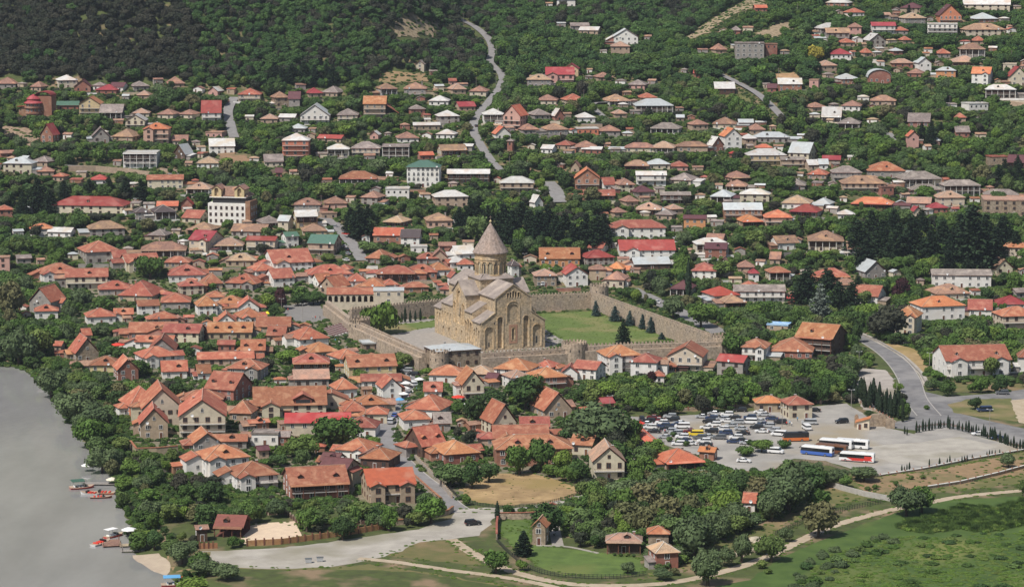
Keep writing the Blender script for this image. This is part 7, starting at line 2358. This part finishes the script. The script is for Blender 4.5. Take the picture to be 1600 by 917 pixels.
# what must stay visible: boxes of houses, open ground and roads as the photograph shows them
ALLH = HS + EXTRA + OUTB
HB = np.array([(h.x0, h.x1, h.ridge, h.eave + (h.yb - h.eave) * (.74 if h.eave < 430 else .9), project(h.X, h.Y, h.Z)[2]) for h in ALLH], float)
HF = [(h.X, h.Y, h.w / 2 + 1.1, h.d / 2 + 1.1, math.cos(R(h.yaw)), math.sin(R(h.yaw))) for h in ALLH]
PROT = [np.array(p, float) for p in (
    [(558, 730), (605, 722), (652, 745), (652, 788), (575, 792)], [(432, 728), (546, 726), (548, 776), (500, 780), (434, 770)], [(268, 622), (356, 640), (356, 692), (204, 700), (204, 640)], [(346, 718), (434, 730), (436, 768), (352, 770)],
    [(975, 650), (1180, 642), (1322, 630), (1385, 668), (1612, 702), (1440, 733), (1362, 741), (1290, 720), (1240, 716), (1200, 738), (1130, 725), (1045, 697), (1005, 676)],
    [(1325, 516), (1375, 540), (1410, 562), (1438, 600), (1450, 615), (1612, 604), (1612, 700), (1440, 672), (1385, 668), (1424, 645), (1405, 590), (1350, 540)],
    [(712, 765), (740, 752), (770, 740), (830, 738), (880, 752), (905, 765), (915, 772), (850, 786), (780, 789)],
    [(780, 830), (828, 815), (830, 850), (930, 858), (1000, 872), (1005, 893), (900, 898), (845, 887), (800, 852)],
    [(842, 490), (925, 486), (1060, 531), (930, 542), (860, 548), (835, 510)],
    [(677, 450), (720, 430), (745, 338), (790, 338), (830, 440), (850, 500), (850, 548), (760, 552), (677, 520)],
    [(680, 500), (640, 515), (660, 548), (750, 560), (900, 575), (1140, 560), (1140, 520), (925, 440), (690, 460), (520, 478), (520, 500), (560, 530)],
    [(330, 862), (440, 853), (620, 828), (705, 808), (775, 792), (779, 806), (745, 840), (600, 870), (400, 889), (340, 884)],
    [(700, 842), (780, 882), (860, 904), (1000, 909), (1100, 895), (1194, 866), (1256, 837), (1300, 817), (1381, 794), (1506, 771), (1610, 760), (1610, 769), (1456, 789), (1300, 828), (1194, 880), (1100, 906), (1000, 920), (900, 918), (560, 880), (560, 870), (700, 888)],
    [(440, 476), (500, 468), (515, 500), (470, 508)], [(500, 495), (540, 498), (565, 545), (540, 540)],
    [(385, 812), (462, 810), (474, 840), (385, 848)], [(712, 26), (745, 40), (775, 75), (770, 98), (786, 118), (782, 140), (750, 184), (748, 206), (778, 256), (766, 258), (734, 206), (740, 180), (775, 120), (755, 60)],
    [(360, 150), (372, 150), (364, 180), (372, 216), (356, 216), (350, 175)], [(520, 346), (540, 360), (572, 408), (556, 408), (520, 360)], [(1040, 474), (1060, 474), (1130, 520), (1100, 520)],
    [(1120, 112), (1155, 126), (1225, 184), (1215, 186), (1150, 138)], [(112, 250), (245, 250), (245, 268), (112, 266)],
    [(612, 30), (690, 36), (680, 58), (620, 62)], [(1066, 58), (1160, 0), (1200, 0), (1110, 52)], [(585, 113), (668, 113), (668, 134), (588, 134)], [(602, 655), (620, 655), (720, 795), (690, 790), (640, 738), (600, 690)],
    [(620, 600), (640, 578), (650, 590), (640, 620), (616, 650), (605, 650)], [(856, 282), (874, 282), (880, 318), (866, 318)], [(205, 862), (262, 862), (268, 900), (220, 890)],
    [(860, 806), (866, 806), (880, 853), (866, 853)], [(1350, 590), (1385, 580), (1400, 630), (1350, 640)], [(600, 870), (840, 905), (840, 925), (400, 925), (400, 895)], [(1170, 905), (1320, 832), (1470, 784), (1640, 774), (1640, 930), (1100, 930)],
    [(1340, 745), (1612, 705), (1612, 760), (1470, 768), (1400, 785), (1360, 770)])]
def clear_of_things(X, Y, mrg=0.0):
    ok = np.ones(X.shape, bool)
    for hx, hy, a, b, c, s in HF:
        dx, dy = X - hx, Y - hy
        u = dx * c + dy * s; v = -dx * s + dy * c
        ok &= ~((np.abs(u) < a + mrg) & (np.abs(v) < b + mrg))
    for P in SHEETS: ok &= ~in_poly(X, Y, P)
    for L_, w in STRIPS:
        for i in range(len(L_) - 1):
            a = L_[i]; d = L_[i + 1] - a; l2 = max((d ** 2).sum(), 1e-6)
            t = np.clip(((X - a[0]) * d[0] + (Y - a[1]) * d[1]) / l2, 0, 1)
            ok &= np.hypot(X - a[0] - t * d[0], Y - a[1] - t * d[1]) > w + .6 + mrg
    return ok
# candidates on a jittered lattice, only inside what the valley slope shows (a margin wider than the view)
cand = []
def lattice(y0, y1, sp, wx=.215, ex=25):
    ys_ = np.arange(y0, y1, sp); out = []
    for i, y in enumerate(ys_):
        w = wx * y + ex; xs_ = np.arange(-w, w, sp) + (i % 2) * sp / 2
        out.append(np.stack([xs_, np.full(len(xs_), y)], 1))
    o = np.concatenate(out); o += nr.uniform(-.42, .42, o.shape) * sp; return o
C = np.concatenate([lattice(600, 1240, 5.2), lattice(1240, 1540, 5.4), lattice(1540, 1900, 4.2, .22, 30)])
X, Y = C[:, 0], C[:, 1]
Z = terr(X, Y)
px, py, dep = project(X, Y, Z)
sd = shore_dist(X, Y)
ok = ((sd > 1.0) | (Y > 1300)) & (py < 960) & (py > -60)
forest_left = (py < 128) & (px < 640) & (Y > 1540)
meadow_zone = in_poly(px, py, np.array([(1100, 930), (1170, 905), (1320, 832), (1470, 784), (1700, 772), (1700, 990), (1000, 990)], float))
oldtown = in_poly(px, py, np.array([(110, 400), (520, 400), (760, 440), (900, 560), (970, 640), (900, 720), (700, 760), (560, 770), (300, 720), (190, 600), (110, 540)], float))
grass_south = in_poly(px, py, np.array([(330, 895), (860, 910), (1100, 930), (900, 990), (330, 990)], float))
open_slope = in_poly(px, py, np.array([(1085, 880), (1120, 850), (1165, 828), (1205, 822), (1290, 796), (1300, 772), (1330, 760), (1400, 770), (1395, 795), (1240, 838), (1140, 885)], float))
ok &= ~((shore_dist(X, Y) < 30) & (Y < 1300) & (nr.uniform(size=len(X)) < .25))
ok &= ~(in_poly(px, py, np.array([(200, 735), (300, 725), (440, 750), (600, 800), (560, 825), (400, 830), (200, 850)], float)) & (nr.uniform(size=len(X)) < .35))
ok &= ~meadow_zone & ~grass_south & ~open_slope
ok &= ~(oldtown & (nr.uniform(size=len(X)) < .62))
X, Y, Z, px, py, dep = [a[ok] for a in (X, Y, Z, px, py, dep)]
ok = clear_of_things(X, Y)
X, Y, Z, px, py, dep = [a[ok] for a in (X, Y, Z, px, py, dep)]
s = FPX / dep
n = len(X)
bank = (shore_dist(X, Y) < 22) & (Y < 1300)
grove = in_poly(px, py, np.array([(560, 730), (700, 800), (900, 790), (960, 690), (1100, 720), (1330, 745), (1380, 790), (1180, 850), (1040, 870), (880, 800)], float)) | in_poly(px, py, np.array([(960, 590), (1180, 560), (1350, 560), (1345, 625), (1180, 632), (1010, 645), (880, 640)], float))
hgt = 3.2 + 5.2 * nr.uniform(size=n) ** 1.3; hgt = np.where(nr.uniform(size=n) < .12, nr.uniform(8, 11.5, n), hgt); hgt = np.where(grove, nr.uniform(5.0, 10.0, n), hgt); hgt = np.where(bank, nr.uniform(2.6, 7.5, n), hgt); hgt = np.where((py < 128) & (px < 640), nr.uniform(5, 8.5, n), hgt)
small = nr.uniform(size=n) < .22; hgt = np.where(small, hgt * .6, hgt)
# limit heights so that what stands behind stays in view as in the photograph
lim = np.full(n, -1e9)
rad = np.clip(hgt * nr.uniform(.30, .66, n), 1.2, 5.4)
for x0, x1, yt, yb_, dh in HB:
    m = (dep < dh + 1) & (px + rad * s * .8 > x0) & (px - rad * s * .8 < x1) & (py > yt) & (py - hgt * s < yb_)
    m &= nr.uniform(size=n) > .06
    lim = np.where(m, np.maximum(lim, yb_), lim)
hgt = np.where(lim > -1e8, np.minimum(hgt, (py - lim) / s), hgt)
keep = hgt > 1.4
for P in PROT:
    for fx, fz in ((0, .95), (-.7, .6), (.7, .6), (0, .4)):
        keep &= ~in_poly(px + fx * rad * s, py - fz * hgt * s, P)
rad = np.minimum(rad, hgt * .75)
idx = np.nonzero(keep)[0]
print('trees scattered', len(idx))

def pick_kind(x, y, r):
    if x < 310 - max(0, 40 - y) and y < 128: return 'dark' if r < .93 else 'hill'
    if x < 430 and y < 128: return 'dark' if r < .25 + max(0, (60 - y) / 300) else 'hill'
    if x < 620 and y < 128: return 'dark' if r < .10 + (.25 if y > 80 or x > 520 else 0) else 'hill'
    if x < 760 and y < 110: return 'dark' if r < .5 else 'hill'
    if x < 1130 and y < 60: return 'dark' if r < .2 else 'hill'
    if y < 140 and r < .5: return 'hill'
    if x > 1000 and y > 740: return 'grey' if r < .35 else ('olive' if r < .45 else 'broad')
    if x < 200 and y > 430: return 'grey' if r < .3 else ('olive' if r < .38 else 'broad')
    return 'dark' if r < .10 else ('bright' if r < .16 else ('olive' if r < .19 else ('grey' if r < .25 else ('tall' if r < .45 else 'broad'))))
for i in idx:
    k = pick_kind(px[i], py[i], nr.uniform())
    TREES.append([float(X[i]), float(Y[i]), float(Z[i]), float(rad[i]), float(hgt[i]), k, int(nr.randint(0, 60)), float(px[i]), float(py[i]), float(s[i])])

# trees one can tell apart, placed where the photograph shows them: base x, base y, height px, width px, kind, label
MAN = '''812 741 50 46 broad|green tree left in front of the arched loggia brick house
846 738 58 44 broad|dark green tree in the middle before the arched loggia house
878 742 44 34 bright|light green tree right before the arched loggia house
738 763 40 38 broad|green tree at the left rim of the dry yellow field
764 753 34 34 broad|smaller green tree behind the left rim of the dry field
905 752 36 36 broad|green tree right of the dry yellow field
594 522 50 54 willow|bright green willow inside the fortress wall beside the square tower
931 494 27 15 spruce|small blue spruce nearest the rear fortress wall
961 502 27 20 spruce|broad blue spruce, second along the church lawn
984 509 27 15 spruce|slim blue spruce, third along the church lawn
1004 514 26 14 spruce|blue spruce, fourth along the church lawn
1017 520 28 17 spruce|blue spruce at the front of the lawn row
1034 530 12 13 spruce|very small blue spruce under the diagonal wall
1061 531 8 9 spruce|tiny blue spruce at the corner of the diagonal wall
974 543 50 26 cedar|tall dark spruce rising above the front fortress wall
818 868 44 32 cedar|broad dark conifer on the compound lawn
1075 480 78 10 cypress|tall single cypress beside the wall road
1281 504 66 42 silver|silvery cedar left of the curved road
1408 478 46 34 purple|dark purple-leaved tree below the blue-gabled building
1016 612 34 26 purple|purple-leaved tree under the white corner house
1274 100 30 28 yellow|yellow-green tree beside the unfinished grey block
1083 872 72 70 grey|large grey-green willow right of the compound cottages
1131 816 58 52 bright|bright green round tree left of the little orange-roofed shed
1150 828 46 42 grey|round grey-green tree in front of the little orange-roofed shed
1232 800 76 84 grey|very large grey-green tree right of the little orange-roofed shed
1206 814 52 44 grey|grey-green tree at the foot of the very large one
1416 806 50 60 grey|spreading grey-green tree standing in the dirt path bend
1440 800 42 40 broad|dark green half of the tree group in the path bend
1042 826 52 56 olive|olive-yellow tree behind the compound cottages
822 641 62 74 broad|big round green tree left of the arched loggia house
744 668 58 46 broad|upright green tree beside the white marquee
940 700 72 92 grey|big dull-green tree behind the white gabled house
985 696 50 44 broad|green tree at the near end of the market arcade
981 896 20 21 grey|small clipped round tree beside the compound fence
528 704 60 78 broad|large green tree in front of the bright red long roof
470 716 40 50 broad|green tree left of the orange-roofed yard house
420 640 50 50 broad|green tree behind the brown tiled yard house
1385 530 54 64 dark|huge dark round tree left of the brick roadside house
1420 478 30 30 broad|green tree behind the brick roadside house
1095 512 42 48 broad|dark leafy tree beside the wall road
1145 560 44 44 broad|leafy tree outside the fortress corner tower
1140 596 26 24 broad|small tree in front of the grey crimson-roofed block
235 436 40 44 broad|green tree among terracotta roofs left of the old town
905 404 32 26 broad|round green tree behind the cathedral
808 404 34 26 broad|round clipped green tree left of the long dormered house
745 378 46 40 broad|tall green tree left behind the dome
438 484 36 24 purple|dark conifer-like purple tree beside the paved square
490 476 22 36 broad|row of dense green trees above the paved square
465 478 20 24 broad|dense green tree left end above the paved square
118 660 50 60 grey|grey-green riverbank tree below the gabled stone house
150 672 46 54 grey|broad riverbank tree under the twin-gabled guesthouse
80 622 50 50 grey|grey-green riverbank tree beside the white landing
30 572 60 60 grey|grey-green tree at the water edge, far left
60 560 50 50 broad|green tree behind the far left bank
15 500 60 50 olive|olive bank tree at the left edge
285 880 36 44 grey|willow shrub beside the sandy beach
320 900 30 46 grey|wide willow shrub at the bottom beside the boats
355 905 26 40 grey|willow shrub right end at the bottom beside the boats
235 812 34 42 grey|grey-green tree behind the boat landing
232 850 24 34 bright|bright leafy shrub behind the parasol landing
140 700 50 50 broad|green riverbank tree beside the courtyard wall
160 740 44 50 grey|grey riverbank tree above the moored barges
205 745 30 40 broad|green tree left of the grey stone garden wall
1448 640 9 9 bush|small shrub at the junction island
1524 640 22 24 broad|round green tree on the junction island
1300 760 30 40 grey|grey-green tree below the coaches
1238 752 36 46 broad|green tree left below the coaches
1350 752 26 42 grey|low grey tree right below the coaches
1320 762 22 24 broad|small tree below the red striped coach
1190 888 16 18 bush|dark shrub on the near edge of the dirt path
1200 896 10 14 bush|small shrub beside the pale stones
1600 776 30 16 broad|dark tree at the right edge by the path
1575 730 24 22 grey|shrubby tree on the brown slope at right
1190 706 22 30 broad|green tree at the lower car park hedge
1165 712 18 30 bush|shrub at the lower car park hedge
1225 700 16 22 bush|shrub beside the orange coach'''
nm_seen = {}
for ln in MAN.splitlines():
    a, lab = ln.split('|'); x, yb_, hp, wp, k = a.split(); x, yb_, hp, wp = map(float, (x, yb_, hp, wp))
    g = hit(x, yb_); sc = FPX / float(project(g.x, g.y, g.z)[2])
    tree_obj(g.x, g.y, g.z, wp / 2 / sc, hp / sc, k, lab, None, rng.randrange(60))
# belts of dark conifers
def belt(items, kind, what, group, hm, var=.12, aspect=.3):
    seen = {}
    for x, yb_, hp in items:
        dd, nm, w = rel(x, yb_); seen.setdefault('%s %s %s' % (what, w, nm), []).append((x, yb_, hp))
    for lab, L_ in seen.items():
        for x, yb_, hp in L_:
            g = hit(x, yb_); sc = FPX / float(project(g.x, g.y, g.z)[2]); h = hp / sc
            tree_obj(g.x, g.y, g.z, h * aspect * rng.uniform(.85, 1.15), h, kind, lab, group if len(L_) > 1 else group, rng.randrange(9))
belt([(1340, 400, 62), (1360, 388, 66), (1378, 402, 64), (1396, 372, 50), (1402, 410, 66), (1424, 400, 70), (1440, 380, 58), (1452, 416, 62), (1472, 398, 60), (1486, 420, 60), (1500, 392, 64), (1518, 420, 110), (1538, 414, 64), (1556, 410, 60), (1566, 388, 56), (1540, 380, 50), (1350, 420, 50), (1480, 436, 50), (1586, 400, 44), (1510, 440, 44)],
     'cedar', 'dark layered cedar in the big dark belt', 'cedars of the dark belt on the right', 0, .12, .36)
belt([(786, 374, 62), (800, 380, 58), (815, 364, 54), (828, 378, 56), (842, 384, 60), (855, 372, 58), (868, 386, 56), (882, 374, 46), (896, 388, 44), (915, 384, 56), (932, 390, 60), (944, 380, 52), (762, 366, 50), (735, 352, 44), (748, 340, 38), (718, 356, 36)],
     'cedar', 'dark conifer behind the dome', 'dark conifers behind the dome', 0, .12, .36)
belt([(1262, 470, 60), (1256, 486, 70), (1296, 480, 64), (1310, 494, 60), (1330, 486, 50), (1340, 470, 44), (1290, 460, 46)], 'cedar', 'dark conifer around the silvery cedar', 'dark conifers left of the curved road', 0, .1, .34)
belt([(562, 372, 58), (548, 360, 40), (575, 352, 36), (60, 330, 56), (78, 336, 44), (100, 318, 40), (140, 312, 36), (36, 340, 44), (170, 306, 34), (196, 310, 36), (220, 316, 40)], 'cedar', 'dark conifer', 'dark conifers in the village', 0, .1, .34)
belt([(378, 132, 26), (395, 130, 30), (428, 128, 34), (440, 132, 30), (456, 130, 34), (475, 132, 40), (492, 134, 36), (510, 126, 30), (520, 134, 36), (540, 128, 32), (568, 128, 26), (1560, 290, 36), (1578, 296, 40), (1592, 288, 36), (1570, 276, 30), (1590, 270, 30), (1440, 222, 34), (1455, 226, 38), (1470, 218, 30), (782, 100, 30), (796, 112, 36), (806, 104, 34), (1420, 30, 24)],
     'cedar', 'dark hillside conifer', 'dark conifers on the hillside', 0, .1, .3)
# cypresses
CY = [(563, 510), (572, 509), (583, 508), (607, 506), (618, 505), (628, 504), (633, 503), (641, 503), (649, 502), (657, 501)]
belt([(x, y + rng.uniform(-1, 1), rng.uniform(17, 25)) for x, y in CY], 'cypress', 'slim cypress in the row under the rear fortress wall', 'cypresses under the rear fortress wall', 0, .1, .11)
cyl_ = []
for k in range(40):
    t = k / 39; x = 1336 + 76 * t + rng.uniform(-3, 3); y = 624 + 30 * t + rng.uniform(-8, 6); cyl_.append((x, y, rng.uniform(26, 42) if t > .12 else 30))
belt(cyl_, 'cypress', 'cypress in the dense clump behind the entrance screens', 'dense cypress clump at the entrance', 0, .1, .10)
cy2 = []
for a, b_ in (((1412, 678), (1418, 680)), ((1430, 676), (1478, 668)), ((1478, 668), (1520, 676)), ((1520, 676), (1570, 694)), ((1570, 694), (1606, 706))):
    n_ = int(math.hypot(b_[0] - a[0], b_[1] - a[1]) / (4.0 if a[0] > 1500 else 5)) + 1
    for k in range(n_):
        t = (k + .5) / n_; cy2.append((a[0] + (b_[0] - a[0]) * t + rng.uniform(-1.5, 1.5), a[1] + (b_[1] - a[1]) * t + rng.uniform(-1, 1), rng.uniform(10, 22)))
belt(cy2, 'cypress', 'cypress in the curved row along the junction', 'cypress row along the junction', 0, .1, .11)
belt([(1409, 738, 13), (1413, 736, 9), (1417, 735, 11), (1421, 734, 13), (1452, 728, 12), (1468, 727, 13), (1480, 724, 9), (1484, 723, 13), (1492, 723, 8), (1503, 722, 10), (1507, 721, 10), (1511, 720, 10), (1519, 718, 9), (1542, 713, 9), (1546, 712, 10), (1550, 711, 9), (1555, 711, 9), (1562, 709, 8), (777, 815, 34), (850, 806, 12), (914, 815, 26)], 'cypress', 'young cypress', 'young cypresses along the lower walls', 0, .1, .12)
# shrub hedges and gardens
belt([(1171, 695, 10), (1176, 696, 10), (1181, 696, 10), (1040, 672, 8), (1046, 676, 8), (1052, 682, 9), (1046, 690, 10), (1060, 694, 10), (1072, 697, 10), (690, 800, 9), (680, 802, 10), (668, 806, 10), (600, 800, 14), (612, 802, 12), (560, 806, 12), (1506, 600, 8), (1526, 601, 8), (1540, 603, 8), (1556, 600, 9), (1497, 598, 9), (1580, 604, 8), (1424, 749, 8), (1442, 748, 8), (1400, 758, 8), (1368, 764, 9), (1356, 766, 8),
      (960, 868, 6), (970, 869, 6), (980, 869, 7), (990, 870, 6), (1030, 890, 12), (1042, 888, 12), (1056, 884, 14), (1068, 880, 16), (560, 738, 12), (470, 826, 8), (484, 830, 7), (500, 829, 9), (516, 828, 7), (530, 832, 8), (545, 828, 9), (556, 826, 8), (572, 826, 7), (586, 824, 9), (404, 848, 6), (420, 849, 6), (440, 848, 6)],
     'bush', 'rounded garden shrub', 'garden shrubs', 0, .1, .62)

# the largest scattered trees become trees of their own; the rest is the wood nobody could count
TREES.sort(key=lambda t: -(t[3] * t[4] * t[9] ** 2) if -10 < t[7] < 1610 and t[8] < 925 else 0)
top = []; rest = []
cnt = {'tree': 0, 'dark': 0}
for t in TREES:
    k = 'dark' if t[5] == 'dark' else 'tree'
    if cnt[k] < (225 if k == 'tree' else 50) and -5 < t[7] < 1605 and 0 < t[8] < 917 and t[4] > 3.4: cnt[k] += 1; top.append(t)
    else: rest.append(t)
KW = dict(hill='deep green hillside tree', tall='upright leafy tree', broad='leafy green tree', dark='dark pine tree', grey='grey-green leafy tree', olive='olive-tinged tree', bright='bright green tree')
for t in top:
    dd, nm, w = rel(t[7], t[8])
    szw = 'tall' if t[4] > 7.5 else ('medium' if t[4] > 5 else 'low')
    tree_obj(t[0], t[1], t[2], t[3], t[4], t[5], '%s %s, %s %s' % (szw, KW[t[5]], w, nm), 'trees among the houses and groves', t[6])

def gn_scatter(name, pts, rots, scl, idx, meshes, label):
    """one object carrying the plants nobody could count"""
    me = bpy.data.meshes.new(name); me.from_pydata([tuple(p) for p in pts], [], [])
    a = me.attributes.new('rot', 'FLOAT_VECTOR', 'POINT'); a.data.foreach_set('vector', np.asarray(rots, np.float32).ravel())
    a = me.attributes.new('scl', 'FLOAT_VECTOR', 'POINT'); a.data.foreach_set('vector', np.asarray(scl, np.float32).ravel())
    a = me.attributes.new('pick', 'INT', 'POINT'); a.data.foreach_set('value', np.asarray(idx, np.int32))
    o = bpy.data.objects.new(name, me); col.objects.link(o)
    pc = bpy.data.collections.new(name + '_kinds')
    for k, m in enumerate(meshes): pc.objects.link(bpy.data.objects.new('kind_%02d' % k, m))
    ng = bpy.data.node_groups.new(name, 'GeometryNodeTree'); ng.interface.new_socket('Geometry', in_out='INPUT', socket_type='NodeSocketGeometry'); ng.interface.new_socket('Geometry', in_out='OUTPUT', socket_type='NodeSocketGeometry')
    N = ng.nodes; gi = N.new('NodeGroupInput'); go = N.new('NodeGroupOutput'); ip = N.new('GeometryNodeInstanceOnPoints'); ci = N.new('GeometryNodeCollectionInfo')
    ci.inputs['Collection'].default_value = pc; ci.inputs['Separate Children'].default_value = True; ci.inputs['Reset Children'].default_value = True
    def at(nm, ty):
        q = N.new('GeometryNodeInputNamedAttribute'); q.data_type = ty; q.inputs[0].default_value = nm; return q.outputs[0]
    L = ng.links; L.new(gi.outputs[0], ip.inputs['Points']); L.new(ci.outputs[0], ip.inputs['Instance']); ip.inputs['Pick Instance'].default_value = True
    L.new(at('pick', 'INT'), ip.inputs['Instance Index']); 
    er = N.new('FunctionNodeEulerToRotation'); L.new(at('rot', 'FLOAT_VECTOR'), er.inputs[0]); L.new(er.outputs[0], ip.inputs['Rotation'])
    L.new(at('scl', 'FLOAT_VECTOR'), ip.inputs['Scale']); L.new(ip.outputs[0], go.inputs[0])
    md = o.modifiers.new('scatter', 'NODES'); md.node_group = ng
    tag(o, label, None, None, 'stuff'); return o
allm = P_BROAD + P_DARK + P_GREY + P_OLIVE + P_BRIGHT + P_TALL + P_HILL
off = dict(broad=(0, 7), dark=(7, 5), grey=(12, 3), olive=(15, 1), bright=(16, 1), tall=(17, 3), hill=(20, 3))
def emit(name, L_, label):
    if not L_: return
    P = [(t[0], t[1], t[2] + t[4] - t[4] * .5) for t in L_]
    gn_scatter(name, P, [(0, 0, (t[6] * 1.7) % 6.28) for t in L_], [(t[3] * (.9 + .04 * (t[6] % 10)), t[3] * (1.25 - .04 * (t[6] % 9)), t[4] * .52) for t in L_], [off[t[5]][0] + t[6] % off[t[5]][1] for t in L_], allm, label)
hillf = [t for t in rest if t[8] < 128 and t[7] < 900]; vill = [t for t in rest if not (t[8] < 128 and t[7] < 900)]
emit('hillside_forest', hillf, 'dense dark forest on the mountain slope')
emit('village_woodland', vill, 'mass of small leafy trees filling the gaps between houses')
# undergrowth under the groves and on the bank
def field(name, poly_px, sp, meshes, smin, smax, hs, label, prot=True, yj=0):
    W_ = np.array([tuple(hit(*p)[:2]) for p in poly_px]); x0, y0 = W_.min(0); x1, y1 = W_.max(0)
    gx, gy = np.meshgrid(np.arange(x0, x1, sp), np.arange(y0, y1, sp)); gx = (gx + nr.uniform(-.5, .5, gx.shape) * sp).ravel(); gy = (gy + nr.uniform(-.5, .5, gy.shape) * sp).ravel()
    m = in_poly(gx, gy, W_); gx, gy = gx[m], gy[m]
    m = (shore_dist(gx, gy) > .5) | (gy > 1300); gx, gy = gx[m], gy[m]
    if prot:
        m = clear_of_things(gx, gy, -.6); gx, gy = gx[m], gy[m]
    z = terr(gx, gy); nrm = nr.uniform(smin, smax, len(gx))
    gn_scatter(name, np.stack([gx, gy, z + nrm * hs * .25], 1), np.stack([gx * 0, gx * 0, nr.uniform(0, 6.28, len(gx))], 1), np.stack([nrm, nrm, nrm * hs], 1), nr.randint(0, len(meshes), len(gx)), meshes, label)
field('undergrowth', [(0, 440), (60, 450), (130, 540), (210, 690), (300, 720), (560, 790), (700, 800), (880, 790), (960, 690), (1100, 715), (1290, 745), (1296, 780), (1200, 812), (1110, 848), (1055, 884), (1010, 870), (880, 840), (870, 800), (780, 800), (560, 810), (330, 800), (180, 860), (170, 740), (90, 640), (40, 582), (0, 572)], 2.6, P_BUSH, .9, 1.9, .8, 'low leafy undergrowth on the bank and under the groves')
field('riverside_scrub', [(330, 888), (420, 894), (430, 925), (420, 1000), (300, 1000), (262, 905)], 2.0, P_BUSH + P_MEAD, .6, 1.2, 1.1, 'low scrub above the bottom landing')
SH_SAVE = list(SHEETS); SHEETS.clear()
field('reeds', [(1420, 812), (1462, 806), (1500, 792), (1552, 796), (1600, 782), (1660, 790), (1650, 818), (1590, 822), (1540, 834), (1500, 826), (1450, 834), (1400, 826)], 1.3, P_REED + P_MEAD, .7, 1.3, 1.0, 'tall green reed belt right of the dirt path', True)
field('meadow_growth', [(1290, 870), (1330, 852), (1400, 838), (1470, 838), (1640, 826), (1640, 960), (1200, 960)], 1.9, P_MEAD, .25, 1.3, .26, 'rough bright green meadow growth')
field('meadow_bushes', [(1330, 868), (1400, 845), (1470, 838), (1640, 826), (1640, 960), (1240, 960)], 6.5, P_BUSH + P_MEAD, .6, 2.4, .4, 'scattered darker tufts and low bushes in the meadow')
field('meadow_scrub', [(1250, 884), (1290, 862), (1330, 846), (1380, 836), (1400, 846), (1370, 868), (1320, 890), (1290, 925), (1230, 935)], 5.2, P_BUSH + P_GREY, 1.0, 2.5, .8, 'grey-green scrub beside the dirt path')
SHEETS += SH_SAVE
field('garden_growth', [(-60, 150), (0, 128), (620, 128), (900, 20), (1660, 0), (1660, 640), (1440, 590), (1340, 520), (1300, 630), (1000, 640), (700, 790), (560, 800), (220, 700), (60, 560), (-60, 440)], 3.3, P_BUSH, .7, 1.7, .75, 'low garden growth, vines and weeds between the houses')
for nm_, P_ in (('outcrop_weeds', [(608, 60), (618, 30), (690, 34), (690, 62)]), ('ridge_weeds', [(1060, 66), (1100, 34), (1165, -6), (1210, -6), (1210, 20), (1120, 60)]), ('terrace_weeds', [(584, 136), (596, 112), (670, 113), (670, 134)]), ('bank_weeds', [(0, 194), (62, 212), (50, 242), (0, 236)])):
    field(nm_, P_, 3.4, P_BUSH, .5, 1.7, .8, 'scattered shrubs on the bare slope', False)
field('field_tufts', [(712, 768), (770, 738), (835, 736), (905, 764), (880, 784), (780, 792), (735, 786)], 4.6, P_MEAD + P_BUSH, .08, .38, .5, 'dry tufts in the yellow field', False)
field('court_tufts', [(842, 490), (925, 486), (1060, 531), (1000, 538), (880, 538), (845, 510)], 2.8, P_MEAD, .15, .5, .3, 'coarser grass tufts in the church lawn', False)
field('slope_weeds', [(1060, 880), (1120, 855), (1230, 800), (1290, 765), (1340, 750), (1450, 740), (1610, 712), (1610, 760), (1440, 776), (1300, 808), (1180, 858), (1090, 890)], 4.2, P_MEAD + P_BUSH, .35, .9, .5, 'scattered weeds on the dry slope', False)
field('lawn_flowers', [(780, 820), (826, 820), (828, 835), (782, 832)], 2.2, P_MEAD, .3, .7, .6, 'small plants at the top of the compound lawn', False)
# ragged edges: small weeds along the borders of plots and paths
ep = []
for P in SHEETS[:12]:
    n_ = len(P)
    for i in range(n_):
        a = P[i]; b_ = P[(i + 1) % n_]; L_ = math.hypot(*(b_ - a))
        for k in range(int(L_ / 1.1)):
            if nr.uniform() < .7:
                q = a + (b_ - a) * nr.uniform() + nr.normal(size=2) * 1.0; ep.append(q)
for L2, w in STRIPS:
    if w not in (1.8, 1.5, 2.5, 2.0): continue
    for a, b_ in zip(L2, L2[1:]):
        d_ = b_ - a; n2 = np.array([-d_[1], d_[0]]) / max(1e-6, math.hypot(*d_))
        for sgn in (-1, 1):
            for k in range(3):
                if nr.uniform() < .75: ep.append(a + d_ * nr.uniform() + n2 * sgn * (w + abs(nr.normal()) * .8 - .1))
ep = np.array(ep); zz = terr(ep[:, 0], ep[:, 1]); ep = ep[zz > -1]; zz = zz[zz > -1]; sz = nr.uniform(.25, .8, len(ep))
gn_scatter('edge_weeds', np.stack([ep[:, 0], ep[:, 1], zz + .05], 1), np.stack([zz * 0, zz * 0, nr.uniform(0, 6.2, len(ep))], 1), np.stack([sz, sz, sz * .5], 1), nr.randint(0, 2, len(ep)), P_MEAD, 'weeds along the edges of plots and paths')
print('objects', len(bpy.data.objects))
